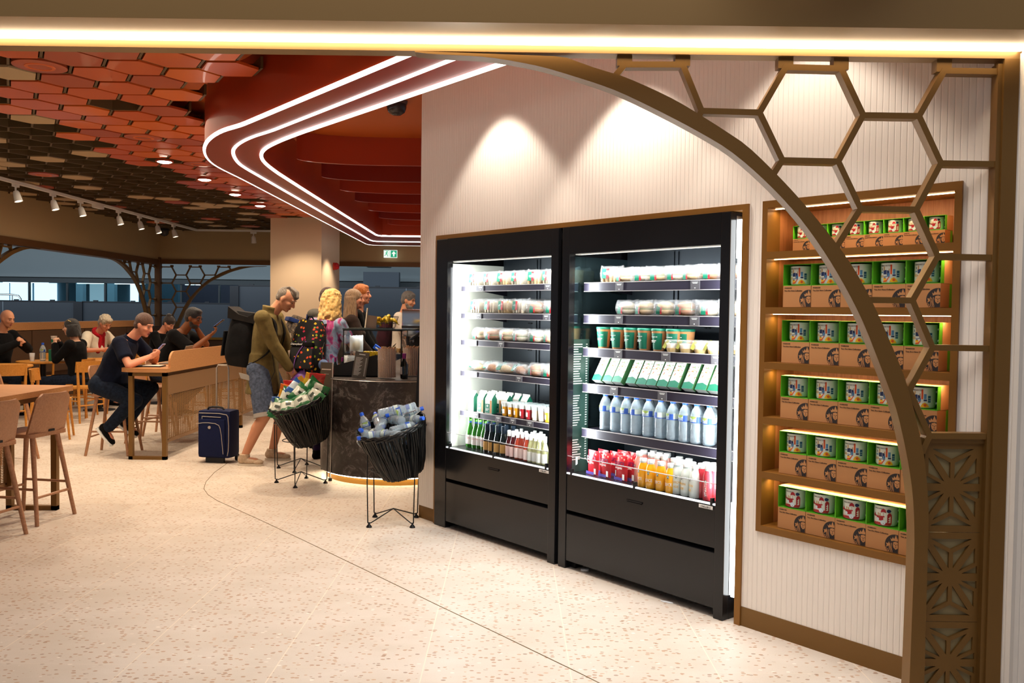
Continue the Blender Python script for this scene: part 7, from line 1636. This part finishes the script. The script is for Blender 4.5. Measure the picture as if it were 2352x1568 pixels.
# 4, 5 ---- pair in the queue
f = Fig('woman with long fair straight hair and brown top looking right in the queue', (-1.99, 10.65, 0), math.radians(12), 1.03)
f.pose((0.0, 0, 0.93), 0.02, 0.05, (-0.05, -0.1, 0.0), ((0.28, 0.12, 1.0), (0.28, -0.12, 1.0)), ((0.04, 0.10, 0.08), (0.0, -0.10, 0.08)), fem=True); f.body('pink', vox=0.010); f.hair('long', hairm('hair_ash', '#7a5f45', '#a88763')); f.face(mat('brow_ash', '#6a4c34', 0.6))
f.top(cloth('brown_top', '#2c221e', '#382b26', 0.9, 10, 0.008), 'jumper', 0.02, full=True, bottom=-0.14); f.trousers(M_JEAN)
for k in (0, 1): f.shoe(k, M_BLKC, M_LWH)
f = Fig('red-haired young man in dark clothes behind the long-haired woman, looking right', (-2.00, 11.15, 0), math.radians(4), 1.06)
f.pose((0.0, 0, 0.95), 0.02, 0.06, (0.0, -0.15, 0.0), ((0.26, 0.14, 0.98), (0.26, -0.14, 0.98)), ((0.04, 0.11, 0.08), (0.0, -0.11, 0.08))); f.body('pink', vox=0.010); f.hair('short', hairm('hair_red', '#9c4a12', '#cf7a2c')); f.face(mat('brow_red', '#6a3016', 0.6))
f.top(M_BLKC, 'jacket', 0.024, full=True, bottom=-0.16); f.trousers(M_JEAN)
for k in (0, 1): f.shoe(k, M_BLKC, M_LWH)
# 6 ---- man in white shirt beyond the counter
f = Fig('grey-bearded man in white T-shirt with maroon backpack beyond the coffee machine', (-1.66, 12.9, 0), math.radians(-8), 1.05)
f.pose((0.0, 0, 0.94), 0.02, 0.10, (0.25, -0.2, 0.0), ((0.30, 0.13, 1.0), (0.30, -0.13, 1.0)), ((0.04, 0.11, 0.08), (0.0, -0.11, 0.08))); f.body('fair', vox=0.011); f.hair('short', hairm('hair_pepper', '#3c3836', '#7a7470')); f.face(M_BLACKM, hairm('beard_grey', '#5a5450', '#8a837c'))
f.top(cloth('white_tee', '#cfc4b8', '#bfb3a5', 0.85, 8, 0.01), 'tshirt', 0.018, upto=0.7, bottom=-0.14); f.trousers(M_JEAN)
for k in (0, 1): f.shoe(k, M_BLKC, M_LWH)
Mw = Matrix.Translation(f.root.location) @ Matrix.Rotation(math.radians(-8), 4, 'Z') @ Matrix.Scale(1.05, 4); RP = Matrix.Rotation(math.radians(-8), 3, 'Z') @ Matrix.Rotation(0.2, 3, 'Y')
t = pack(None, Mw @ Vector((-0.11, 0, 1.19)), RP, 0.30, 0.46, 0.22, cloth('maroon_cloth', '#2c1018', '#3a1822', 0.8, 10, 0.008)); t['label'] = 'maroon backpack on the man in the white T-shirt'; t['category'] = 'backpack'
for y in (-0.10, 0.10): strap_tube(t, [(-0.02, y, 0.18), (0.05, y, 0.27), (0.17, y, 0.20), (0.19, y*1.3, 0.0), (0.05, y*1.6, -0.2)], M_BLKC)
MB().tube([(-0.235, -0.05, 0.05), (-0.24, 0.05, 0.06)], 0.004, 6).build('zip', M_STEEL, t)
# 7 ---- barista behind the wall edge, only the reaching arm shows
f = Fig('barista in black behind the white wall edge reaching an arm across the counter', (-0.22, 9.95, 0), math.radians(190), 1.0)
f.pose((0.0, 0, 0.95), 0.25, 0.45, (0.2, 0, 0), ((0.62, 0.22, 1.22), (0.80, -0.05, 1.24)), ((0.04, 0.11, 0.08), (0.0, -0.11, 0.08)), elbow=((-0.3, 1, -0.4), (0, -0.6, -1))); f.body('brown', (0.3, 0.2), vox=0.010); f.hair('short', hairm('hair_black', '#0d0a09', '#1c1613')); f.face(M_BLACKM)
f.top(M_BLKC, 'uniform', 0.018, upto=0.8); f.trousers(M_BLKC)
for k in (0, 1): f.shoe(k, M_BLKC, M_BLACKM)

# seated -----------------------------------------------------------------
def seated(lab, loc, yaw, seat, lean, hd, hands, feet, skin, hairst, hm, topm, brow, sc=1.0, fem=False, belly=0.0, legm=None, full=False, vox=0.010, upto=0.7, palms=((0, -1, 0.2), (0, 1, 0.2)), curl=(0.5, 0.5), elbow=((-0.2, 1, -0.7), (-0.2, -1, -0.7)), l2=None, neckf=0.0, beard=None, glasses=None, tname='shirt', fp=(0, 0)):
    g = Fig(lab, loc, yaw, sc); g.fp = fp
    g.pose((0, 0, seat+0.09), lean*0.6, lean if l2 is None else l2, hd, hands, feet, elbow=elbow, knee=((1, 0.2, 0.6), (1, -0.2, 0.6)), fem=fem, belly=belly, neckf=neckf)
    g.body(skin, curl, palms, vox=vox)
    if hairst: g.hair(hairst, hm)
    g.face(brow, beard, glasses); g.top(topm, tname, 0.02, upto=upto, full=full, bottom=-0.08); g.trousers(legm or M_JEAN, infl=0.018)
    for k in (0, 1): g.shoe(k, M_BLKC, M_LWH)
    return g
BB = mat('brow_brown')
g = seated('man in navy polo shirt and jeans seated at the high table using a phone', (-4.46, 9.52, 0), 0.0, 0.660, 0.62, (0.40, -0.25, 0), ((0.52, 0.10, 1.045), (0.52, -0.10, 1.045)), ((0.20, 0.12, 0.34), (0.10, -0.12, 0.30)), 'pink', 'crew', hairm('hair_ginger', '#3a1f10', '#5f3a22'), M_NAVYC, BB, 1.03, belly=0.07, vox=0.008, elbow=((0, 1, -0.8), (0.1, -0.9, -0.9)), curl=(0.6, 0.6), palms=((0.2, -1, 0.5), (0.2, 1, 0.5)), neckf=0.03, fp=(0.6, 0.9))
MB().b2((-0.02, -0.2, -0.02), (0.02, 0.2, 0.02)); mb = MB(); R = []
for z, w, d in ((0.0, 0.183, 0.142), (0.035, 0.181, 0.141)): oring(R, g.P+g.R1 @ Vector((0.01, 0, z-0.03)), g.R1, w, d)
mb.rings(R); mb.build('belt', mat('belt_tan', '#7a3f1c', 0.5), g.root, smooth=50)
mb = MB(); R = []
for z, w, d in ((0.335, 0.09, 0.078), (0.385, 0.078, 0.075)): oring(R, g.W+g.R2 @ Vector((0, 0, z)), g.R2, w, d)
mb.rings(R, None, False); mb.build('collar', M_NAVYC, g.root, smooth=50)
o = MB().tube([g.W+g.R2 @ Vector((0.133, -0.03, 0.22)), g.W+g.R2 @ Vector((0.140, -0.035, 0.15))], 0.006, 6).build('lanyard_tag', mat('bar_yellow'), g.root); 
MB().box(g.W+g.R2 @ Vector((0.150, -0.03, 0.09)), (0.012, 0.035, 0.03), g.R2).build('name_badge', M_LWH, g.root)
def phone(g, k, lab, sc, m, up=0.5, off=(0, 0, 0)):
    c, d, n, sd = g.hi[k]; p = Matrix.Translation(g.root.location) @ g.root.rotation_euler.to_matrix().to_4x4() @ Matrix.Scale(g.root.scale[0], 4) @ (c+d*0.075+n*0.02+Vector(off))
    t = thing('phone', lab, 'phone', p, rot=(0, up, g.root.rotation_euler.z)); MB().b2((-0.005, -0.036, -0.075), (0.005, 0.036, 0.075), bev=0.004).build('phone_case', m, t); MB().b2((-0.0062, -0.031, -0.068), (-0.005, 0.031, 0.068)).build('phone_screen', mat('phone_glow', (0.02, 0.02, 0.03), 0.1, emit=(0.45, 0.45, 0.95), es=1.4), t); MB().b2((0.005, -0.02, 0.04), (0.0065, 0.0, 0.065)).build('camera_bump', M_BLACKM, t); return t
phone(g, 1, 'pale phone held by the man in the navy polo shirt', 1.0, mat('phone_lilac', '#8f8bb8', 0.4), 0.75, (0.0, 0.05, 0.03))
g = seated('man in black T-shirt and glasses at the high table, hand to mouth, holding a phone', (-4.46, 11.1, 0), -0.03, 0.650, 0.54, (0.28, -0.12, 0), ((0.40, 0.03, 1.29), (0.62, -0.12, 1.19)), ((0.15, 0.12, 0.32), (0.12, -0.12, 0.32)), 'brown', 'tight', hairm('hair_black', '#0d0a09', '#1c1613'), M_BLKC, M_BLACKM, 1.06, elbow=((0.3, 0.6, -1), (-0.1, -0.4, -1)), curl=(1.0, 0.5), palms=((-1, 0.2, 0), (-0.3, 0.2, 1)), beard=hairm('beard_black', '#120d0a', '#241a14'), glasses=M_BLACKM, upto=0.85, neckf=0.03, belly=0.03)
phone(g, 1, 'black phone held up by the man in the black T-shirt', 1.0, M_BLACKM, 0.9, (0.03, 0, 0.06))
g = seated('dark-haired woman in black coat drinking from a white paper cup at the round table', (-6.34, 12.75, 0), math.radians(182), 0.44, 0.12, (0.08, 0.1, 0), ((0.32, 0.05, 1.02), (0.31, -0.07, 1.04)), ((0.42, 0.10, 0.09), (0.40, -0.12, 0.09)), 'pale', 'bob', hairm('hair_black', '#0d0a09', '#1c1613'), M_BLKC, M_BLACKM, 1.02, fem=True, full=True, curl=(0.8, 0.8), tname='coat', elbow=((0, 0.5, -1), (0, -0.5, -1)))
cpos = Matrix.Translation(g.root.location) @ g.root.rotation_euler.to_matrix().to_4x4() @ Matrix.Scale(1.02, 4) @ ((g.hi[0][0]+g.hi[1][0])/2+Vector((0.035, 0, -0.045)))
t = thing('paper_cup', 'white paper takeaway cup held in both hands by the dark-haired woman', 'cup', cpos); MB().lathe([(0, 0), (0.028, 0), (0.041, 0.125), (0.0435, 0.128), (0.0435, 0.133), (0.039, 0.133), (0.036, 0.12), (0, 0.12)], n=24).build('cup_wall', mat('cup_white', '#dcd3c6', 0.6), t, smooth=40); MB().lathe([(0.034, 0.04), (0.0375, 0.04), (0.0395, 0.085), (0.037, 0.085)], n=24).build('sleeve', M_GRN, t)
MB().tube([g.H+g.RH @ Vector((0.04, 0.06, 0.09)), g.H+g.RH @ Vector((0.0, 0.085, 0.10)), g.H+g.RH @ Vector((-0.04, 0.09, 0.08))], 0.005, 6).build('hair_clip', mat('clip_gold', '#b59a5a', 0.3, 0.8), g.root)
g = seated('grey-haired woman in white blouse with red scarf leaning over the round table', (-6.93, 14.25, 0), math.radians(-22), 0.49, 0.40, (0.55, -0.1, 0), ((0.48, 0.10, 0.88), (0.46, -0.16, 0.86)), ((0.36, 0.10, 0.09), (0.34, -0.12, 0.09)), 'pink', 'grey_tuft', hairm('hair_silver', '#94846e', '#cdbfa6'), cloth('white_blouse', '#d9cdb9', '#cbbda6', 0.85, 9, 0.01), mat('brow_blonde'), 1.08, fem=True, belly=0.03, upto=0.9, tname='blouse', neckf=0.02, elbow=((0, 1, -0.8), (0.2, -1, -0.9)))
mb = MB()
for q in range(16): a = 2*PI*q/16; mb.ell(g.N+g.R2 @ Vector((0.072*math.cos(a)+0.012, 0.080*math.sin(a), -0.005-0.03*math.cos(a))), 0.030, n=10)
mb.capsule(g.N+g.R2 @ Vector((0.10, -0.02, -0.04)), g.W+g.R2 @ Vector((0.155, -0.05, 0.12)), 0.026, 0.034); mb.capsule(g.N+g.R2 @ Vector((0.10, 0.02, -0.04)), g.W+g.R2 @ Vector((0.150, 0.03, 0.14)), 0.026, 0.034)
remeshed('scarf', mb, cloth('scarf_red', '#8f0f1a', '#ad1824', 0.85, 20, 0.008), g.root, 0.010, 2)
g = seated('bald man in black jacket at the left edge looking down at his hands', (-7.66, 12.95, 0), math.radians(-12), 0.49, 0.16, (0.30, -0.1, 0), ((0.36, 0.05, 1.0), (0.36, -0.06, 0.98)), ((0.38, 0.12, 0.09), (0.36, -0.12, 0.09)), 'fair', None, None, M_BLKC, BB, 1.08, full=True, curl=(0.8, 0.7), tname='jacket')
g = seated('woman with dark pinned-up hair in black bent over the far round table', (-6.30, 15.3, 0), math.radians(-10), 0.49, 0.30, (0.65, -0.15, 0), ((0.46, 0.08, 0.90), (0.46, -0.10, 0.90)), ((0.36, 0.10, 0.09), (0.34, -0.12, 0.09)), 'pink', 'short', hairm('hair_dkbrown', '#1a100c', '#2c1c16'), M_BLKC, M_BLACKM, 1.06, fem=True, full=True, tname='jumper')
mb = MB(); mb.ell(g.H+g.RH @ Vector((-0.07, 0, 0.10)), (0.05, 0.05, 0.045)); remeshed('hair_bun', mb, hairm('hair_dkbrown', '#1a100c', '#2c1c16'), g.root, 0.01, 1)

# things carried in the queue
t = thing('drawstring_bag', 'sheer purple drawstring bag hanging beside the man in the olive jacket', 'bag', (-2.16, 9.02, 0.62))
rs = []
for k in range(9):
    z = 0.36*k/8; e = (0.55+0.55*math.sin(PI*min(1, 0.12+k/8*0.8))); e *= 1 if k < 7 else (0.75 if k == 7 else 0.35)
    rs.append([Vector((0.13*e*math.cos(a)*(1+0.08*math.sin(5*a+k)), 0.08*e*math.sin(a), z)) for a in [2*PI*i/24 for i in range(24)]])
MB().rings(rs).build('bag_body', mat('purple_sheer', '#6f3f96', 0.45, alpha=0.92), t, smooth=50)
for x in (-0.10, 0.02): strap_tube(t, [(x, -0.03, 0.33), (x*0.6-0.02, -0.03, 0.50), (0.03, -0.02, 0.66)], mat('purple_ribbon', '#8a5ab0', 0.5), 0.012, 'drawstring')
t = thing('shopping_paper', 'pale creased paper tucked under the arm of the man in the olive jacket', 'paper', (-2.27, 9.10, 1.03), rot=(0.1, -0.2, 0.2))
mb = MB(); mb.rings([[Vector((x, y+0.01*math.sin(9*x+k*2), 0.16*k/4)) for x, y in ((-0.04, 0), (0.0, -0.008), (0.045, 0), (0.0, 0.012))] for k in range(5)]); mb.build('folded_sheet', mat('paper_floral', '#c9b49f', 0.8), t, smooth=30); MB().b2((-0.02, -0.014, 0.05), (0.02, -0.010, 0.10)).build('print', mat('paper_print', '#a88a80', 0.8), t)
t = thing('litter', 'small scrap of clear plastic on the floor in front of the right chiller', 'litter', on_z(1343, 1312)+Vector((0, 0, 0.0))); film_bag(0.045, 0.03, 0.018, 9).build('scrap', M_FILM2, t); 
t = thing('litter', 'flat clear wrapper lying by the base of the right chiller', 'litter', on_z(1532, 1383), -0.6); film_bag(0.07, 0.025, 0.006, 10).build('scrap', M_FILM2, t)
